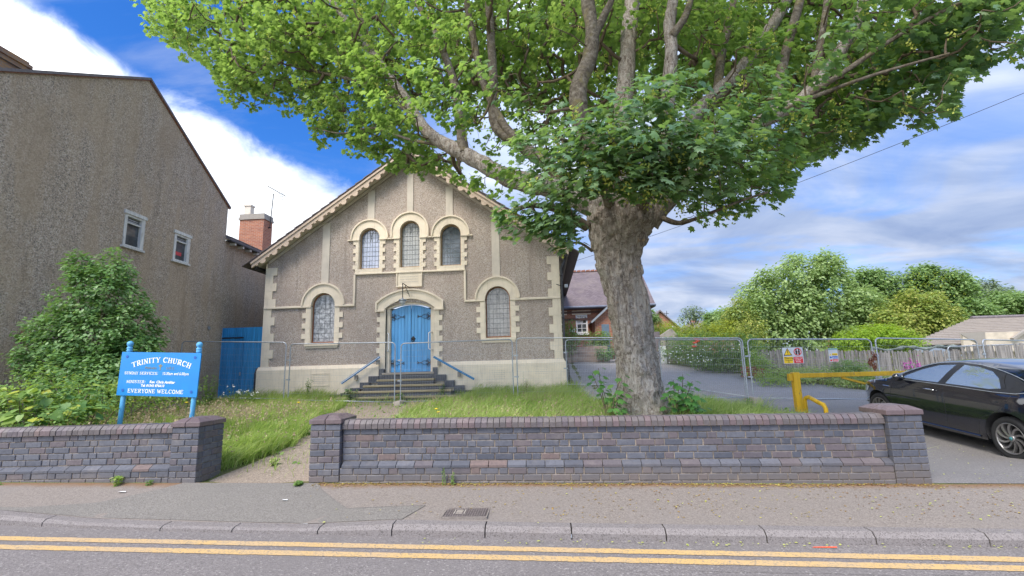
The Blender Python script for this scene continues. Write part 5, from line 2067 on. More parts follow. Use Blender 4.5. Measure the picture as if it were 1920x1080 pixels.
# ================================================================== SITE FENCE PANELS
def fence_panel(p0, p1, top0, top1, bot0, bot1, label, feet=True):
    """p0,p1 = (x, y) of the two uprights"""
    a, b = Vector((*p0, 0)), Vector((*p1, 0))
    d = (b - a)
    L = d.length
    e = thing('fence_panel', label, 'fence panel', (*(a + d / 2).xy, min(bot0, bot1)), 'temporary mesh fence panels around the church')
    u = d.normalized()

    def P(s, t):             # s 0..1 along, t 0..1 up
        base = a + d * s
        z0 = bot0 + (bot1 - bot0) * s
        z1 = top0 + (top1 - top0) * s
        return Vector((base.x, base.y, z0 + (z1 - z0) * t))
    r = .12
    H_ = top0 - bot0
    pts = [P(0, -.07)] + [P(0, 0)] + [P(0, 1 - r / H_)]
    for k in range(1, 5):
        an = pi / 2 * k / 4
        pts.append(P(r / L * (1 - cos(an)), 1 - r / H_ * (1 - sin(an))))
    for k in range(0, 5):
        an = pi / 2 * (1 - k / 4)
        pts.append(P(1 - r / L * (1 - cos(an)), 1 - r / H_ * (1 - sin(an))))
    pts += [P(1, 0), P(1, -.07)]
    mb = MB()
    mb.tube(pts, .0185, 8)
    mb.build('frame_tube', M['galv'], e, smooth=True)
    MB().tube([P(0, .04), P(1, .04)], .016, 8).build('bottom_rail', M['galv'], e, smooth=True)
    mb = MB()
    n = int(L / .052)
    n_ = d.cross(Vector((0, 0, 1))).normalized() * .003
    w_ = .0014
    for i in range(1, n):
        s = i / n
        q0, q1 = P(s, .04), P(s, .985)
        c = u * w_
        mb.add([q0 - c, q0 + c, q1 + c, q1 - c], [(0, 1, 2, 3)])
        mb.add([q0 - n_ * .5, q0 + n_ * .5, q1 + n_ * .5, q1 - n_ * .5], [(0, 1, 2, 3)])
    for i in range(1, 9):
        t_ = .04 + i * .105
        q0, q1 = P(0, t_), P(1, t_)
        c = Vector((0, 0, w_ * 1.1))
        mb.add([q0 - c, q0 + c, q1 + c, q1 - c], [(0, 1, 2, 3)])
    mb.build('mesh_infill', M['galv'], e, kind='stuff')
    # couplers at the left upright
    for t_ in (.38, .72):
        c = P(0, t_)
        mb = MB()
        mb.bar(c - u * .10, c + u * .04, .025, .04)
        mb.tube([c - Vector((0, 0, .03)), c + Vector((0, 0, .03))], .028, 8)
        mb.build('coupler', M['galv'], e)
    if feet:
        f = P(0, 0)
        z = G(f.x, f.y)
        mb = MB()
        mb.add([(f.x - .16, f.y - .36, z - .03), (f.x + .12, f.y - .36, z - .03), (f.x + .12, f.y + .36, z - .03), (f.x - .16, f.y + .36, z - .03),
                (f.x - .12, f.y - .32, z + .13), (f.x + .08, f.y - .32, z + .13), (f.x + .08, f.y + .32, z + .13), (f.x - .12, f.y + .32, z + .13)],
               [(0, 3, 2, 1), (4, 5, 6, 7), (0, 1, 5, 4), (1, 2, 6, 5), (2, 3, 7, 6), (3, 0, 4, 7)])
        mb.build('foot_block', M['concrete'], e, bevel=.02)
    return e


def xy(px, py, Y):
    q = A(px, py, Y)
    return (q.x, q.y), q.z


def panel_px(l, r, Yl, Yr, label, bl=None, br=None, feet=True):
    (p0, t0), (p1, t1) = xy(*l, Yl), xy(*r, Yr)
    b0 = A(*bl, Yl).z if bl else G(*p0) + .09
    b1 = A(*br, Yr).z if br else G(*p1) + .09
    return fence_panel(p0, p1, t0, t1, b0, b1, label, feet)


panel_px((342, 640), (537, 642), 15.2, 14.95, 'mesh fence panel between the noticeboard and the left church window', (336, 750), (534, 752))
panel_px((545, 645), (741, 642), 14.9, 14.7, 'mesh fence panel in front of the left half of the church steps', (538, 754), (738, 759))
panel_px((752, 644), (960, 636), 14.7, 14.8, 'mesh fence panel in front of the right half of the church steps', (749, 758), (958, 752))
panel_px((968, 634), (1172, 633), 14.8, 13.9, 'mesh fence panel in front of the right corner of the church', (966, 752), (1172, 750))
panel_px((1180, 634), (1391, 634), 13.9, 13.6, 'mesh fence panel on the driveway just right of the tree trunk', (1180, 752), (1396, 750))
panel_px((1401, 636), (1632, 636), 13.6, 13.6, 'mesh fence panel carrying the two safety signs', (1413, 751), (1640, 754))
panel_px((1640, 634), (1830, 637), 13.6, 14.3, 'mesh fence panel rising behind the black car bonnet', (1646, 753), (1842, 748))
panel_px((1841, 637), (1990, 640), 14.3, 15.6, 'rightmost mesh fence panel above the black car roof', None, None)
panel_px((1235, 637), (1388, 637), 17.2, 13.75, 'mesh fence panel swung back at an angle over the driveway', (1240, 724), (1392, 748), False)
panel_px((1060, 637), (1215, 637), 16.9, 17.2, 'mesh fence panel standing behind the trunk beside the church corner', (1066, 724), (1222, 724), False)
panel_px((1776, 650), (1925, 645), 17.0, 17.4, 'farther mesh fence panel in front of the paling fence above the car', (1782, 735), (1930, 730), False)

# safety signs on the panel
Ys = 13.53


def flat_sign(name, label, x0, y0, x1, y1):
    p, q = A(x0, y0, Ys), A(x1, y1, Ys)
    t = thing(name, label, 'sign', ((p.x + q.x) / 2, Ys, q.z))
    MB().box(p.x, q.x, Ys - .004, Ys + .004, q.z, p.z).build('sign_board', plain(name + '_base', (.52, .54, .57), .5), t)
    return t, p, q


M['sgy'] = plain('sign_yellow', (0.80, 0.52, 0.01), .5, vary=.04)
M['sgr'] = plain('sign_red', (0.62, 0.02, 0.02), .5, vary=.04)
M['sgb'] = plain('sign_safety_blue', (0.01, 0.10, 0.42), .5, vary=.04)
M['sgg'] = plain('sign_green', (0.01, 0.28, 0.16), .5, vary=.04)
M['ink'] = plain('sign_ink', (0.012, 0.012, 0.012), .6)
EX, EZ = Vector((1, 0, 0)), Vector((0, 0, 1))


def decal(parent, p, q, x0, x1, z0, z1, mat, off=.006, name='sign_panel'):
    W_, H_ = q.x - p.x, p.z - q.z
    return MB().box(p.x + x0 * W_, p.x + x1 * W_, Ys - off, Ys - .0042, q.z + z0 * H_, q.z + z1 * H_).build(name, M[mat], parent)


s1, p, q = flat_sign('warning_sign', 'warning sign with yellow triangle and red no entry circle on the mesh fence', 1466, 652, 1508, 681)
W_, H_ = q.x - p.x, p.z - q.z
decal(s1, p, q, .03, .47, .02, .43, 'sgy')
decal(s1, p, q, .51, .96, .02, .41, 'sgr')
tri = lambda k, off, mat: MB().prism_xz([(p.x + W_ * (.25 - .21 * k), q.z + H_ * (.70 - .20 * k)), (p.x + W_ * (.25 + .21 * k), q.z + H_ * (.70 - .20 * k)), (p.x + W_ * .25, q.z + H_ * (.66 + .31 * k))], Ys - off, Ys - .0042).build('triangle', M[mat], s1)
tri(1.0, .006, 'ink')
tri(.78, .008, 'sgy')
MB().box(p.x + W_ * .235, p.x + W_ * .265, Ys - .010, Ys - .0085, q.z + H_ * .66, q.z + H_ * .83).build('exclamation_mark', M['ink'], s1)
MB().box(p.x + W_ * .235, p.x + W_ * .265, Ys - .010, Ys - .0085, q.z + H_ * .57, q.z + H_ * .61).build('exclamation_mark', M['ink'], s1)
cc = (p.x + W_ * .74, q.z + H_ * .72)
r_ = H_ * .235
ribbon([(cc[0] + r_ * .80 * cos(a), cc[1] + r_ * .80 * sin(a)) for a in [2 * pi * i / 24 for i in range(25)]],
       [(cc[0] + r_ * cos(a), cc[1] + r_ * sin(a)) for a in [2 * pi * i / 24 for i in range(25)]], Ys - .008, Ys - .0042).build('prohibition_ring', M['sgr'], s1)
MB().bar((cc[0] - r_ * .6, Ys - .009, cc[1] + r_ * .6), (cc[0] + r_ * .6, Ys - .009, cc[1] - r_ * .6), .004, r_ * .2, (0, 1, 0)).build('prohibition_bar', M['sgr'], s1)
mb = MB()
for dx in (-.035, .035):
    mb.box(cc[0] + dx - .02, cc[0] + dx + .02, Ys - .006, Ys - .0042, cc[1] - .075, cc[1] + .04)
    mb.tube([(cc[0] + dx, Ys - .005, cc[1] + .062), (cc[0] + dx, Ys - .0042, cc[1] + .062)], .02, 8)
mb.build('children_pictogram', M['ink'], s1)
text_mesh('lettering', 'Warning', 'ink', s1, Vector((p.x + W_ * .06, Ys - .008, q.z + H_ * .29)), EX, EZ, .077, .0005, .88)
for tx_, fx, fz in (('Dangerous', .09, .18), ('site', .20, .07)):
    text_mesh('lettering', tx_, 'ink', s1, Vector((p.x + W_ * fx, Ys - .008, q.z + H_ * fz)), EX, EZ, .05, 0, .85)
for tx_, fx, fz in (('Children must', .545, .30), ('not play in', .57, .19), ('this area', .60, .08)):
    text_mesh('lettering', tx_, 'white', s1, Vector((p.x + W_ * fx, Ys - .008, q.z + H_ * fz)), EX, EZ, .044, .0005, .85)

s2, p, q = flat_sign('safety_notice', 'small safety notice with green header and coloured bands on the mesh fence', 1552, 653, 1573, 678)
W_, H_ = q.x - p.x, p.z - q.z
decal(s2, p, q, .03, .97, .90, .97, 'sgg')
decal(s2, p, q, .35, .95, .46, .62, 'sgy')
decal(s2, p, q, .35, .95, .24, .41, 'sgb')
decal(s2, p, q, .35, .95, .03, .19, 'sgr')
MB().prism_xz([(p.x + W_ * .05, q.z + H_ * .46), (p.x + W_ * .30, q.z + H_ * .46), (p.x + W_ * .175, q.z + H_ * .62)], Ys - .006, Ys - .0042).build('triangle', M['sgy'], s2)
for zc_, mt in ((.325, 'sgb'), (.11, 'sgr')):
    c = (p.x + W_ * .18, q.z + H_ * zc_)
    MB().add([(c[0] + .028 * cos(a), Ys - .006, c[1] + .028 * sin(a)) for a in [2 * pi * i / 14 for i in range(14)]], [tuple(range(14))]).build('roundel', M[mt], s2)
for v, s_ in ((.53, 'ink'), (.33, 'white'), (.12, 'white')):
    mb = MB()
    for k in (0, 1):
        x = p.x + W_ * .40
        while x < p.x + W_ * .88:
            L = random.uniform(.012, .03)
            mb.box(x, x + L, Ys - .0072, Ys - .0062, q.z + H_ * (v - k * .045), q.z + H_ * (v - k * .045) + .008)
            x += L + .008
    mb.build('small_print', M[s_], s2)

# rusty chain locking two panels
chn = thing('rusty_chain', 'rusty chain looped round the two fence uprights behind the car bonnet', 'chain', A(1638, 690, 13.5))
for i in range(22):
    a = i / 21
    px = 1636 + 5.5 * sin(a * 9)
    py = 664 + 26 * a + (3 if i % 3 else -2)
    c = A(px, py, 13.52 - .03 * (i % 2))
    th_ = random.uniform(0, pi)
    t1 = Vector((cos(th_), .2, sin(th_))).normalized()
    t2 = t1.cross(Vector((0, 1, .3))).normalized()
    MB().tube([c + t1 * .045 * cos(b) + t2 * .026 * sin(b) for b in [2 * pi * k / 9 for k in range(10)]], .011, 5).build('chain_link', M['rust'], chn, smooth=True)

# ================================================================== YELLOW BARRIER AND HOOP
YB_ = 12.0
bp = thing('yellow_barrier', 'yellow height-limit style swing barrier with square post and long horizontal arm', 'barrier', (6.02, YB_, .25))
bp['label'] = 'yellow metal swing barrier with square post and long arm across the driveway'
t0 = A(1490, 698, YB_)
MB().box(t0.x - .075, t0.x + .075, YB_ - .075, YB_ + .075, -.1, t0.z).build('post', M['yellow'], bp, bevel=.01)
l = A(1480, 702, YB_)
za = A(1600, 700, YB_).z
MB().box(t0.x - .17, t0.x - .077, YB_ - .05, YB_ + .05, t0.z - .20, t0.z - .03).build('counterweight', M['yellow'], bp, bevel=.008)
MB().box(t0.x + .077, 10.4, YB_ - .04, YB_ + .04, t0.z - .135, t0.z - .03).build('arm', M['yellow'], bp, bevel=.008)
c0, c1 = A(1578, 704, YB_), A(1652, 727, YB_ + .3)
MB().bar(c0 + Vector((0, 0, -.05)), c1, .05, .05).build('brace', M['yellow'], bp)
MB().box(10.4, 10.55, YB_ - .075, YB_ + .075, -.3, t0.z).build('post', M['yellow'], bp, bevel=.01)
hp_ = thing('yellow_hoop', 'low yellow tubular hoop guard standing beside the barrier post', 'hoop guard', (6.2, 11.4, .2))
a0, a1 = A(1508, 775, 11.7), A(1549, 775, 10.9)
tA, tB = A(1508, 744, 11.7), A(1547, 757, 10.9)
mb = MB()
mb.tube([(tA.x, tA.y, .0), (tA.x, tA.y, tA.z - .09), tA + Vector((.01, -.02, -.03)), tA + Vector((.05, -.09, 0)), tB + Vector((-.06, .10, .01)), tB + Vector((-.02, .03, -.02)), (tB.x, tB.y, tB.z - .10), (tB.x, tB.y, -.05)], .045, 12)
mb.build('hoop_tube', M['yellow'], hp_, smooth=True)
# stone block by the barrier
sx_, sy_ = A(1572, 772, 10.4).x, 10.4

# ================================================================== CAR
car = thing('parked_car', 'black five-door hatchback parked behind the right wall pier with grey alloy wheels', 'car', (7.65, 8.9, 0))
CZ0, CZ1 = -.05, .15                # ground at the rear and front wheels
WB = 2.63
cyaw = radians(90.5)
cpitch = math.atan((CZ1 - CZ0) / WB)
# car frame: +x forward from the rear axle, +y left, z up from the wheel contact plane
CO = Vector((6.82 + .775, 7.62, CZ0))
CR = Matrix.Rotation(cyaw, 3, 'Z') @ Matrix.Rotation(-cpitch, 3, 'Y')


def cp(x, y, z):
    if z > .97:
        z = .97 + (z - .97) * .80
    return CO + CR @ Vector((x, y, z))


NOSE, TAIL = WB + .86, -.86


def side_w(x, z):
    w = interp(z, [(.15, .80), (.28, .855), (.45, .885), (.62, .895), (.80, .880), (.93, .850), (1.0, .825), (1.2, .725), (1.38, .62), (1.47, .53)])
    sf = NOSE - x
    if sf < 1.0:
        w *= 1 - .40 * ((1.0 - sf) / 1.0) ** 2.4
    sr = x - TAIL
    if sr < 1.0:
        w *= 1 - .24 * ((1.0 - sr) / 1.0) ** 2.4
    # wheel arch shoulders
    w += .022 * math.exp(-((x) / .42) ** 2) * (1 if z < .9 else 0) + .016 * math.exp(-((x - WB) / .40) ** 2) * (1 if z < .8 else 0)
    return w


topline = [(NOSE - .02, .50), (NOSE - .05, .62), (NOSE - .16, .72), (NOSE - .36, .80), (NOSE - .75, .885), (NOSE - 1.08, .945), (NOSE - 1.18, .985),
           (NOSE - 1.50, 1.16), (NOSE - 1.85, 1.325), (NOSE - 2.10, 1.405), (NOSE - 2.45, 1.45), (NOSE - 2.85, 1.462), (NOSE - 3.25, 1.44), (NOSE - 3.62, 1.385), (NOSE - 3.85, 1.31), (NOSE - 4.05, 1.17), (NOSE - 4.22, 1.02), (TAIL + .02, .90), (TAIL, .62)]


def smooth_line(pts, k=4):
    out = []
    n = len(pts)
    for i in range(n - 1):
        p0, p1, p2, p3 = pts[max(i - 1, 0)], pts[i], pts[i + 1], pts[min(i + 2, n - 1)]
        for j in range(k):
            t = j / k
            out.append(tuple(.5 * ((2 * p1[c]) + (-p0[c] + p2[c]) * t + (2 * p0[c] - 5 * p1[c] + 4 * p2[c] - p3[c]) * t * t + (-p0[c] + 3 * p1[c] - 3 * p2[c] + p3[c]) * t ** 3) for c in (0, 1)))
    out.append(pts[-1])
    return out


TL = smooth_line(topline)
RA, WR = .375, .315
low = [(TAIL, .38), (TAIL + .06, .26), (-RA - .02, .22), (-RA * cos(.3), .32 - .02)]
low += [(-RA * cos(a), WR + RA * sin(a)) for a in [pi * i / 14 for i in range(0, 15)]]
low += [(RA + .02, .2), (1.3, .19), (WB - RA - .02, .2)]
low += [(WB - RA * cos(a), WR + RA * sin(a)) for a in [pi * i / 14 for i in range(0, 15)]]
low += [(WB + RA + .02, .21), (NOSE - .16, .22), (NOSE - .03, .32), (NOSE, .42)]
low[3] = (-RA - .01, .25)
outline = low + TL                      # ccw from -y side; x right = forward
XF = lambda d: NOSE - d                 # distance from the nose
win_f = [(XF(1.42), .985), (XF(1.50), 1.06), (XF(1.80), 1.235), (XF(2.06), 1.335), (XF(2.36), 1.388), (XF(2.28), 1.20), (XF(2.24), .995)]
win_f = [(XF(1.42), .985), (XF(2.26), .992), (XF(2.34), 1.20), (XF(2.42), 1.385), (XF(2.10), 1.345), (XF(1.82), 1.235), (XF(1.52), 1.065)]
win_r = [(XF(2.40), .993), (XF(3.18), .995), (XF(3.36), 1.03), (XF(3.26), 1.20), (XF(3.10), 1.315), (XF(2.85), 1.375), (XF(2.56), 1.393), (XF(2.47), 1.20)]
quarter = [(XF(3.24), .998), (XF(3.58), 1.05), (XF(3.66), 1.12), (XF(3.50), 1.20), (XF(3.32), 1.285), (XF(3.36), 1.15), (XF(3.43), 1.05)]
trim_hole = [(XF(1.33), .962), (XF(3.62), .968), (XF(3.74), 1.12), (XF(3.52), 1.245), (XF(3.15), 1.355), (XF(2.85), 1.405), (XF(2.45), 1.422), (XF(2.08), 1.375), (XF(1.78), 1.262), (XF(1.46), 1.085)]


def side_sheet(outer_, holes_, off, step=.09, s_=1):
    pts, edges = [], []
    for lp in [outer_] + holes_:
        dense = []
        for i in range(len(lp)):
            a, b = Vector(lp[i]), Vector(lp[(i + 1) % len(lp)])
            k = max(1, int((b - a).length / step))
            dense += [a.lerp(b, j / k) for j in range(k)]
        b0 = len(pts)
        pts += dense
        edges += [(b0 + i, b0 + (i + 1) % len(dense)) for i in range(len(dense))]
    x0, x1 = min(p[0] for p in outer_), max(p[0] for p in outer_)
    z0, z1 = min(p[1] for p in outer_), max(p[1] for p in outer_)

    def inside(p, lp):
        c = False
        for i in range(len(lp)):
            ax, ay = lp[i]
            bx, by = lp[(i + 1) % len(lp)]
            if (ay > p[1]) != (by > p[1]) and p[0] < (bx - ax) * (p[1] - ay) / (by - ay) + ax:
                c = not c
        return c
    zz = z0 + step / 2
    while zz < z1:
        xx = x0 + step / 2
        while xx < x1:
            if inside((xx, zz), outer_):
                pts.append(Vector((xx, zz)))
            xx += step
        zz += step * .8
    vo, _e, fo, *_ = delaunay_2d_cdt(pts, edges, [], 1, 1e-5)
    mb = MB()
    fs = []
    for f in fo:
        c = (sum(vo[i][0] for i in f) / 3, sum(vo[i][1] for i in f) / 3)
        if inside(c, outer_) and not any(inside(c, h) for h in holes_):
            fs.append(tuple(f) if s_ < 0 else tuple(reversed(f)))
    mb.add([cp(p[0], s_ * (side_w(p[0], p[1]) + off), p[1]) for p in vo], fs)
    return mb


def z_side(x):                      # where the top line sits at x
    for a, b in zip(TL, TL[1:]):
        if (a[0] - x) * (b[0] - x) <= 0 and a[0] != b[0]:
            return a[1] + (b[1] - a[1]) * (x - a[0]) / (b[0] - a[0])
    return .6


body = MB()
for s_ in (1, -1):
    q = side_sheet(outline, [trim_hole], 0, .08, s_)
    body.add(q.v, q.f)
# top skin across the car
NY = 14
gl_ranges = [(XF(1.22), XF(2.02)), (XF(3.72), XF(4.12))]
tops, glassq = MB(), MB()
rows = []
for (x, z) in TL:
    row = []
    ws = side_w(x, z)
    for j in range(NY + 1):
        t = -1 + 2 * j / NY
        crown = (1 - t * t) * (.045 if z > 1.2 else .035)
        bow = (1 - t * t) * (.10 if x > XF(1.0) else (-.10 if x < XF(3.9) else 0.02))
        tt = t
        row.append(cp(x + bow, ws * tt, z + crown))
    rows.append(row)
for i in range(len(TL) - 1):
    for j in range(NY):
        xm = (TL[i][0] + TL[i + 1][0]) / 2
        isg = any(b <= xm <= a for a, b in gl_ranges) and 0 < j < NY - 1
        (glassq if isg else body).add([rows[i][j], rows[i + 1][j], rows[i + 1][j + 1], rows[i][j + 1]], [(0, 1, 2, 3)])
# front and rear ends close the shell
for x, z0, z1 in ((NOSE, .24, .52), (TAIL, .28, .64)):
    prev = None
    for k in range(5):
        z = z0 + (z1 - z0) * k / 4
        row = [cp(x + (.10 if x > 0 else -.08) * (1 - (-1 + 2 * j / NY) ** 2) - (.03 if x > 0 and k == 0 else 0), side_w(x, z) * (-1 + 2 * j / NY), z) for j in range(NY + 1)]
        if prev:
            for j in range(NY):
                body.add([prev[j], prev[j + 1], row[j + 1], row[j]], [(0, 1, 2, 3)])
        prev = row
import bmesh
bme = body.mesh('body', M['carpaint'], True)
bm_ = bmesh.new()
bm_.from_mesh(bme)
bmesh.ops.remove_doubles(bm_, verts=bm_.verts, dist=.004)
bmesh.ops.recalc_face_normals(bm_, faces=bm_.faces)
bm_.to_mesh(bme)
bm_.free()
bo = inst('body', bme, car)
inst('windscreen', glassq.mesh('windscreen', M['carglass'], True), car)
for s_ in (1, -1):
    side_sheet(trim_hole, [win_f, win_r, quarter], -.006, .09, s_).build('window_surround', M['cartrim'], car, smooth=True)
    side_sheet(win_f, [], -.012, .09, s_).build('front_window', M['carglass'], car, smooth=True)
    side_sheet(win_r, [], -.012, .09, s_).build('rear_window', M['carglass'], car, smooth=True)
    side_sheet(quarter, [], -.010, .09, s_).build('quarter_panel', M['cartrim'], car, smooth=True)


def side_tube(pts, r, s_=1, off=.002, n=5):
    dense = []
    for a, b in zip(pts, pts[1:]):
        k = max(1, int(Vector((b[0] - a[0], b[1] - a[1])).length / .07))
        dense += [(a[0] + (b[0] - a[0]) * j / k, a[1] + (b[1] - a[1]) * j / k) for j in range(k)]
    dense.append(pts[-1])
    return MB().tube([cp(x, s_ * (side_w(x, z) + off), z) for x, z in dense], r, n)


for s_ in (1,):
    side_tube(smooth_line([(XF(1.30), .958), (XF(2.4), .962), (XF(3.60), .968), (XF(3.75), 1.12), (XF(3.53), 1.25), (XF(3.16), 1.36), (XF(2.85), 1.41), (XF(2.45), 1.428), (XF(2.08), 1.382), (XF(1.77), 1.268), (XF(1.44), 1.088), (XF(1.30), .958)], 3), .006, s_, .001).build('window_trim', M['galv'], car, smooth=True)
    side_tube([(XF(1.28), .955), (XF(1.22), .70), (XF(1.24), .27)], .0035, s_, -.001).build('door_gap', M['mat_dark'], car)
    side_tube([(XF(2.37), .958), (XF(2.44), .70), (XF(2.44), .24)], .0035, s_, -.001).build('door_gap', M['mat_dark'], car)
    side_tube(smooth_line([(XF(3.55), .965), (XF(3.50), .83), (XF(3.30), .64), (XF(3.10), .55), (XF(3.02), .40), (XF(2.98), .25)], 3), .0035, s_, -.001).build('door_gap', M['mat_dark'], car)
    side_tube([(XF(1.26), .245), (XF(3.0), .245)], .014, s_, .006, 6).build('sill_strip', M['carpaint'], car)  # raised strip standing in for the light reflection along the sill
    side_tube([(XF(.62), .78), (XF(.95), .83), (XF(1.22), .87)], .003, s_, -.001).build('bonnet_gap', M['mat_dark'], car)
    for d_, nm in ((2.12, 'handle'), (3.32, 'handle')):
        if d_ > 3:
            continue
        side_tube([(XF(d_ - .10), .855), (XF(d_ + .12), .855)], .014, s_, .022, 8).build('door_handle', M['chrome'], car, smooth=True)
    # mirror
    mc = cp(XF(1.52), side_w(XF(1.5), .97) + .10, 1.015)
    mb = MB()
    mb.lathe([(.01, -.07), (.06, -.06), (.10, -.02), (.105, .02), (.08, .06), (.01, .075)], (0, 0, 0), 14)
    mb.v = [tuple(mc + CR @ Vector((v[0] * .62, v[1] * 1.0, v[2]))) for v in mb.v]
    mb.build('mirror', M['carpaint'], car, smooth=True)
    MB().bar(cp(XF(1.50), .80, .975), mc, .05, .03).build('mirror_stalk', M['cartrim'], car)
    # headlamp and side repeater
    side_sheet([(XF(.10), .60), (XF(.24), .56), (XF(.50), .64), (XF(.56), .73), (XF(.40), .745), (XF(.20), .69)], [], .004, .06, s_).build('headlight', M['headlamp'], car, smooth=True)
    side_tube([(XF(1.02), .80), (XF(1.18), .80)], .009, s_, .003, 6).build('side_badge', M['chrome'], car)
    side_tube([(NOSE - .02, .36), (NOSE - .42, .40)], .012, s_, .003, 6).build('fog_trim', M['cartrim'], car)
# underside and interior
MB().add([cp(x, y, z) for x, y in ((TAIL + .1, -.7), (NOSE - .1, -.7), (NOSE - .1, .7), (TAIL + .1, .7)) for z in (.2,)] + [cp(x, y, .26) for x, y in ((TAIL + .1, -.7), (NOSE - .1, -.7), (NOSE - .1, .7), (TAIL + .1, .7))], [(0, 3, 2, 1), (4, 5, 6, 7), (0, 1, 5, 4), (1, 2, 6, 5), (2, 3, 7, 6), (3, 0, 4, 7)]).build('underbody', M['mat_dark'], car)
mseat = plain('grey_seat_cloth', (.10, .10, .105), .9)
for yy in (-.36, .36):
    for xx in (1.28, .32):
        b = MB()
        o_ = [cp(xx + dx, yy + dy, z + dz) for (z, dz) in ((.5, 0), (1.10, 0)) for dx, dy in ((-.05 if z < 1 else -.22, -.22), (.10 if z < 1 else -.10, -.22), (.10 if z < 1 else -.10, .22), (-.05 if z < 1 else -.22, .22))]
        b.add(o_, [(0, 3, 2, 1), (4, 5, 6, 7), (0, 1, 5, 4), (1, 2, 6, 5), (2, 3, 7, 6), (3, 0, 4, 7)])
        b.build('seat', mseat, car, bevel=.03)
MB().bar(cp(1.95, -.7, .86), cp(1.95, .7, .86), .35, .14).build('dashboard', M['cartrim'], car)


def wheel(xc, s_):
    w_ = thing('wheel', None, None, (0, 0, 0))
    attach(w_, car)
    ctr = Vector((xc, s_ * .775, WR))

    def place(m_, name, mat, sm=True):
        m_.v = [tuple(cp(*(ctr + Vector((v[0], -s_ * v[2] * -1, v[1]))))) for v in m_.v]
        return m_.build(name, mat, w_, smooth=sm)
    # lathe axis = local z -> car y ; outward = +z
    place(MB().lathe([(.215, .09), (.255, .108), (.295, .10), (.313, .07), (.315, .0), (.313, -.07), (.29, -.10), (.215, -.09)], (0, 0, 0), 40, False), 'tyre', M['rubber'])
    place(MB().lathe([(.222, .102), (.214, .108), (.204, .09), (.196, .0), (.196, -.08), (.222, -.09)], (0, 0, 0), 40, False), 'rim', M['alloy'])
    place(MB().lathe([(.001, -.03), (.19, -.03), (.19, -.05)], (0, 0, 0), 24), 'brake_disc', M['mat_dark'])
    for k in range(10):
        a = 2 * pi * k / 10
        mb = MB()
        p_ = []
        for i in range(6):
            t = i / 5
            r = .035 + .17 * t
            aa = a + .42 * t * t - .05
            wd = .034 - .012 * sin(pi * t) + .008 * t
            zf_ = .075 + .022 * t
            for sgn in (-1, 1):
                da = sgn * wd / 2 / r
                p_.append((r * cos(aa + da), r * sin(aa + da), zf_ + (0.0 if sgn < 0 else -.006)))
        n = len(p_)
        vs = p_ + [(x, y, z - .035) for x, y, z in p_]
        fs = []
        for i in range(5):
            q = 2 * i
            fs += [(q, q + 2, q + 3, q + 1), (q + n, q + 1 + n, q + 3 + n, q + 2 + n), (q, q + n, q + 2 + n, q + 2), (q + 1, q + 3, q + 3 + n, q + 1 + n)]
        mb.add(vs, fs)
        place(mb, 'spoke', M['alloy'], False)
    place(MB().lathe([(.05, .06), (.048, .085), (.04, .092), (.001, .094)], (0, 0, 0), 20), 'hub', M['alloy'])
    place(MB().lathe([(.026, .0935), (.024, .098), (.001, .099)], (0, 0, 0), 16), 'hub_badge', plain('badge_%d%d' % (int(xc * 10), s_), (.05, .18, .20), .3))


for xc in (0, WB):
    for s_ in (1, -1):
        wheel(xc, s_)
# inner arches
for xc in (0, WB):
    for s_ in (1, -1):
        mb = MB()
        pts = [(xc - (RA + .0) * cos(a), WR + RA * sin(a)) for a in [pi * i / 14 for i in range(-1, 16)]]
        b = len(mb.v)
        for x, z in pts:
            mb.v += [tuple(cp(x, s_ * (side_w(x, z) - .004), z)), tuple(cp(x, s_ * .45, z))]
        for i in range(len(pts) - 1):
            mb.f.append((b + 2 * i, b + 2 * i + 2, b + 2 * i + 3, b + 2 * i + 1))
            mb.m.append(0)
        mb.build('wheel_arch_liner', M['mat_dark'], car)
MB().bar(cp(0, -.5, WR), cp(0, .5, WR), .9, .7).build('rear_well', M['mat_dark'], car)


# ================================================================== FOLIAGE TOOLS
def unit(v):
    return v / np.maximum(np.linalg.norm(v, axis=-1, keepdims=True), 1e-9)


def leaf_geometry(shape):
    """template verts (local: x across, y along tip, z normal) and triangles"""
    if shape == 'maple':
        pts = [(0, 0, 0), (.30, .06, -.02), (.27, .24, .01), (.52, .36, -.06), (.36, .52, .0), (.42, .72, -.05), (.16, .66, .0), (0, 1.0, -.08),
               (-.16, .66, .0), (-.42, .72, -.05), (-.36, .52, .0), (-.52, .36, -.06), (-.27, .24, .01), (-.30, .06, -.02), (0, .42, .05)]
        c = 14
        tri = [(i, i + 1, c) for i in range(0, 13)] + [(13, 0, c)]
        return np.array(pts), np.array(tri)
    if shape == 'oval':
        pts = [(0, 0, 0), (.28, .35, .04), (.22, .72, .02), (0, 1, -.05), (-.22, .72, .02), (-.28, .35, .04)]
        return np.array(pts), np.array([(0, 1, 2), (0, 2, 3), (0, 3, 4), (0, 4, 5)])
    if shape == 'heart':
        pts = [(0, 0, 0), (.30, -.06, .03), (.46, .22, .05), (.34, .62, .02), (0, 1, -.10), (-.34, .62, .02), (-.46, .22, .05), (-.30, -.06, .03), (0, .35, -.03)]
        return np.array(pts), np.array([(i, i + 1, 8) for i in range(7)] + [(7, 0, 8)])
    if shape == 'quad':
        pts = [(0, 0, 0), (.32, .5, .04), (0, 1, -.04), (-.32, .5, .04)]
        return np.array(pts), np.array([(0, 1, 2), (0, 2, 3)])


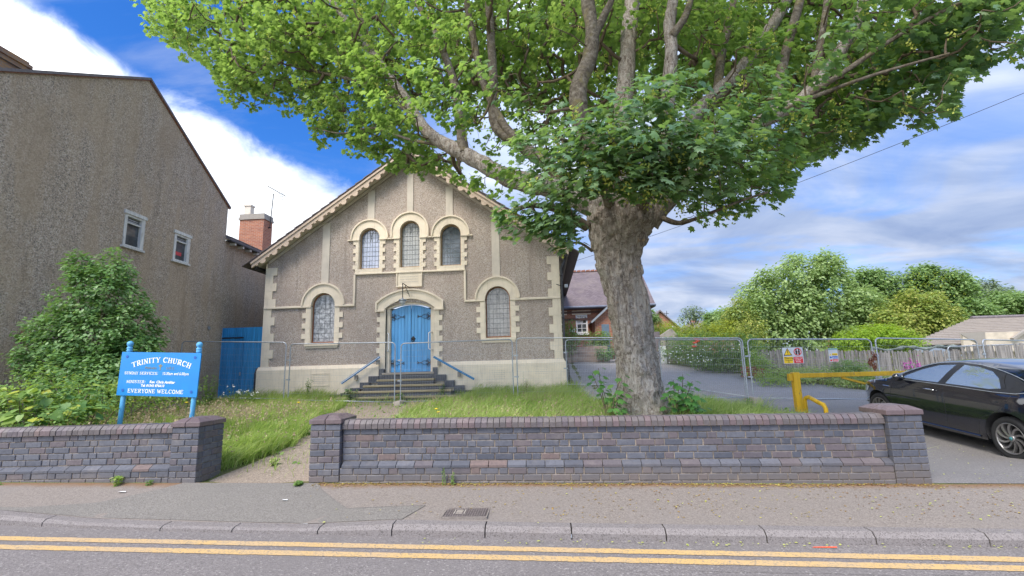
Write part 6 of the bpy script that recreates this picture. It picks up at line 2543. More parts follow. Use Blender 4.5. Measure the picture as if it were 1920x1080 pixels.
def place_leaves(pos, tip, nrm, size, shape):
    """vectorised copies of a template leaf"""
    T, F = leaf_geometry(shape)
    y = unit(tip - nrm * (tip * nrm).sum(-1, keepdims=True))
    x = np.cross(y, nrm)
    n = len(pos)
    V = pos[:, None, :] + size[:, None, None] * (T[None, :, 0, None] * x[:, None, :] + T[None, :, 1, None] * y[:, None, :] + T[None, :, 2, None] * nrm[:, None, :])
    faces = (F[None] + (np.arange(n) * len(T))[:, None, None]).reshape(-1, 3)
    return V.reshape(-1, 3), faces


def foliage(name, pos, tip, nrm, size, shape, mat, parent=None, **t):
    V, F = place_leaves(pos, tip, unit(nrm), size, shape)
    o = inst(name, fast_mesh(name, V, F, M[mat]), parent)
    return tag(o, **t) if t else o


def rnd_unit(n):
    return unit(RNG.normal(size=(n, 3)))


def blob_leaves(blobs, n, clump=.28, per=10, shell=.45, flat=.5):
    """leaf positions gathered in clumps inside ellipsoid blobs (centre, radii); returns pos, outward"""
    w = np.array([b[1][0] * b[1][1] + b[1][1] * b[1][2] + b[1][0] * b[1][2] for b in blobs])
    w = w / w.sum()
    nc = max(1, n // per)
    clump = clump * .8
    which = RNG.choice(len(blobs), nc, p=w)
    C = np.array([b[0] for b in blobs], float)[which]
    Rr = np.array([b[1] for b in blobs], float)[which]
    d = rnd_unit(nc)
    r = 1 - shell * RNG.random(nc) ** 1.6
    bump_ = 1 + .16 * np.sin(d[:, 0] * 7 + which) * np.cos(d[:, 1] * 6 + which * 2) + .05 * RNG.normal(size=nc)
    cpos = C + d * Rr * (r * bump_)[:, None]
    k = np.repeat(np.arange(nc), per)
    pos = cpos[k] + rnd_unit(len(k)) * clump * RNG.random((len(k), 1)) ** .5
    out = unit(d[k] / Rr[k] * Rr[k].mean(-1, keepdims=True) + .5 * unit(pos - cpos[k]))
    return pos, out


def bush(name, label, cat, blobs, n, size, shape, mat, group=None, clump=.25, per=10, stems=8, shell=.6, droop=.2, stem_mat='twig', stem_r=.012, extra=None, kindname='foliage'):
    c = np.mean([b[0] for b in blobs], axis=0)
    zg = G(float(c[0]), float(c[1]))
    t = thing(name, label, cat, (float(c[0]), float(c[1]), zg), group)
    pos, out = blob_leaves(blobs, n, clump, per, shell)
    m = pos[:, 2] > np.array([G(float(a), float(b)) for a, b in pos[:, :2]]) + .02
    pos, out = pos[m], out[m]
    N = len(pos)
    nrm = unit(out * .55 + np.array([0, 0, .8]) + rnd_unit(N) * .55)
    tip = unit(out + rnd_unit(N) * .6 - np.array([0, 0, droop]))
    sz = size * (.65 + .7 * RNG.random(N))
    foliage(kindname, pos, tip, nrm, sz, shape, mat, t, kind='stuff')
    mb = MB()
    for i in range(stems):
        b = blobs[i % len(blobs)]
        a = random.uniform(0, 2 * pi)
        bx, by = c[0] + random.uniform(-.15, .15), c[1] + random.uniform(-.15, .15)
        top = Vector(b[0]) + Vector((cos(a) * b[1][0] * .6, sin(a) * b[1][1] * .6, b[1][2] * random.uniform(.0, .6)))
        base = Vector((bx, by, G(bx, by) - .05))
        mid = base.lerp(top, .5) + Vector((random.uniform(-.1, .1), random.uniform(-.1, .1), .1))
        mb.tube([base, mid, top], [stem_r, stem_r * .8, stem_r * .4], 5)
    mb.build('stems', M[stem_mat], t, kind='stuff')
    return t


# ================================================================== THE SYCAMORE
tree = thing('sycamore_tree', 'huge sycamore with peeling bark and spreading crown behind the long brick wall', 'tree', (1.62, 8.6, .5))


def rough_tube(pts, rads, nseg, nring, amp, freq, fl=None, name='limb'):
    """smooth swept limb with a knobbly surface"""
    P = [Vector(p) for p in pts]
    out, rr = [], []
    n = len(P)
    per = max(2, nring // (n - 1))
    for i in range(n - 1):
        p0, p1, p2, p3 = P[max(i - 1, 0)], P[i], P[i + 1], P[min(i + 2, n - 1)]
        for j in range(per):
            t = j / per
            out.append(.5 * ((2 * p1) + (-p0 + p2) * t + (2 * p0 - 5 * p1 + 4 * p2 - p3) * t * t + (-p0 + 3 * p1 - 3 * p2 + p3) * t ** 3))
            rr.append(rads[i] * (1 - t) + rads[i + 1] * t)
    out.append(P[-1])
    rr.append(rads[-1])
    mb = MB().tube(out, rr, nseg)
    for i in range(len(out)):
        for k in range(nseg):
            q = Vector(mb.v[i * nseg + k])
            d = (q - out[i]).normalized()
            nz = noise.noise(Vector((q.x * freq, q.y * freq, q.z * freq * .35))) + .5 * noise.noise(q * freq * 2.7)
            ang = 2 * pi * k / nseg
            f = 0
            if fl:
                f = fl(out[i].z, ang)
            mb.v[i * nseg + k] = tuple(q + d * (amp * nz * rr[i] + f))
    return mb, out, rr


SKEL = []                         # (point, radius) nodes that branches may grow from
TY = 8.6
tp = [(1.71, TY, .15), (1.70, TY, .62), (1.66, TY, 1.2), (1.59, TY, 2.0), (1.46, TY, 3.0), (1.42, TY, 3.5), (1.50, TY, 4.05), (1.53, TY, 4.5)]
tr_ = [.55, .425, .36, .335, .34, .38, .60, .56]


def flute(z, a):
    f = .03 * max(0, (z - 3.2)) * sin(a * 7 + z) + .03 * sin(a * 3 + z * 1.3)
    if z < .9:
        f += .10 * (.9 - z) * (1 + sin(a * 5 + 1))
    return f


mb, _o, _r = rough_tube(tp, tr_, 120, 224, .12, 2.6, flute)
for i in range(len(_o) * 120):
    q = Vector(mb.v[i])
    c_ = _o[i // 120]
    d = Vector((q.x - c_.x, q.y - c_.y, 0)).normalized()
    pq = Vector((q.x * 9, q.y * 9, q.z * 2.6))
    pl_ = noise.noise(pq + Vector((0, 0, noise.noise(q * 4) * 2)))
    plate = .022 * (1 if pl_ > .12 else 0) + .012 * pl_ + .010 * noise.noise(Vector((q.x * 26, q.y * 26, q.z * 9)))
    mb.v[i] = tuple(q + d * plate)
mb.build('trunk', M['bark'], tree, smooth=True)

LIMBS = [  # pixels+depth control points, start radius, end radius, bark
    ([(1150, 410, 8.6), (1060, 360, 8.7), (960, 335, 8.9), (900, 305, 9.0), (845, 275, 9.1), (800, 245, 9.3), (750, 170, 9.8), (690, 90, 10.3), (620, 0, 10.9), (560, -90, 11.5)], .32, .07, 'bark'),
    ([(870, 288, 9.0), (862, 230, 9.0), (850, 150, 9.1), (815, 60, 9.3), (780, 0, 9.5), (740, -120, 9.9)], .15, .06, 'limb'),
    ([(1130, 400, 8.9), (1040, 320, 9.4), (980, 275, 9.8), (930, 235, 10.0), (925, 150, 10.0), (920, 60, 10.1), (915, 0, 10.2), (900, -160, 10.5)], .20, .10, 'limb'),
    ([(1000, 290, 9.7), (945, 235, 9.9), (905, 150, 10.2), (885, 60, 10.4), (875, 0, 10.5), (860, -150, 10.9)], .14, .09, 'limb'),
    ([(1165, 405, 8.5), (1140, 330, 8.2), (1095, 240, 8.0), (1085, 165, 7.9), (1105, 110, 7.9), (1110, 60, 7.9), (1102, 0, 8.0), (1095, -120, 8.2)], .26, .13, 'limb'),
    ([(1112, 70, 7.9), (1135, 25, 7.9), (1152, -20, 7.9), (1180, -160, 7.9)], .11, .06, 'limb'),
    ([(1175, 405, 8.9), (1165, 320, 9.3), (1168, 220, 9.7), (1175, 120, 10.0), (1185, 0, 10.4), (1190, -160, 10.8)], .30, .20, 'bark'),
    ([(1200, 410, 8.5), (1232, 300, 8.4), (1250, 200, 8.4), (1258, 110, 8.4), (1255, 50, 8.5), (1262, 0, 8.5), (1280, -150, 8.6)], .22, .11, 'bark'),
    ([(1258, 70, 8.4), (1285, 30, 8.4), (1300, -20, 8.5), (1330, -120, 8.6)], .10, .06, 'limb'),
    ([(1205, 415, 8.7), (1255, 310, 9.0), (1300, 220, 9.2), (1345, 175, 9.3), (1390, 130, 9.4), (1440, 60, 9.6), (1475, 0, 9.8), (1520, -100, 10.2)], .25, .12, 'bark'),
    ([(1345, 180, 9.3), (1352, 110, 9.5), (1365, 50, 9.6), (1375, 0, 9.8), (1380, -120, 10.1)], .13, .08, 'limb'),
    ([(1215, 415, 8.5), (1290, 330, 8.2), (1370, 260, 8.0), (1440, 222, 7.9), (1505, 185, 7.9), (1560, 120, 7.9), (1600, 55, 8.0), (1620, 0, 8.0), (1660, -120, 8.2)], .27, .08, 'bark'),
    ([(1452, 218, 7.9), (1462, 150, 8.0), (1478, 80, 8.1), (1500, 0, 8.2), (1520, -100, 8.4)], .13, .08, 'limb'),
    ([(1525, 165, 7.9), (1537, 90, 7.9), (1548, 20, 7.9), (1560, -80, 8.0)], .09, .06, 'limb'),
    ([(1500, 190, 7.9), (1590, 130, 7.6), (1680, 70, 7.3), (1770, 20, 7.0), (1880, -30, 6.7)], .07, .025, 'limb'),
    ([(1430, 225, 7.9), (1530, 180, 7.6), (1640, 140, 7.3), (1780, 100, 7.0)], .06, .02, 'limb'),
    ([(1235, 405, 8.4), (1270, 418, 8.1), (1310, 408, 7.8), (1380, 380, 7.5), (1440, 360, 7.3)], .07, .02, 'limb'),
    ([(1100, 425, 8.5), (1050, 395, 8.1), (1000, 385, 7.6), (960, 395, 7.2)], .12, .03, 'limb'),
    ([(1110, 470, 8.3), (1085, 455, 8.0), (1055, 462, 7.6), (1035, 470, 7.3)], .035, .01, 'limb'),
    ([(845, 275, 9.1), (770, 262, 9.6), (700, 240, 10.2), (640, 250, 10.8), (590, 240, 11.2)], .05, .02, 'limb'),
    ([(800, 240, 9.3), (740, 190, 9.9), (660, 150, 10.6), (580, 130, 11.2), (480, 90, 11.8), (400, 70, 12.2)], .085, .025, 'limb'),
    ([(770, 200, 9.6), (700, 140, 10.4), (610, 95, 11.1), (520, 40, 11.8), (440, 20, 12.3)], .085, .025, 'limb'),
    ([(640, 30, 10.8), (560, 15, 11.5), (470, 5, 12), (380, -5, 12.4)], .05, .02, 'limb'),
    ([(750, 170, 9.8), (712, 110, 10.4), (680, 40, 10.9), (660, -10, 11.2)], .07, .05, 'limb'),
    ([(1150, 400, 8.3), (1120, 330, 7.6), (1090, 280, 6.9), (1050, 260, 6.4)], .12, .03, 'limb'),
    ([(1200, 400, 8.2), (1230, 330, 7.4), (1270, 290, 6.8), (1330, 280, 6.3)], .12, .03, 'limb'),
]
for pts, r0, r1, bk in LIMBS:
    P = [A(*p) for p in pts]
    n = len(P)
    r0, r1 = r0 * (.80 if r0 > .12 else .85), r1 * .82
    rads = [r0 + (r1 - r0) * (i / (n - 1)) ** .7 for i in range(n)]
    nseg = 24 if r0 > .10 else 10
    mb, o_, rr = rough_tube(P, rads, nseg, (n - 1) * 12, .22 if r0 > .12 else .12, 4.0)
    mb.build('limb', M[bk], tree, smooth=True)
    for p, r in zip(o_[2:], rr[2:]):
        SKEL.append((np.array(p), r))

# crown volume: blobs (px, py, Y, radius, weight)
CB = [
    (330, 40, 12.3, 1.2, 1.0), (430, 70, 12.0, 1.9, 1.6), (560, 110, 11.8, 2.0, 1.7), (470, 150, 11.6, 1.0, .9), (700, 40, 11.6, 2.4, 1.5), (650, 210, 11.4, 1.3, 1.2), (735, 270, 11.0, 1.15, 1.4),
    (800, 300, 10.6, .8, .9), (850, 330, 10.2, .55, .7), (860, 100, 12.0, 2.2, 1.3), (1000, 60, 12.8, 2.6, 1.7), (1200, 60, 13.0, 3.0, 2.2), (1060, 180, 12.5, 2.0, 1.2),
    (1400, 60, 12.2, 2.8, 2.0), (1330, 200, 11.5, 1.5, .9), (1560, 60, 10.2, 2.2, 1.6), (1520, 230, 9.0, 1.2, 1.6), (1640, 180, 8.4, 1.15, 1.7), (1400, 345, 8.3, .95, 1.5), (1340, 395, 8.0, .5, .7), (1455, 300, 8.6, .9, 1.1),
    (1740, 110, 7.8, 1.15, 1.7), (1760, 195, 7.6, .55, .8), (1880, 40, 7.2, 1.2, 1.4), (1700, 20, 7.6, 1.4, 1.3), (1590, 225, 8.2, .7, .9),
    # near dark masses
    (1180, 270, 6.5, .95, 2.0), (1110, 330, 6.7, .8, 1.5), (1250, 310, 6.7, .8, 1.5), (1050, 395, 6.9, .62, 1.3), (980, 425, 7.1, .42, .9), (1055, 445, 7.2, .40, 1.1), (1072, 436, 7.3, .32, 1.6), (1180, 300, 7.0, .9, 1.2), (1230, 350, 7.2, .6, .9), (1330, 300, 6.9, .8, 1.4),
    (1410, 250, 7.0, .7, 1.0), (1180, 345, 7.2, .7, 1.0), (1270, 370, 7.5, .5, .8), (1010, 300, 7.0, .55, .8), (1110, 395, 7.6, .45, .6), (870, 200, 7.6, .55, .8), (960, 170, 7.4, .50, .6), (820, 150, 7.8, .45, .6), (760, 210, 8.6, .6, .8), (700, 120, 9.0, .8, .8), (790, 60, 8.6, .6, .6), (860, 60, 8.2, .5, .5), (640, 60, 9.8, .9, .9), (560, 60, 10.6, 1.0, 1.0), (1100, 30, 9.5, 1.0, .8), (1330, 60, 9.0, .9, .8), (1230, 30, 9.6, .9, .7), (950, 330, 8.0, .45, .6), (900, 330, 8.6, .35, .4), (1440, 110, 8.4, .7, .7), (1350, 250, 7.6, .6, .8), (900, 130, 7.6, .35, .35),
    (1250, 190, 6.8, .55, .6), (1380, 190, 7.0, .5, .5), (1480, 150, 7.2, .5, .45), (1040, 220, 6.9, .45, .5), (1010, 20, 7.3, .4, .3), (1560, 90, 7.0, .5, .45), (1150, 470, 7.4, .01, .0),
]
OFF = [((1.5, 9, 12.5), (6.0, 5.0, 3.0), 5.0), ((-3.5, 11, 11.0), (4.5, 4.0, 2.5), 3.0), ((6.5, 9, 10.5), (4.0, 4.5, 2.2), 3.0), ((1.5, 5.2, 9.8), (4.0, 2.2, 1.6), 1.3), ((2, 14, 10), (6, 3, 3), 2.0)]
NCL = 7300
wts = [b[4] * b[3] ** 1.5 for b in CB]
tot = sum(wts)
CP_, CO_ = [], []
ctr_tree = np.array([1.5, 8.7, 5.5])
for b, w in zip(CB, wts):
    n = int(NCL * .86 * w / tot)
    if n < 1:
        continue
    c = np.array(A(b[0], b[1], b[2]))
    d = rnd_unit(n) * (RNG.random((n, 1)) ** (1 / 2.4)) * b[3]
    d[:, 2] *= .8
    CP_.append(c + d)
for c, r, w in OFF:
    n = int(150 * w)
    d = rnd_unit(n) * np.array(r) * (1 - .4 * RNG.random((n, 1)))
    CP_.append(np.array(c) + d)
CPT = np.concatenate(CP_)
# crown underside: prune what would hang below the real outline of the crown
OUT = [(-400, -30), (225, -18), (262, 8), (285, 62), (330, 80), (345, 112), (400, 118), (422, 182), (470, 200), (505, 205), (560, 205), (590, 275), (640, 285), (700, 292), (745, 335), (800, 336), (840, 322), (872, 355), (928, 375), (938, 455), (985, 470), (1030, 488),
       (1060, 478), (1085, 455), (1100, 425), (1130, 392), (1180, 384), (1240, 398), (1300, 412), (1350, 428), (1400, 416), (1440, 400), (1478, 372), (1485, 330), (1560, 284), (1610, 262), (1680, 245), (1745, 240), (1792, 210), (1800, 135), (1860, 112), (1925, 120), (2300, 60)]
ox, oy = np.array(OUT).T
px_, py_, dz_ = proj(CPT)
wob = np.array([noise.noise(Vector((float(a) * .011, 2.2, 0))) * 34 + noise.noise(Vector((float(a) * .034, 5.1, 0))) * 26 for a in px_])
lim = np.interp(px_, ox, oy) - 2 - 34 / np.maximum(dz_, 3) + wob
CPT = CPT[(py_ < lim) | (dz_ < 1)]
# keep the near trunk/limbs readable: no clusters right in front of the bare bole
px_, py_, dz_ = proj(CPT)
keep = ~((abs(px_ - 1180) < 95) & (py_ > 372) & (py_ < 480) & (dz_ < 8.3))
# windows where the photo shows open limbs
for (x0, x1, y0, y1, p) in ((1085, 1140, -20, 175, .85), (905, 960, 0, 240, .3), (1160, 1215, 0, 120, .6), (1240, 1300, 0, 70, .5), (1390, 1480, 0, 60, .4), (860, 960, 235, 300, .3)):
    inb = (px_ > x0) & (px_ < x1) & (py_ > y0) & (py_ < y1) & (dz_ < 9.2)
    keep &= ~(inb & (RNG.random(len(px_)) < p))
CPT = CPT[keep]

# grow twigs: each cluster hooks on to the nearest earlier node
SN = np.array([s[0] for s in SKEL])
SR = [s[1] for s in SKEL]
order = np.argsort(np.linalg.norm(CPT - ctr_tree, axis=1))
CPT = CPT[order]
N0, NC_ = len(SN), len(CPT)
nodes = np.concatenate([SN, CPT])
parent_ix = np.full(N0 + NC_, -1)
depth_ = np.linalg.norm(nodes - ctr_tree, axis=1)
for i in range(NC_):
    k = N0 + i
    d = np.linalg.norm(nodes[:k] - nodes[k], axis=1)
    cost = d + .35 * np.maximum(0, depth_[:k] - depth_[k] + .15) + (np.arange(k) >= N0) * .06
    parent_ix[k] = int(np.argmin(cost))
load = np.ones(N0 + NC_)
for k in range(N0 + NC_ - 1, N0 - 1, -1):
    load[parent_ix[k]] += load[k]
tv, tf = [], []
for k in range(N0, N0 + NC_):
    a, b = nodes[parent_ix[k]], nodes[k]
    L = np.linalg.norm(b - a)
    if L < 1e-3 or L > 4.0:
        continue
    r1 = .0042 * sqrt(load[k])
    r0 = .0042 * sqrt(load[k] + 1) if parent_ix[k] >= N0 else min(r1 * 1.5, .05)
    r1 = min(r1, .05)
    r0 = min(r0, .055)
    mid = (a + b) / 2 + np.array([0, 0, -.10 * L]) + RNG.normal(size=3) * .06 * L
    d = (b - a) / L
    s = np.cross(d, [.1, .2, .97])
    s /= max(np.linalg.norm(s), 1e-6)
    u = np.cross(d, s)
    b0 = len(tv)
    for p, r in ((a, r0), (mid, (r0 + r1) / 2), (b, r1 * .8)):
        for j in range(4):
            an = pi / 2 * j
            tv.append(p + (s * cos(an) + u * sin(an)) * r)
    for i in range(2):
        for j in range(4):
            q, q2 = b0 + i * 4 + j, b0 + i * 4 + (j + 1) % 4
            tf.append((q, q2, q2 + 4, q + 4))
o = inst('twigs', fast_mesh('twigs', np.array(tv), np.array(tf), M['twig']), tree)
o['kind'] = 'stuff'

# leaves
PER = 11
idx = np.repeat(np.arange(NC_), PER)
base = CPT[idx]
outw = unit((base - ctr_tree) * np.array([1, 1, .35]))
outr = unit(outw * np.array([1, 1, .0]) + RNG.normal(size=base.shape) * .55 * np.array([1, 1, .3]))
n = len(base)
lp_ = base + outr * (.05 + .20 * RNG.random((n, 1))) + RNG.normal(size=(n, 3)) * .045
nr = unit(np.array([0, 0, 1.0]) * .95 + outr * .55 + RNG.normal(size=(n, 3)) * .33)
tp_ = unit(outr + np.array([0, 0, -.45]) + RNG.normal(size=(n, 3)) * .25)
sz = .065 + .095 * RNG.random(n) ** .9
pxl, pyl, dzl = proj(lp_)
ok = (pyl < np.interp(pxl, ox, oy) + 24) | (dzl < 1)
lp_, nr, tp_, sz, pxl, pyl, dzl = lp_[ok], nr[ok], tp_[ok], sz[ok], pxl[ok], pyl[ok], dzl[ok]
inview = (pxl > 0) & (pxl < 1920) & (pyl > 0) & (pyl < 1080) & (dzl > 1)
score = np.where(inview, sz / dzl, 0)
big = np.argsort(-score)[:290]
mask = np.zeros(len(lp_), bool)
mask[big] = True
nearm = (dzl + RNG.normal(size=len(dzl)) * .5 < 8.2) & ~mask
farm = ~nearm & ~mask
foliage('crown', lp_[farm], tp_[farm], nr[farm], sz[farm], 'maple', 'syc', tree, kind='stuff')
foliage('crown', lp_[nearm], tp_[nearm], nr[nearm], sz[nearm], 'maple', 'sycn', tree, kind='stuff')
T, F = leaf_geometry('maple')
LM = []
for k in range(3):
    TT = T.copy()
    TT[:, 2] += [.0, .10, -.08][k] * np.abs(TT[:, 0]) * 2 - .10 * k * TT[:, 1] ** 2
    me = fast_mesh('leaf', TT, F, M['syc1'])
    LM.append(me)
for i in big:
    z = Vector(nr[i]).normalized()
    y = Vector(tp_[i])
    y = (y - z * y.dot(z)).normalized()
    x = y.cross(z)
    mt = Matrix((x, y, z)).transposed().to_euler()
    s = float(sz[i])
    inst('leaf', LM[i % 3], tree, tuple(lp_[i]), mt, (s, s, s))

# hanging bunches of winged seeds
nk = 1500
pick = RNG.choice(NC_, nk, replace=False)
kp = CPT[pick] + RNG.normal(size=(nk, 3)) * .08 - np.array([0, 0, .07])
kk = np.repeat(np.arange(nk), 16)
p = kp[kk] + RNG.normal(size=(len(kk), 3)) * np.array([.04, .04, .06])
m_ = len(p)
pxk, pyk, _d = proj(p)
okk = pyk < np.interp(pxk, ox, oy)
p = p[okk]
m_ = len(p)
foliage('seed_bunches', p, unit(np.array([0, 0, -1.0]) + RNG.normal(size=(m_, 3)) * .6), rnd_unit(m_), .045 + .02 * RNG.random(m_), 'quad', 'keys', tree, kind='stuff')


# shoots at the foot of the trunk
def shoot(label, base_px, Y, tips, group=None):
    b = A(*base_px, Y)
    b.z = G(b.x, b.y)
    t = thing('sycamore_shoot', label, 'plant', b, group)
    mb = MB()
    P, Tt, Nn = [], [], []
    for (px, py) in tips:
        e = A(px, py, Y + random.uniform(-.25, .15))
        mid = b.lerp(e, .5) + Vector((random.uniform(-.05, .05), random.uniform(-.05, .05), .12))
        mb.tube([b, mid, e], [.010, .008, .004], 5)
        for k in range(9):
            q = mid.lerp(e, k / 8)
            a = k * 2.4
            o_ = Vector((cos(a), sin(a), .1))
            P.append(q + o_ * .07)
            Tt.append(o_ + Vector((0, 0, -.3)))
            Nn.append(Vector((0, -.35, 1)) + o_ * .5)
    mb.build('stems', M['twig'], t)
    n_ = len(P)
    for i in range(n_):
        z = Nn[i].normalized()
        y = Tt[i]
        y = (y - z * y.dot(z)).normalized()
        x = y.cross(z)
        s = random.uniform(.09, .15)
        inst('leaf', LM2[i % 3], t, tuple(P[i]), Matrix((x, y, z)).transposed().to_euler(), (s, s, s))


M['shoot'] = mk_leaf('shoot_leaf', [(0, (0.04, 0.13, 0.035)), (0.8, (0.08, 0.21, 0.05)), (1, (0.15, 0.28, 0.07))], .35, (.25, .45, .05), .4, 'rnd')
LM2 = []
for k in range(3):
    TT = T.copy()
    TT[:, 2] += [.0, .10, -.08][k] * np.abs(TT[:, 0]) * 2
    LM2.append(fast_mesh('shoot_leaf', TT, F, M['shoot']))
shoot('sparse sycamore shoot growing left of the big trunk', (1143, 775), 8.1, [(1110, 700), (1122, 690), (1130, 728), (1165, 705), (1170, 730), (1150, 745), (1160, 765)])
shoot('bushy sycamore shoot growing right of the big trunk', (1275, 775), 8.0, [(1262, 712), (1280, 702), (1298, 715), (1250, 735), (1310, 740), (1285, 735), (1265, 750), (1300, 760), (1245, 762), (1318, 765), (1275, 720), (1292, 745)])


# ================================================================== SHRUBS AND PLANTS ON THE LEFT
def PB(px, py, Y, rx, ry=None, rz=None):
    c = A(px, py, Y)
    return (tuple(c), (rx, ry or rx, rz or rx))


bush('holly_shrub', 'large glossy green holly-like shrub growing against the brown house wall', 'shrub',
     [PB(185, 560, 9.9, .85, .7, .75), (tuple(A(175, 640, 9.9)), (1.25, .9, .8)), (tuple(A(185, 710, 9.6)), (1.3, .9, .7)), PB(215, 510, 10.0, .45, .4, .5), PB(260, 610, 10.1, .45, .5, .6), PB(105, 620, 9.8, .55, .5, .55), PB(75, 670, 9.6, .45, .5, .45), PB(240, 680, 9.9, .7, .7, .7), PB(150, 500, 9.9, .3, .3, .3)],
     24000, .085, 'oval', 'shrub', clump=.17, per=16, stems=14, shell=.55, stem_r=.02)


def big_leaf_plant(name, label, cat, blobs, n, smin, smax, mat, shape, group=None):
    """plants whose large leaves are separate pieces"""
    c = np.mean([b[0] for b in blobs], axis=0)
    t = thing(name, label, cat, (float(c[0]), float(c[1]), G(float(c[0]), float(c[1]))), group)
    T_, F_ = leaf_geometry(shape)
    me = fast_mesh('leaf', T_, F_, M[mat])
    pos, out = blob_leaves(blobs, n, .12, 3, .5)
    mb = MB()
    for i in range(len(pos)):
        g_ = G(float(pos[i][0]), float(pos[i][1]))
        if pos[i][2] < g_ + .05:
            continue
        z = (Vector(out[i]) * .5 + Vector((0, -.2, .9)) + Vector(RNG.normal(size=3)) * .30).normalized()
        y = Vector(out[i]) + Vector((0, 0, -.3))
        y = (y - z * y.dot(z)).normalized()
        x = y.cross(z)
        s = random.uniform(smin, smax)
        inst('leaf', me, t, tuple(pos[i]), Matrix((x, y, z)).transposed().to_euler(), (s, s, s))
        if i % 6 == 0:
            b = Vector((c[0] + (pos[i][0] - c[0]) * .5, c[1] + (pos[i][1] - c[1]) * .5, g_))
            mb.tube([b, b.lerp(Vector(pos[i]), .6) + Vector((0, 0, .08)), Vector(pos[i])], [.008, .006, .003], 4)
    mb.build('stems', M['twig'], t, kind='stuff')
    return t


M['knot_i'] = mk_leaf('knotweed_leaf_single', [(0, (0.07, 0.18, 0.055)), (0.6, (0.12, 0.26, 0.075)), (0.85, (0.20, 0.35, 0.09)), (1, (0.42, 0.42, 0.05))], .35, (.35, .5, .05), .45, 'rnd')
big_leaf_plant('knotweed_clump', 'broad-leaved light green knotweed clump behind the left end of the short wall', 'plant',
               [PB(60, 755, 7.0, .62, .45, .30), PB(115, 740, 7.1, .35, .35, .30), PB(10, 750, 7.0, .5, .4, .32), PB(30, 790, 6.6, .6, .25, .22), PB(140, 775, 7.0, .3, .3, .2)],
               290, .10, .17, 'knot_i', 'heart')
bush('bramble_thicket', 'low mixed green bramble thicket between the knotweed and the noticeboard', 'bush',
     [PB(10, 775, 6.8, .6, .4, .35), PB(150, 760, 7.4, .5, .4, .35), PB(190, 740, 8.0, .6, .5, .4), PB(100, 790, 6.7, .7, .3, .25), PB(250, 740, 8.6, .6, .5, .4), PB(330, 735, 9.6, .6, .5, .35), PB(60, 730, 7.8, .7, .5, .35)],
     5200, .055, 'oval', 'knot', clump=.2, per=9, stems=10, shell=.8)

# ================================================================== GRASS
def grass(name, n, area, hmin, hmax, mat, density=None, width=.006, lean=.35, wind=(.35, -.1), segs=3, **t):
    x0, x1, y0, y1 = area
    X = RNG.random(n * 3) * (x1 - x0) + x0
    Y = RNG.random(n * 3) * (y1 - y0) + y0
    d = np.array([density(a, b) for a, b in zip(X, Y)]) if density else np.ones(len(X))
    k = RNG.random(len(X)) < d
    X, Y, d = X[k][:n], Y[k][:n], d[k][:n]
    m_ = len(X)
    Z = np.array([G(a, b) for a, b in zip(X, Y)]) - .01
    tuft = np.array([noise.noise(Vector((a * 1.7, b * 1.7, 0))) for a, b in zip(X, Y)])
    Hh = (hmin + (hmax - hmin) * RNG.random(m_)) * (.75 + .5 * tuft) * (.5 + .5 * np.minimum(1, d * 1.5))
    a = RNG.random(m_) * 2 * pi
    dirx = np.cos(a) * lean + wind[0] + .35 * np.array([noise.noise(Vector((p * .8, q * .8, 7))) for p, q in zip(X, Y)])
    diry = np.sin(a) * lean + wind[1]
    sa = RNG.random(m_) * pi
    sx_, sy_ = np.cos(sa) * width, np.sin(sa) * width
    V = []
    for i in range(segs + 1):
        f = i / segs
        b = f ** 1.8
        cx_, cy_, cz_ = X + dirx * b * Hh, Y + diry * b * Hh, Z + Hh * (f - .28 * b * f)
        w = 1 - f ** 2 * .9
        V.append(np.stack([cx_ - sx_ * w, cy_ - sy_ * w, cz_], 1))
        V.append(np.stack([cx_ + sx_ * w, cy_ + sy_ * w, cz_], 1))
    V = np.stack(V, 1).reshape(-1, 3)
    nv = 2 * (segs + 1)
    F_ = []
    for i in range(segs):
        F_.append([2 * i, 2 * i + 1, 2 * i + 3, 2 * i + 2])
    F_ = (np.array(F_)[None] + (np.arange(m_) * nv)[:, None, None]).reshape(-1, 4)
    o = inst(name, fast_mesh(name, V, F_, M[mat]))
    o['kind'] = 'stuff'
    return o, np.stack([X + dirx * Hh, Y + diry * Hh, Z + Hh * .72], 1)


def on_path(x, y):
    if y > 16.2:
        return 0.0
    pl = interp(y, [(5.77, -4.30), (7.5, -4.05), (8.6, -4.3), (10, -4.9), (12.5, -5.6), (15.7, -6.6)])
    pr = interp(y, [(5.77, -2.9), (8, -2.85), (10, -3.1), (13, -3.4), (15.7, -3.4)])
    e = .18 * noise.noise(Vector((x * 3, y * 3, 2)))
    if pl + e < x < pr - e:
        return 1.0
    return 0.0


def grass_density(x, y):
    if y < 6.22 and -2.9 < x < 4.2 or y < 6.22 and x < -4.3:
        return 0
    if on_path(x, y):
        return .035
    dl = interp(y, [(6.6, 4.45), (8, 4.9), (10, 5.5), (11.6, 5.8), (12.6, 5.0), (13.2, 3.0), (13.45, 1.3), (17.5, 1.05)])
    if x > dl - .08 + .2 * noise.noise(Vector((x * 2, y * 2, 5))):
        return 0
    if y > 17.25 and x > -11:
        return 0
    n_ = noise.noise(Vector((x * .6, y * .6, 4)))
    if -7.8 < x < -2.4 and y > 14.6:
        return .22
    return min(1, .75 + .5 * n_)


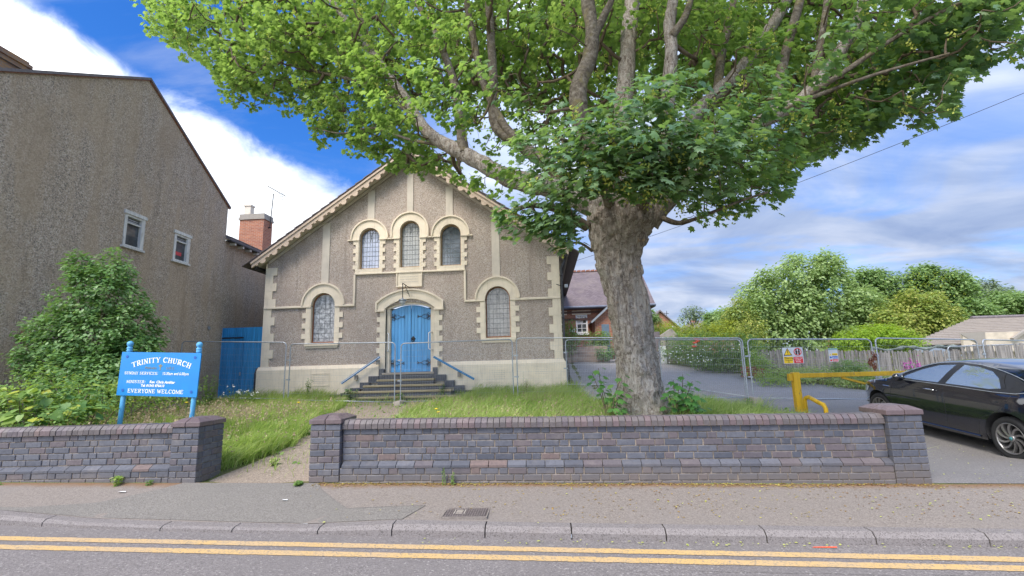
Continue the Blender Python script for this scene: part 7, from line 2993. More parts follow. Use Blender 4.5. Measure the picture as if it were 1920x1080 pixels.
grass('grass', 52000, (-9.5, 5.6, 6.2, 17.2), .22, .58, 'grass', grass_density, .0055)
grass('grass', 22000, (-5.6, 5.2, 6.1, 9.5), .18, .46, 'grass', grass_density, .005, .55)
grass('grass', 9000, (-8.6, -4.2, 6.1, 9.5), .25, .50, 'grass', grass_density, .006)
grass('grass', 9000, (-11.4, 1.2, 14.2, 17.3), .35, .75, 'grass', lambda x, y: (.9 if x < -7.6 or x > -2.6 else .12) * (0 if y > 17.2 else 1), .006, .4)
# pale seeding grasses
go, tips = grass('seeding_grass', 2600, (-8.8, 1.2, 6.3, 14), .45, .72, 'seedgrass', lambda x, y: grass_density(x, y) * (.9 if x < -5.0 and y < 10.5 else .22), .0028, .25)
k = np.repeat(np.arange(len(tips)), 7)
p = tips[k] + RNG.normal(size=(len(k), 3)) * np.array([.012, .012, .045])
foliage('seed_heads', p, unit(np.array([.2, 0, .9]) + RNG.normal(size=(len(k), 3)) * .4), rnd_unit(len(k)), .022 + .02 * RNG.random(len(k)), 'quad', 'seedgrass', None, kind='stuff')
# low weeds and clover everywhere in the yard
nw = 9000
X = RNG.random(nw * 2) * 15 - 9.5
Y = RNG.random(nw * 2) * 11 + 6.2
kd = np.array([(grass_density(a, b) > .1) * .8 + (.22 if on_path(a, b) and noise.noise(Vector((float(a) * 1.5, float(b) * 1.5, 9))) > .05 else 0) for a, b in zip(X, Y)])
kp_ = RNG.random(len(X)) < kd
X, Y = X[kp_][:nw], Y[kp_][:nw]
p = np.stack([X, Y, np.array([G(a, b) for a, b in zip(X, Y)]) + .02 + .12 * RNG.random(len(X)) ** 2], 1)
foliage('ground_cover', p, unit(RNG.normal(size=(len(p), 3)) * np.array([1, 1, .3])), unit(np.array([0, 0, 1.0]) + RNG.normal(size=(len(p), 3)) * .4), .05 + .06 * RNG.random(len(p)), 'oval', 'weed', None, kind='stuff')


def weed(label, x, y, h, w, mat='weed', n=60, size=.05, group=None, name='weed_plant', flower=None, shape='oval', z=None):
    zg = (G(x, y) if z is None else z)
    t = thing(name, label, 'weed', (x, y, zg), group)
    mb = MB()
    ns = max(3, int(n / 18))
    P, O = [], []
    heads = []
    for i in range(ns):
        a = random.uniform(0, 2 * pi)
        top = Vector((x + cos(a) * w * random.uniform(.2, 1), y + sin(a) * w * random.uniform(.2, 1), zg + h * random.uniform(.65, 1)))
        b = Vector((x + cos(a) * .02, y + sin(a) * .02, zg - .01))
        mid = b.lerp(top, .5) + Vector((0, 0, .05 * h))
        mb.tube([b, mid, top], [.005, .004, .002], 4)
        heads.append(top)
        for k in range(int(n / ns)):
            q = b.lerp(mid, k / (n / ns) * 2) if k < n / ns / 2 else mid.lerp(top, (k - n / ns / 2) / (n / ns / 2))
            P.append(q)
            o_ = Vector((cos(k * 2.4 + a), sin(k * 2.4 + a), .3))
            O.append(o_)
    mb.build('stems', M['weed'], t, kind='stuff')
    P, O = np.array(P), np.array(O)
    foliage('leaves', P, unit(O), unit(np.array([0, 0, 1.0]) + O * .3 + RNG.normal(size=P.shape) * .3), size * (.6 + .7 * RNG.random(len(P))), shape, mat, t, kind='stuff')
    if flower:
        mt, r, ln, nf = flower
        fp = np.array([h_ + Vector((random.uniform(-.02, .02), random.uniform(-.02, .02), -ln * random.random())) for h_ in heads for _ in range(nf)])
        foliage('flowers', fp, rnd_unit(len(fp)), unit(np.array([0, -1, .6]) + RNG.normal(size=fp.shape) * .5), np.full(len(fp), r), 'oval', mt, t, kind='stuff')
    return t


def wpx(label, px, py, Y, h, w, **k):
    q = A(px, py, Y)
    return weed(label, q.x, q.y, h, w, **k)


weed('tall thin horsetail-like weed rooted at the foot of the long wall', A(833, 893, 5.72).x, 5.70, .20, .01, n=50, size=.02)
weed('small bushy weed rooted at the foot of the long wall beside the thin one', A(850, 893, 5.72).x, 5.69, .16, .035, n=40, size=.03)
weed('grassy weed tuft at the foot of the left wall', A(228, 900, 5.72).x, 5.68, .13, .08, n=60, size=.05, mat='grass')
weed('small leafy weed at the foot of the left wall near its pier', A(285, 903, 5.72).x, 5.68, .08, .05, n=40, size=.03)
weed('tiny weed at the far left of the short wall foot', A(12, 888, 5.72).x, 5.68, .05, .05, n=24, size=.03)
for px, py, lb in ((510, 868, 'spiky grass tuft growing in the middle of the path'), (470, 856, 'small green weed on the path near the lawn edge'), (548, 838, 'upright weed growing on the path by the pier'), (455, 893, 'low green weed at the path mouth beside the left pier'), (565, 895, 'low weed at the path mouth beside the right pier'), (485, 893, 'flat weed in the crack across the path mouth'), (575, 835, 'small weed on the upper path')):
    q = AZ(px, py, .27)
    weed(lb, q.x, q.y, .12 if 'spiky' in lb else .07, .12, n=60, size=.05, mat='grass' if 'spiky' in lb else 'weed')
# plants along the fence and the church foot
wpx('white-flowered daisy-like weed in front of the side gate', 440, 745, 14.6, .75, .35, n=160, size=.07, flower=('whiteflower', .05, .05, 5))
wpx('second white-flowered weed in front of the side gate, nearer the church', 470, 745, 14.8, .6, .3, n=120, size=.07, flower=('whiteflower', .045, .05, 5))
wpx('tall weed in front of the church plinth by the left fence joint', 577, 750, 16.9, .8, .2, n=120, size=.08)
wpx('leafy weed at the foot of the left handrail', 655, 748, 16.0, .5, .25, n=120, size=.12)
wpx('leafy weed growing on the church steps at their middle', 752, 738, 16.0, .35, .18, n=60, size=.10)
wpx('weed growing at the right end of the upper church steps', 830, 735, 16.4, .55, .2, n=90, size=.06)
wpx('tall seeding weed in front of the right plinth panels', 985, 745, 15.8, .9, .15, n=60, size=.05, mat='seedgrass')
wpx('reddish-tipped dock growing by the joint of two fence panels', 1405, 765, 10.8, .45, .14, n=110, size=.09, mat='weed')
wpx('green weed at the house wall foot right of the noticeboard', 390, 745, 13.5, 1.2, .35, n=260, size=.08)
for (px, py, Y, lb) in ((560, 755, 9, 'yellow dandelion on the left lawn near the path'), (818, 767, 8.6, 'yellow dandelion on the lawn left of the steps centre'), (822, 773, 8.4, 'second yellow dandelion close to the coping bricks'), (350, 755, 9, 'yellow dandelion beside the right post of the noticeboard')):
    q = A(px, py, Y)
    t = thing('dandelion', lb, 'flower', (q.x, q.y, G(q.x, q.y)))
    MB().tube([(q.x, q.y, G(q.x, q.y)), (q.x, q.y, q.z)], .004, 4).build('stem', M['weed'], t)
    MB().lathe([(.004, -.01), (.03, .0), (.034, .008), (.01, .016)], (q.x, q.y, q.z), 10).build('flower_head', M['yellowflower'], t)

# ================================================================== LITTER OF SEED KEYS AND LEAVES ON THE FOOTWAY
nl = 5200
X = RNG.random(nl) * 9.5 - 2.8
r1 = RNG.random(nl)
edge_ = np.array([.035 + .05 * max(0, noise.noise(Vector((float(a) * 1.3, 0, 0))) + .4) for a in X])
Y = np.where(r1 < .62, 5.75 - np.abs(RNG.normal(size=nl)) * edge_, 4.75 + RNG.random(nl) * 1.0)
wgt = np.where(r1 < .62, np.where(X < 4.25, .75, .06), np.clip((X + 2.5) / 7, 0.02, .45))
k = (RNG.random(nl) < wgt) & (Y < 5.745)
X, Y = X[k], Y[k]
p = np.stack([X, Y, np.array([G(a, b) for a, b in zip(X, Y)]) + .006], 1)
M['lit1'] = mk_leaf('fallen_brown_keys', [(0, (0.16, 0.075, 0.03)), (.6, (0.27, 0.145, 0.05)), (.88, (0.36, 0.24, 0.07)), (1, (0.48, 0.46, 0.10))], .2, (.5, .4, .1), .8)
foliage('fallen_seeds', p, unit(RNG.normal(size=(len(p), 3)) * np.array([1, 1, .05])), unit(np.array([0, 0, 1.0]) + RNG.normal(size=(len(p), 3)) * .15), .016 + .016 * RNG.random(len(p)), 'quad', 'lit1', None, kind='stuff')
nl = 1100
X = RNG.random(nl) * 11 - 2.5
Y = np.where(RNG.random(nl) < .3, 4.36 + RNG.random(nl) * .12, 4.6 + RNG.random(nl) * 4.0)
k = (RNG.random(nl) < np.clip((X + 2.5) / 8, .05, .8)) & ((Y < 5.7) | (X > 4.5))
X, Y = X[k], Y[k]
p = np.stack([X, Y, np.array([G(a, b) for a, b in zip(X, Y)]) + .013], 1)
foliage('fallen_seeds', p, unit(RNG.normal(size=(len(p), 3)) * np.array([1, 1, .05])), unit(np.array([0, 0, 1.0]) + RNG.normal(size=(len(p), 3)) * .12), .016 + .018 * RNG.random(len(p)), 'quad', 'keys', None, kind='stuff')
# scraps of litter
for px, py, lb, cat, sz_ in ((228, 930, 'white paper scrap on the footway in front of the left wall', 'litter', .05), (534, 936, 'small white paper scrap in front of the path mouth', 'litter', .035), (785, 903, 'white bird-dropping coloured scrap near the long wall foot', 'litter', .028), (476, 846, 'crumpled clear plastic scrap at the lawn edge by the path', 'litter', .05)):
    q = AZ(px, py, .14 if py > 890 else .30)
    zz = G(q.x, q.y) + .012
    t = MB().add([(q.x - sz_, q.y - .01, zz), (q.x - .2 * sz_, q.y - .022, zz + .006), (q.x + sz_, q.y - .008, zz), (q.x + .7 * sz_, q.y + .015, zz + .004), (q.x - .6 * sz_, q.y + .018, zz + .002)], [(0, 1, 2, 3, 4)]).build('paper_scrap', M['white'])
    tag(t, lb, cat)
q = AZ(1546, 1026, -.05)
t = MB().add([(q.x - .10, q.y, road_z(q.x) + .006), (q.x + .1, q.y - .006, road_z(q.x) + .006), (q.x + .1, q.y + .006, road_z(q.x) + .01), (q.x - .08, q.y + .010, road_z(q.x) + .008)], [(0, 1, 2, 3)]).build('red_scrap', M['redflower'])
tag(t, 'thin pinkish red scrap lying in the gutter below the kerb', 'litter')

# ================================================================== BRICK HALL BEHIND
hall = thing('brick_hall', 'orange brick hall with steep tiled roof and white sash window behind the church', 'building', (2, 27.3, 1.8))
HYF = 27.3
eav = A(1056, 578, HYF).z
XW0, XW1 = -4.0, A(1214, 590, HYF + 1).x
wL, wR, wT, wB = A(1079, 590, HYF).x, A(1101, 590, HYF).x, A(1090, 590, HYF).z, A(1090, 625, HYF).z
w2L, w2R = A(1040, 590, HYF).x, A(1056.5, 590, HYF).x
fw = [(XW0, .5), (XW1, .5), (XW1, eav - .02), (XW0, eav - .02)]
MB().sheet_xz(fw, [[(wL, wB), (wR, wB), (wR, wT), (wL, wT)], [(w2L, wB), (w2R, wB), (w2R, wT), (w2L, wT)]], HYF, HYF + .3).build('front_wall', M['redbrick'], hall)
MB().prism_xz([(XW1 - .3, .5), (XW1 - .002, .5), (XW1 - .002, eav - .05), (XW1 - .3, eav - .05)], HYF + .302, HYF + 6).build('side_wall', M['redbrick'], hall)
rz_ = A(1100, 509, HYF + 3.2).z
mb = MB()
mb.add([(XW0, HYF - .35, eav), (XW1 + .2, HYF - .35, eav), (XW1 + .2, HYF + 3.2, rz_), (XW0, HYF + 3.2, rz_), (XW1 + .2, HYF + 6.6, eav), (XW0, HYF + 6.6, eav),
        (XW0, HYF - .35, eav - .12), (XW1 + .2, HYF - .35, eav - .12), (XW1 + .2, HYF + 6.6, eav - .12), (XW0, HYF + 6.6, eav - .12)],
       [(0, 1, 2, 3), (3, 2, 4, 5), (1, 7, 8, 4, 2), (0, 3, 5, 9, 6), (0, 6, 7, 1), (6, 9, 8, 7)])
m, t = material('plum_tile_roof', .85, .25)
sp = t.node('ShaderNodeSeparateXYZ')
t.put(sp.inputs[0], t.pos)
cmb = t.node('ShaderNodeCombineXYZ')
t.put(cmb.inputs[0], sp.outputs[0])
t.put(cmb.inputs[1], t.math('MULTIPLY', sp.outputs[2], 1.4))
bt = t.node('ShaderNodeTexBrick')
bt.inputs['Scale'].default_value = 1
bt.inputs['Brick Width'].default_value = .17
bt.inputs['Row Height'].default_value = .11
bt.inputs['Mortar Size'].default_value = .008
bt.inputs['Color1'].default_value = (.115, .092, .098, 1)
bt.inputs['Color2'].default_value = (.160, .130, .138, 1)
bt.inputs['Mortar'].default_value = (.10, .075, .075, 1)
t.put(bt.inputs['Vector'], cmb.outputs[0])
c = t.mix(t.smooth(t.noise(t.mapping(t.pos, (1, 1, .3)), 1.2, 5, .65), .4, .75, 0, .6), bt.outputs[0], (.20, .165, .145))
t.put(t.b.inputs['Base Color'], c)
M['plumtile'] = m
mb.build('roof', M['plumtile'], hall)
mb = MB()
x = XW0
while x < XW1:
    mb.prism_xz([(x, rz_ - .02), (x + .27, rz_ - .02), (x + .27, rz_ + .10), (x + .02, rz_ + .07)], HYF + 3.08, HYF + 3.32)
    x += .3
mb.build('ridge_tiles', mterra, hall, kind='stuff')
MB().tube([(XW0, HYF - .42, eav - .02), (XW1 + .2, HYF - .42, eav - .02)], .07, 8).build('gutter', plain('blue_grey_gutter', (.13, .15, .20), .5), hall)
mb = MB()
for k, dz in enumerate((.22, .62)):
    mb.box(XW0, XW1 - .01, HYF - .05 + k * .02, HYF - .002, eav - dz - .12, eav - dz)
mb.build('dentil_course', plain('dark_brick_band', (.13, .075, .06), .8, vary=.4, scale=20), hall)
for l_, r_ in ((wL, wR), (w2L, w2R)):
    wd = ribbon([(l_ + .09, wB + .09), (r_ - .09, wB + .09), (r_ - .09, wT - .09), (l_ + .09, wT - .09), (l_ + .09, wB + .09)], [(l_, wB), (r_, wB), (r_, wT), (l_, wT), (l_, wB)], HYF + .02, HYF + .12).build('window', M['white'], hall)
    MB().box(l_ + .05, r_ - .05, HYF + .10, HYF + .11, wB + .05, wT - .05).build('pane', M['glass_dark'], wd)
    mb = MB()
    xm = (l_ + r_) / 2
    mb.box(xm - .02, xm + .02, HYF + .05, HYF + .098, wB + .09, wT - .09)
    for f in (.27, .52, .76):
        z = wB + (wT - wB) * f
        mb.box(l_ + .09, r_ - .09, HYF + .045, HYF + .096, z - (.035 if f == .52 else .015), z + (.035 if f == .52 else .015))
    mb.build('sash_bars', M['white'], wd)
    MB().box(l_ + .1, r_ - .25, HYF + .099, HYF + .1, wB + .5, wB + .85).build('paper_in_window', M['white'], wd)
    MB().box(l_ - .2, r_ + .2, HYF - .04, HYF + .1, wT + .002, wT + .24).build('lintel', M['cream'], wd)
    MB().box(l_ - .05, r_ + .05, HYF - .06, HYF + .05, wB - .09, wB - .002).build('window_sill', M['white'], wd)
q = A(1073, 620, HYF)
MB().box(q.x - .15, q.x + .15, HYF - .03, HYF - .002, q.z - .1, q.z + .1).build('wall_plate', M['white'], hall)
# porch with its side to us
PX0 = A(1117, 640, HYF - 1.8).x
PX1 = PX0 + 2.7
pz1, pz2 = A(1116, 601, HYF - 1.8).z, A(1134, 582, HYF - 1.8).z
PY0 = HYF - 1.8
pm_ = (PX0 + PX1) / 2
rr_ = pz1 + (pm_ - PX0) * .85
MB().sheet_xz([(PX0, .8), (PX1, .8), (PX1, pz1), (pm_, rr_), (PX0, pz1)], [], PY0, PY0 + .25).build('porch_wall', M['redbrick'], hall)
MB().box(PX0, PX0 + .25, PY0 + .252, HYF - .06, .8, pz1).build('porch_wall', M['redbrick'], hall)
MB().box(PX1 - .25, PX1, PY0 + .252, HYF - .06, .8, pz1).build('porch_wall', M['redbrick'], hall)
for a, b in (((PX0 - .2, pz1 - .12), (pm_, rr_ + .08)), ((PX1 + .2, pz1 - .12), (pm_, rr_ + .08))):
    MB().bar((a[0], PY0 - .2, a[1]), (b[0], PY0 - .2, b[1]), .1, .12, (0, 1, 0)).build('porch_verge', M['galv'], hall)
    mb = MB()
    mb.add([(a[0], PY0 - .2, a[1] + .08), (b[0], PY0 - .2, b[1] + .08), (b[0], HYF + .5, b[1] + .08), (a[0], HYF + .5, a[1] + .08), (a[0], PY0 - .2, a[1]), (b[0], PY0 - .2, b[1]), (b[0], HYF + .5, b[1]), (a[0], HYF + .5, a[1])], sb)
    mb.build('porch_roof', M['plumtile'], hall)
dxx = A(1124, 640, PY0 - .02)
MB().box(PX0 + .35, PX0 + .75, PY0 - .03, PY0 - .002, 1.9, dxx.z + .9).build('door', plain('grey_blue_door', (.12, .17, .22), .5), hall)
MB().tube([(PX0 + 1.0, PY0 - .07, .9), (PX0 + 1.0, PY0 - .07, pz1 + .2)], .06, 8).build('drainpipe', M['galv'], hall)
# low rubble retaining wall and plants at its foot
rt = MB()
ra, rb = A(1062, 668, 24.5), A(1140, 672, 24.5)
rt.box(ra.x - .5, rb.x, 24.4, 24.9, 1.0, A(1100, 650, 24.5).z)
o = rt.build('retaining_wall', mk_facebrick('pinkish_rubble', (.40, .28, .22), (.30, .22, .18), (.42, .36, .30), (2.8, 7)), bevel=.03)
tag(o, 'low pinkish retaining wall in front of the brick hall windows', 'wall')
bush('wall_plant', 'green plants trailing over the low wall before the brick hall', 'plant', [PB(1110, 640, 25.0, .9, .4, .45), PB(1128, 635, 25.0, .5, .4, .45)], 1500, .10, 'oval', 'weed', stems=3)
bush('wall_plant', 'clump of weeds by the church corner in front of the brick hall', 'plant', [PB(1068, 630, 24, .45, .4, .8)], 900, .10, 'oval', 'weed', stems=3)
bush('wall_plant', 'small green plant at the bottom of the porch drainpipe', 'plant', [PB(1137, 662, 24, .5, .4, .35)], 600, .10, 'oval', 'shrub', stems=3)

# ================================================================== FAR HOUSES
def far_house(label, X0, X1, Y0, dep, zbase, eave, ridge, wallm, roofm, gable_front=False, chim=None, wins=()):
    t = thing('far_house', label, 'house', ((X0 + X1) / 2, Y0, zbase))
    xm = (X0 + X1) / 2
    if gable_front:
        MB().prism_xz([(X0, zbase), (X1, zbase), (X1, eave), (xm, ridge), (X0, eave)], Y0, Y0 + dep).build('wall', M[wallm], t)
        sl_ = (ridge - eave) / (xm - X0)
        for s_ in (-1, 1):
            xe = xm + s_ * (xm - X0 + .4)
            MB().prism_xz([(xm, ridge + .06), (xe, eave - .4 * sl_ + .06), (xe, eave - .4 * sl_ + .24), (xm, ridge + .24)], Y0 - .35, Y0 + dep + .3).build('roof', M[roofm], t)
    else:
        MB().box(X0, X1, Y0, Y0 + dep, zbase, eave).build('wall', M[wallm], t)
        mb = MB()
        mb.add([(X0 - .3, Y0 - .4, eave), (X1 + .3, Y0 - .4, eave), (X1 + .3, Y0 + dep + .4, eave), (X0 - .3, Y0 + dep + .4, eave), (X0 + 1.5, Y0 + dep / 2, ridge), (X1 - 1.5, Y0 + dep / 2, ridge)],
               [(0, 3, 2, 1), (0, 1, 5, 4), (1, 2, 5), (2, 3, 4, 5), (3, 0, 4)])
        mb.build('roof', M[roofm], t)
    if chim:
        c = MB().box(chim[0] - .3, chim[0] + .3, Y0 + dep * .4, Y0 + dep * .4 + .6, eave, chim[1]).build('chimney', M['redbrick'], t)
        MB().lathe([(.14, 0), (.12, .3), (.15, .35)], (chim[0], Y0 + dep * .4 + .3, chim[1] + .002), 10).build('chimney_pot', mterra, c)
    for (a, b, c_, d_) in wins:
        w_ = MB().box(a, b, Y0 - .05, Y0 - .002, c_, d_).build('window', M['white'], t)
        MB().box(a + .08, b - .08, Y0 - .07, Y0 - .052, c_ + .08, d_ - .08).build('pane', M['glass_a'], w_)
    return t


Y1 = 60
pA, pB, pk = A(1225, 605, Y1), A(1270, 610, Y1), A(1240, 592, Y1)
far_house('distant orange brick house with brown gabled roof seen right of the trunk', pA.x - 1.2, pB.x, Y1, 9, 1, pB.z - .3, pk.z + .5, 'redbrick', 'darkroof', True, (A(1254, 600, Y1).x, A(1254, 592, Y1).z), [(A(1254, 612, Y1).x, A(1266, 612, Y1).x, A(1260, 616, Y1).z, A(1260, 611.5, Y1).z)])
at2 = thing('tv_aerial', 'distant television aerial above the far brick house', 'aerial', A(1250, 600, 62))
MB().bar(A(1250, 600, 62), A(1250, 583, 62), .06, .06).build('pole', M['iron'], at2)
MB().bar(A(1245, 587, 62), A(1254, 588, 62), .06, .06).build('boom', M['iron'], at2)
Y2 = 70
pA, pB = A(1296, 619, Y2), A(1330, 619, Y2)
far_house('distant house with grey pitched roof and red chimney beside the birch', pA.x, pB.x + 4, Y2, 9, 1, pA.z, A(1315, 601, Y2).z + .4, 'redbrick', 'darkroof', False, (A(1316, 600, Y2).x, A(1316, 594, Y2).z))
pA, pB = A(1598, 604, 75), A(1650, 604, 75)
far_house('distant house whose pink tiled roof shows between the trees', pA.x, pB.x, 75, 9, 1, A(1600, 612, 75).z, A(1620, 592, 75).z, 'redbrick', 'plumtile', False)
pA, pB = A(1805, 600, 60), A(1850, 600, 60)
far_house('distant house with a rusty red roof behind the striped tiled roof', pA.x, pB.x, 60, 9, 1, A(1820, 602, 60).z, A(1825, 588, 60).z, 'redbrick', 'plumtile', False)

# low outbuilding with striped concrete tile roof on the right
ob = thing('outbuilding', 'low outbuilding with striped concrete-tiled hipped roof behind the paling fence', 'building', (20, 25, .8))
OY = 22.0
eL_ = A(1700, 649, OY)
eR_ = Vector((eL_.x + 16, OY, eL_.z))
rl = A(1822, 598, OY + 3.6)
rrx = rl.x + 14
slope_y = 3.6
# roof as individual tile courses
nrow = 15
rf = MB().add([(eL_.x + .15, OY + .1, eL_.z - .06), (eR_.x, OY + .1, eL_.z - .06), (rrx, OY + slope_y, rl.z - .08), (rl.x + .2, OY + slope_y, rl.z - .08), (eL_.x + .15, OY + .1, eL_.z - .3), (eR_.x, OY + .1, eL_.z - .3), (rrx, OY + slope_y + .5, rl.z - .3), (rl.x + .2, OY + slope_y + .5, rl.z - .3)], sb).build('roof_deck', M['fascia'], ob)
mtile = mk_stone('striped_concrete_tile', (.30, .26, .22), .4)
for i in range(nrow):
    f0, f1 = i / nrow, (i + 1.25) / nrow
    def rp(f, x0, dz):
        return (eL_.x + (rl.x - eL_.x) * f if x0 == 0 else eR_.x + (rrx - eR_.x) * f, OY + slope_y * f, eL_.z + (rl.z - eL_.z) * f + dz)
    a, b, c, d = rp(f0, 0, .085), rp(f0, 1, .085), rp(min(1, f1), 1, .01), rp(min(1, f1), 0, .01)
    e = [(p[0], p[1], p[2] - (.075 if k < 2 else .02)) for k, p in enumerate((a, b, c, d))]
    MB().add([a, b, c, d] + e, sb).build('tile_course', mtile, ob)
MB().tube([(rl.x, OY + slope_y, rl.z + .05), (rrx, OY + slope_y, rl.z + .05)], .10, 8).build('ridge_tiles', M['darkroof'], ob)
MB().box(eL_.x + .4, eR_.x, OY + .3, OY + .5, .4, eL_.z - .07).build('wall', M['cream'], ob)
# cream dormer gable panel
g0, g1 = A(1838, 632, OY - .6), A(1960, 616, OY - .6)
gy = OY - .6
MB().prism_xz([(A(1805, 640, gy).x, A(1805, 641, gy).z - .4), (A(1990, 640, gy).x, A(1990, 641, gy).z - .4), (A(1990, 615, gy).x, A(1990, 619, gy).z), (A(1846, 622, gy).x, A(1846, 623.5, gy).z), (A(1805, 626, gy).x, A(1805, 626, gy).z)], gy, gy + .12).build('gable_panel', plain('cream_board', (.55, .47, .36), .8, vary=.15, scale=3), ob)
MB().bar(A(1898, 636, gy - .1), A(1935, 612, gy - .1), .1, .14, (0, 1, 0)).build('barge', M['capstone'], ob)
MB().prism_xz([(A(1797, 625, gy).x, A(1797, 624, gy).z - .02), (A(1846, 640, gy).x, A(1846, 640, gy).z - .3), (A(1846, 622, gy).x, A(1846, 623, gy).z + .02)], gy - .02, gy - .002).build('flashing', M['capstone'], ob)

# ================================================================== PALING FENCES (narrow upright pales)
def paling(label, x0, y0, x1, y1, ztop, zbot, pitch=.085, seed=1, kind='pale'):
    L = sqrt((x1 - x0) ** 2 + (y1 - y0) ** 2)
    t = thing('paling_fence', label, 'fence', ((x0 + x1) / 2, (y0 + y1) / 2, zbot((x0 + x1) / 2)))
    ang = atan2(y1 - y0, x1 - x0)
    meshes = []
    rnd_ = random.Random(seed)
    for k in range(5):
        meshes.append(MB().box(-.5, .5, -.5, .5, 0, 1).mesh('pale', M['fence']))
    n = int(L / pitch)
    for i in range(n):
        f = (i + .5) / n
        x, y = x0 + (x1 - x0) * f, y0 + (y1 - y0) * f
        zb, zt_ = zbot(x), ztop(x) + rnd_.uniform(-.04, .05)
        inst('pale', meshes[i % 5], t, (x, y + rnd_.uniform(-.01, .01), zb), (rnd_.uniform(-.03, .03), rnd_.uniform(-.022, .022), ang), (pitch * rnd_.uniform(.93, 1.06), .02, zt_ - zb))
    for dz in (.3, .75):
        mb = MB()
        mb.bar((x0, y0 + .04, ztop(x0) * (1 - dz) + zbot(x0) * dz), (x1, y1 + .04, ztop(x1) * (1 - dz) + zbot(x1) * dz), .04, .08)
        mb.build('rail', M['fence'], t)
    return t


fa, fb = A(1420, 657, 19.0), A(1640, 657, 17.6)
paling('grey weathered paling fence behind the safety signs', fa.x, 19.0, fb.x, 17.6, lambda x: fa.z + (fb.z - fa.z) * (x - fa.x) / (fb.x - fa.x), lambda x: G(x, 18) - .1, .06, 2)
fc, fd = A(1640, 660, 17.6), A(1800, 657, 17.4)
paling('grey weathered paling fence right of the chained fence post', fc.x + .02, 17.6, fd.x, 17.4, lambda x: fc.z + (fd.z - fc.z) * (x - fc.x) / (fd.x - fc.x), lambda x: .1, .065, 3)
fe, ff = A(1802, 648, 17.3), A(1990, 644, 17.0)
paling('taller grey paling fence section above the car roof', fe.x, 17.3, ff.x, 17.0, lambda x: fe.z + (ff.z - fe.z) * (x - fe.x) / (ff.x - fe.x), lambda x: .1, .10, 4)
nt = MB()
na, nb_ = A(1632, 655, 17.8), A(1815, 655, 17.7)
x = na.x
vs = []
while x < nb_.x:
    z = na.z + .04 * sin(x * 5) + .05 * noise.noise(Vector((x * 3, 0, 0)))
    vs.append((x, 17.75, z))
    x += .12
nt.tube(vs, [.05 + .025 * sin(i * 1.7) for i in range(len(vs))], 7)
o = nt.build('rolled_netting', plain('pale_green_netting', (.13, .155, .135), .9, vary=.4, scale=12))
tag(o, 'bundled pale green netting lying along the top of the paling fence', 'netting')
sh = thing('shed', 'small blue-grey corrugated shed roof showing over the paling fence', 'shed', A(1790, 650, 19.5))
qa, qb = A(1745, 652, 19.5), A(1800, 648, 19.5)
mb = MB()
n = 22
for i in range(n):
    xa = qa.x + (qb.x - qa.x) * i / n
    xb = qa.x + (qb.x - qa.x) * (i + 1) / n
    mb.add([(xa, 19.4, qa.z - .35), (xb, 19.4, qa.z - .35 + (.02 if i % 2 else 0)), (xb, 20.6, qa.z + .05), (xa, 20.6, qa.z + .05)], [(0, 1, 2, 3)])
mb.build('corrugated_roof', plain('grey_corrugated', (.14, .165, .18), .6), sh)
MB().box(qa.x + .05, qb.x - .05, 19.5, 20.5, .4, qa.z - .37).build('wall', M['fence'], sh)

# wooden gable lean-to and white gate behind the trunk
wg = thing('timber_outhouse', 'small pale timber gabled outhouse beside the driveway end', 'shed', A(1258, 640, 23))
q0_, q1_, q2_ = A(1250, 630, 23), A(1268, 630, 23), A(1256, 616, 23)
MB().prism_xz([(q0_.x - .3, 1.4), (q1_.x + .1, 1.4), (q1_.x + .1, q1_.z), (q2_.x + .08, q2_.z), (q2_.x - .12, q2_.z - .12), (q0_.x - .3, q0_.z)], 23, 23.6).build('wall', M['concrete'], wg)
MB().box(A(1205, 640, 22.9).x, q0_.x - .32, 23.0, 23.8, 1.3, A(1225, 622, 23).z).build('lean_to_roof', M['darkroof'], wg)
MB().box(A(1238, 650, 22.8).x, A(1244, 650, 22.8).x + .1, 22.8, 22.86, 1.3, A(1240, 649, 22.8).z).build('white_door', M['white'], wg)

# remains of a red brick pier by the drive
q = A(1413, 694, 17.6)
rp_ = thing('brick_stub', 'short stub of a red brick wall among the weeds beside the drive', 'wall', (q.x, 17.6, G(q.x, 17.6)))
for r_ in range(5):
    for c_ in range(3):
        if r_ == 4 and c_ == 2:
            continue
        inst('brick', brick_data(.215, .068, .10, 'brick_red') if False else BM.setdefault('rb', brick_mesh(.215, .068, .3).mesh('brick', M['redbrick'])), rp_, (q.x - .23 + c_ * .225 + (.05 if r_ % 2 else 0), 17.6, q.z - .22 + r_ * .078))

# ================================================================== HEDGES, SHRUBS, FLOWERS BEYOND THE DRIVE
bush('flower_border', 'overgrown flowering shrub border with white and red blooms along the drive', 'bush',
     [PB(1275, 655, 22.5, .9, .9, .6), PB(1300, 650, 21.5, .9, .9, .7), PB(1330, 650, 20.5, 1.0, .9, .75), PB(1360, 660, 19.8, 1.0, .8, .8), PB(1385, 665, 19.2, .9, .7, .7), PB(1340, 680, 19.6, .8, .6, .4), PB(1260, 640, 23.5, .7, .7, .6), PB(1400, 655, 19.6, .6, .6, .8)],
     13000, .085, 'oval', 'weed', clump=.25, per=10, stems=12)
bush('flower_border', 'tall tangled weeds at the drive edge in front of the paling fence', 'bush',
     [PB(1425, 692, 17.5, .6, .6, .4), PB(1465, 706, 16.8, .8, .6, .28), PB(1418, 676, 18, .4, .5, .4), PB(1520, 702, 16.2, .9, .6, .25), PB(1450, 712, 16, .6, .4, .25), PB(1600, 712, 15.4, .9, .5, .25), PB(1660, 712, 15.2, .9, .5, .25)],
     8000, .06, 'oval', 'grass', clump=.25, per=10, stems=8)
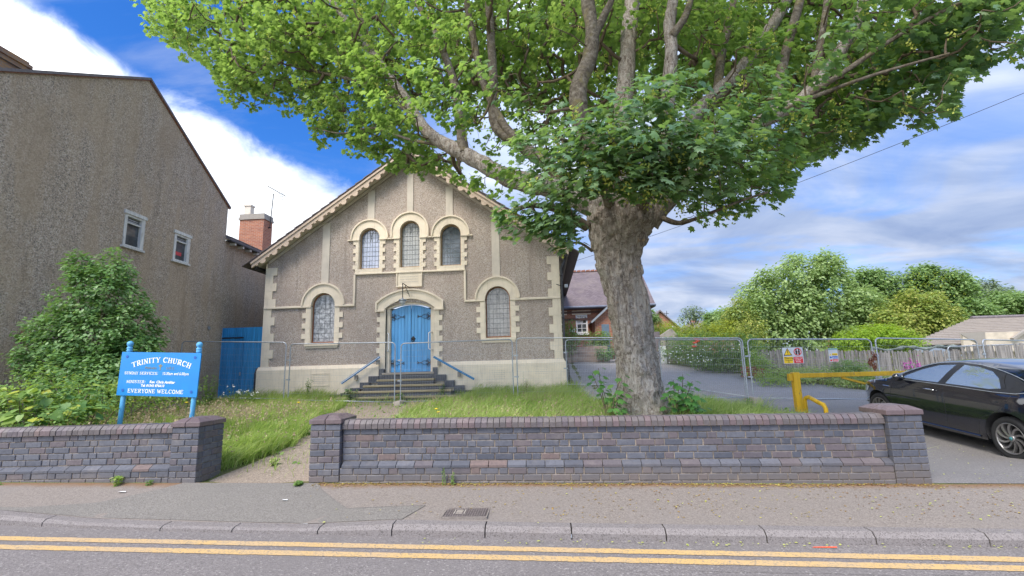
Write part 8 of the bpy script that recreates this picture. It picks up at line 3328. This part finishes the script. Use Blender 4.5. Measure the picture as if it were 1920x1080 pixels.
bush('flower_border', 'dark green bramble bush in front of the fence left of the chained post', 'bush', [PB(1580, 697, 16.6, .7, .5, .30), PB(1600, 690, 16.8, .4, .4, .28)], 2600, .07, 'oval', 'weed', stems=6)
# seeding grass strip
def strip_density(x, y):
    xr = interp(y, [(14.6, 9.75), (16, 8.95), (18, 8.15), (20, 7.1), (23, 5.7)])
    return 1.0 if x > xr else 0


grass('verge_grass', 12000, (6.0, 16, 13.8, 19.5), .25, .6, 'grass', strip_density, .008)
grass('verge_seed_grass', 7000, (7.0, 16, 14.2, 19.3), .25, .5, 'seedgrass', strip_density, .006)
fl = []
for px, py in ((1305, 637), (1310, 636), (1303, 643), (1318, 635), (1302, 650), (1323, 637), (1308, 640)):
    fl.append(A(px, py, 20.2))
t = thing('poppy_blooms', 'cluster of orange-red blooms at the top of the flower border', 'flower', fl[0])
for c in fl:
    MB().lathe([(.01, -.04), (.10, .0), (.085, .04), (.02, .01)], c, 9).build('bloom', M['redflower'], t, smooth=True)
pw = (RNG.random((120, 3)) - .5) * np.array([3.6, 1.0, .7]) + np.array(A(1320, 662, 19.3))
o = foliage('white_blossom', pw, rnd_unit(120), unit(np.array([0, -1, .5]) + RNG.normal(size=(120, 3)) * .4), np.full(120, .06), 'quad', 'whiteflower', None)
tag(o, kind='stuff')
for px, py, lb in ((1697, 688, 'shortest magenta willowherb spike left of the other two'), (1707, 684, 'tallest magenta willowherb spike in front of the paling fence'), (1722, 687, 'magenta willowherb spike nearest the car windscreen')):
    q = A(px, py, 15.5)
    t = thing('willowherb', lb, 'flower', (q.x, q.y, .4), 'magenta willowherb spikes by the paling fence')
    MB().tube([(q.x, q.y, .2), tuple(q)], .012, 5).build('stem', M['weed'], t)
    pf = np.array(q) + RNG.normal(size=(70, 3)) * np.array([.03, .03, .09])
    foliage('petals', pf, rnd_unit(70), rnd_unit(70), np.full(70, .05), 'oval', 'pinkflower', t, kind='stuff')
    pf = np.array(q) + (RNG.random((60, 3)) - .5) * np.array([.12, .12, .8]) - np.array([0, 0, .55])
    foliage('leaves', pf, unit(rnd_unit(60) + [0, 0, .5]), rnd_unit(60), np.full(60, .09), 'oval', 'weed', t, kind='stuff')

bush('lime_hedge', 'bright lime green hedge rising behind the paling fence', 'hedge', [PB(1640, 632, 21.5, 1.5, .8, .5), PB(1600, 645, 21.5, 1.2, .8, .45), PB(1680, 642, 21.5, 1.2, .8, .45), PB(1655, 622, 22, .9, .7, .3)], 12000, .085, 'oval', 'lime', clump=.2, stems=4)
bush('golden_hedge', 'golden yellow-green conifer hedge behind the flower border', 'hedge', [PB(1235, 622, 30, 1.1, 1, .5), PB(1275, 622, 30, 1.4, 1, .5), PB(1320, 622, 30, 1.5, 1, .55), PB(1360, 618, 29, 1.0, 1, .6), PB(1255, 613, 31, .6, .7, .4), PB(1300, 630, 29, 2.0, 1, .6)], 10000, .10, 'quad', 'goldhedge', clump=.25, stems=4)


def far_tree(label, blobs, n, size, mat, trunk, shape='quad', clump=.5, shell=.7, per=12, name='broadleaf_tree', tr=.18, drp=.2):
    extra = []
    for c_, r_ in blobs:                      # small side boughs make the outline uneven
        for k in range(5):
            d = Vector((random.uniform(-1, 1), random.uniform(-1, .3), random.uniform(-.2, 1))).normalized()
            q = random.uniform(.20, .34)
            extra.append(((c_[0] + d.x * r_[0] * .95, c_[1] + d.y * r_[1] * .95, c_[2] + d.z * r_[2] * .95), (r_[0] * q, r_[1] * q, r_[2] * q)))
    blobs = blobs + extra
    t = bush(name, label, 'tree', blobs, n, size, shape, mat, None, clump, per, 0, shell, drp, kindname='crown')
    (px, py, Y) = trunk
    c = A(px, py, Y)
    mb = MB()
    zb = G(c.x, c.y) - .3
    tops = [Vector(b[0]) for b in blobs[:len(blobs) // 6]]
    mb.tube([(c.x, c.y, zb), (c.x, c.y, zb + (c.z - zb) * .6), tuple(c)], [tr, tr * .8, tr * .6], 9)
    for tp2 in tops:
        mb.tube([c - Vector((0, 0, .5)), c.lerp(tp2, .55) + Vector((0, 0, .3)), tp2 + Vector((0, 0, .3))], [tr * .5, tr * .3, tr * .1], 6)
    mb.build('trunk', M['limb'], t)
    return t


far_tree('largest rounded grey-green willow tree right of the driveway', [PB(1500, 560, 33, 3.0, 3, 2.6), PB(1440, 590, 33, 2.6, 2.5, 2.0), PB(1560, 580, 33, 2.8, 2.6, 2.2), PB(1520, 520, 33, 1.8, 2, 1.6), PB(1395, 610, 32, 1.6, 1.6, 1.4), PB(1480, 625, 32, 3.2, 2, 1.5), PB(1590, 620, 32, 2.4, 2, 1.6), PB(1425, 545, 33, 1.0, 1, .9), PB(1550, 505, 33, 1.0, 1, .8)],
         38000, .215, 'tree_a', (1500, 620, 33), clump=.5, per=16, drp=.5)
far_tree('tree with darker open crown between the willow and the yellowish bush', [PB(1640, 545, 42, 1.9, 2, 1.5), PB(1610, 530, 42, 1.3, 1.5, 1.2), PB(1620, 590, 42, 1.8, 2, 2.0), PB(1670, 580, 42, 1.6, 2, 1.5), PB(1655, 525, 42, .9, 1, .8)], 15000, .24, 'tree_b', (1640, 610, 42), clump=.5)
far_tree('yellow-green rounded bushy tree above the lime hedge', [PB(1700, 600, 30, 2.0, 2, 1.6), PB(1740, 615, 30, 1.8, 2, 1.3), PB(1680, 625, 29, 1.5, 1.5, 1.0), PB(1715, 575, 31, 1.2, 1.2, .8)], 20000, .17, 'tree_c', (1705, 630, 30), clump=.35)
far_tree('tree with orange berry clusters and uneven crown above the striped roof', [PB(1750, 540, 40, 2.2, 2, 1.5), PB(1720, 520, 40, 1.2, 1.2, .9), PB(1780, 560, 40, 1.8, 2, 1.4), PB(1800, 590, 39, 1.8, 2, 1.3), PB(1760, 590, 40, 2.2, 2, 1.6), PB(1735, 510, 40, .7, .7, .5)], 20000, .24, 'tree_b', (1760, 600, 40), clump=.5)
pb = np.array(A(1755, 535, 38.2)) + (RNG.random((260, 3)) - .5) * np.array([4.0, .8, 2.2])
o = foliage('berry_clusters', pb, rnd_unit(260), rnd_unit(260), np.full(260, .13), 'oval', 'goldhedge', None)
tag(o, kind='stuff')
far_tree('pale silvery tree behind the striped roof ridge', [PB(1840, 565, 48, 2.6, 2, 1.6), PB(1870, 580, 48, 2.4, 2, 1.3), PB(1810, 555, 48, 1.2, 1.5, 1.0)], 15000, .26, 'tree_d', (1845, 590, 48), clump=.6)
far_tree('mid green tree at the right edge above the striped roof', [PB(1890, 575, 44, 1.9, 2, 1.0), PB(1925, 575, 44, 2.2, 2, 1.2), PB(1880, 560, 45, .9, 1, .6), PB(1960, 570, 44, 2, 2, 1.4)], 14000, .24, 'tree_b', (1915, 592, 44), clump=.5)
far_tree('thin drooping birch standing alone against the sky', [PB(1290, 600, 52, 1.0, 1, 1.3), PB(1305, 590, 52, .9, 1, .8), PB(1283, 590, 52, .5, .6, .6), PB(1318, 594, 52, .6, .8, .7)], 1500, .20, 'tree_d', (1298, 605, 52), clump=.5, tr=.1, name='birch_tree', drp=1.2)
far_tree('small conifer just right of the sycamore trunk', [PB(1212, 605, 38, 1.0, 1, 1.2), PB(1216, 592, 38, .5, .6, .8), PB(1222, 615, 38, 1.2, 1, .9)], 4500, .14, 'tree_b', (1214, 612, 38), clump=.3, name='conifer_tree')
far_tree('dark green tree behind the golden hedge near the birch', [PB(1348, 608, 45, 1.2, 1.5, 1.1), PB(1362, 600, 45, 1.0, 1.5, 1.2), PB(1334, 614, 45, .8, 1, .6)], 8000, .24, 'tree_b', (1345, 612, 45), clump=.5)
far_tree('yellow-green sapling at the left edge of the willow', [PB(1384, 578, 31, .5, .6, .6), PB(1370, 595, 31, .5, .6, .5), PB(1390, 600, 31, .9, .8, .8), PB(1410, 630, 27, .8, .7, 1.0)], 5000, .12, 'tree_c', (1383, 610, 31), clump=.3, tr=.07)
# distant wooded horizon
hz = []
for i in range(26):
    a = -75 + i * 6.2
    R_ = 115 + 25 * sin(i * 2.1)
    x, y = R_ * sin(radians(a)), R_ * cos(radians(a))
    if y < 35:
        continue
    hz.append(((x, y, G(x, y) + 1.2), (9, 6, 3.2 + 1.2 * sin(i * 1.7))))
pos, out = blob_leaves(hz, 26000, 1.2, 10, .5)
m_ = pos[:, 2] > 0
pos, out = pos[m_], out[m_]
o = foliage('distant_woods', pos, unit(out + RNG.normal(size=pos.shape) * .5), unit(out + np.array([0, 0, .8])), .55 + .5 * RNG.random(len(pos)), 'quad', 'tree_b', None, kind='stuff')

# overhead wire from the tree line to the upper right
wi = thing('overhead_wire', 'thin overhead cable sloping up to the right across the cloudy sky', 'cable', A(1500, 346, 24))
p0, p1 = A(1070, 492, 30), A(1960, 158, 17)
pts = []
for i in range(25):
    f = i / 24
    q = p0.lerp(p1, f)
    q.z -= 1.15 * f * (1 - f)
    pts.append(q)
MB().tube(pts, .011, 5).build('cable', M['iron'], wi)
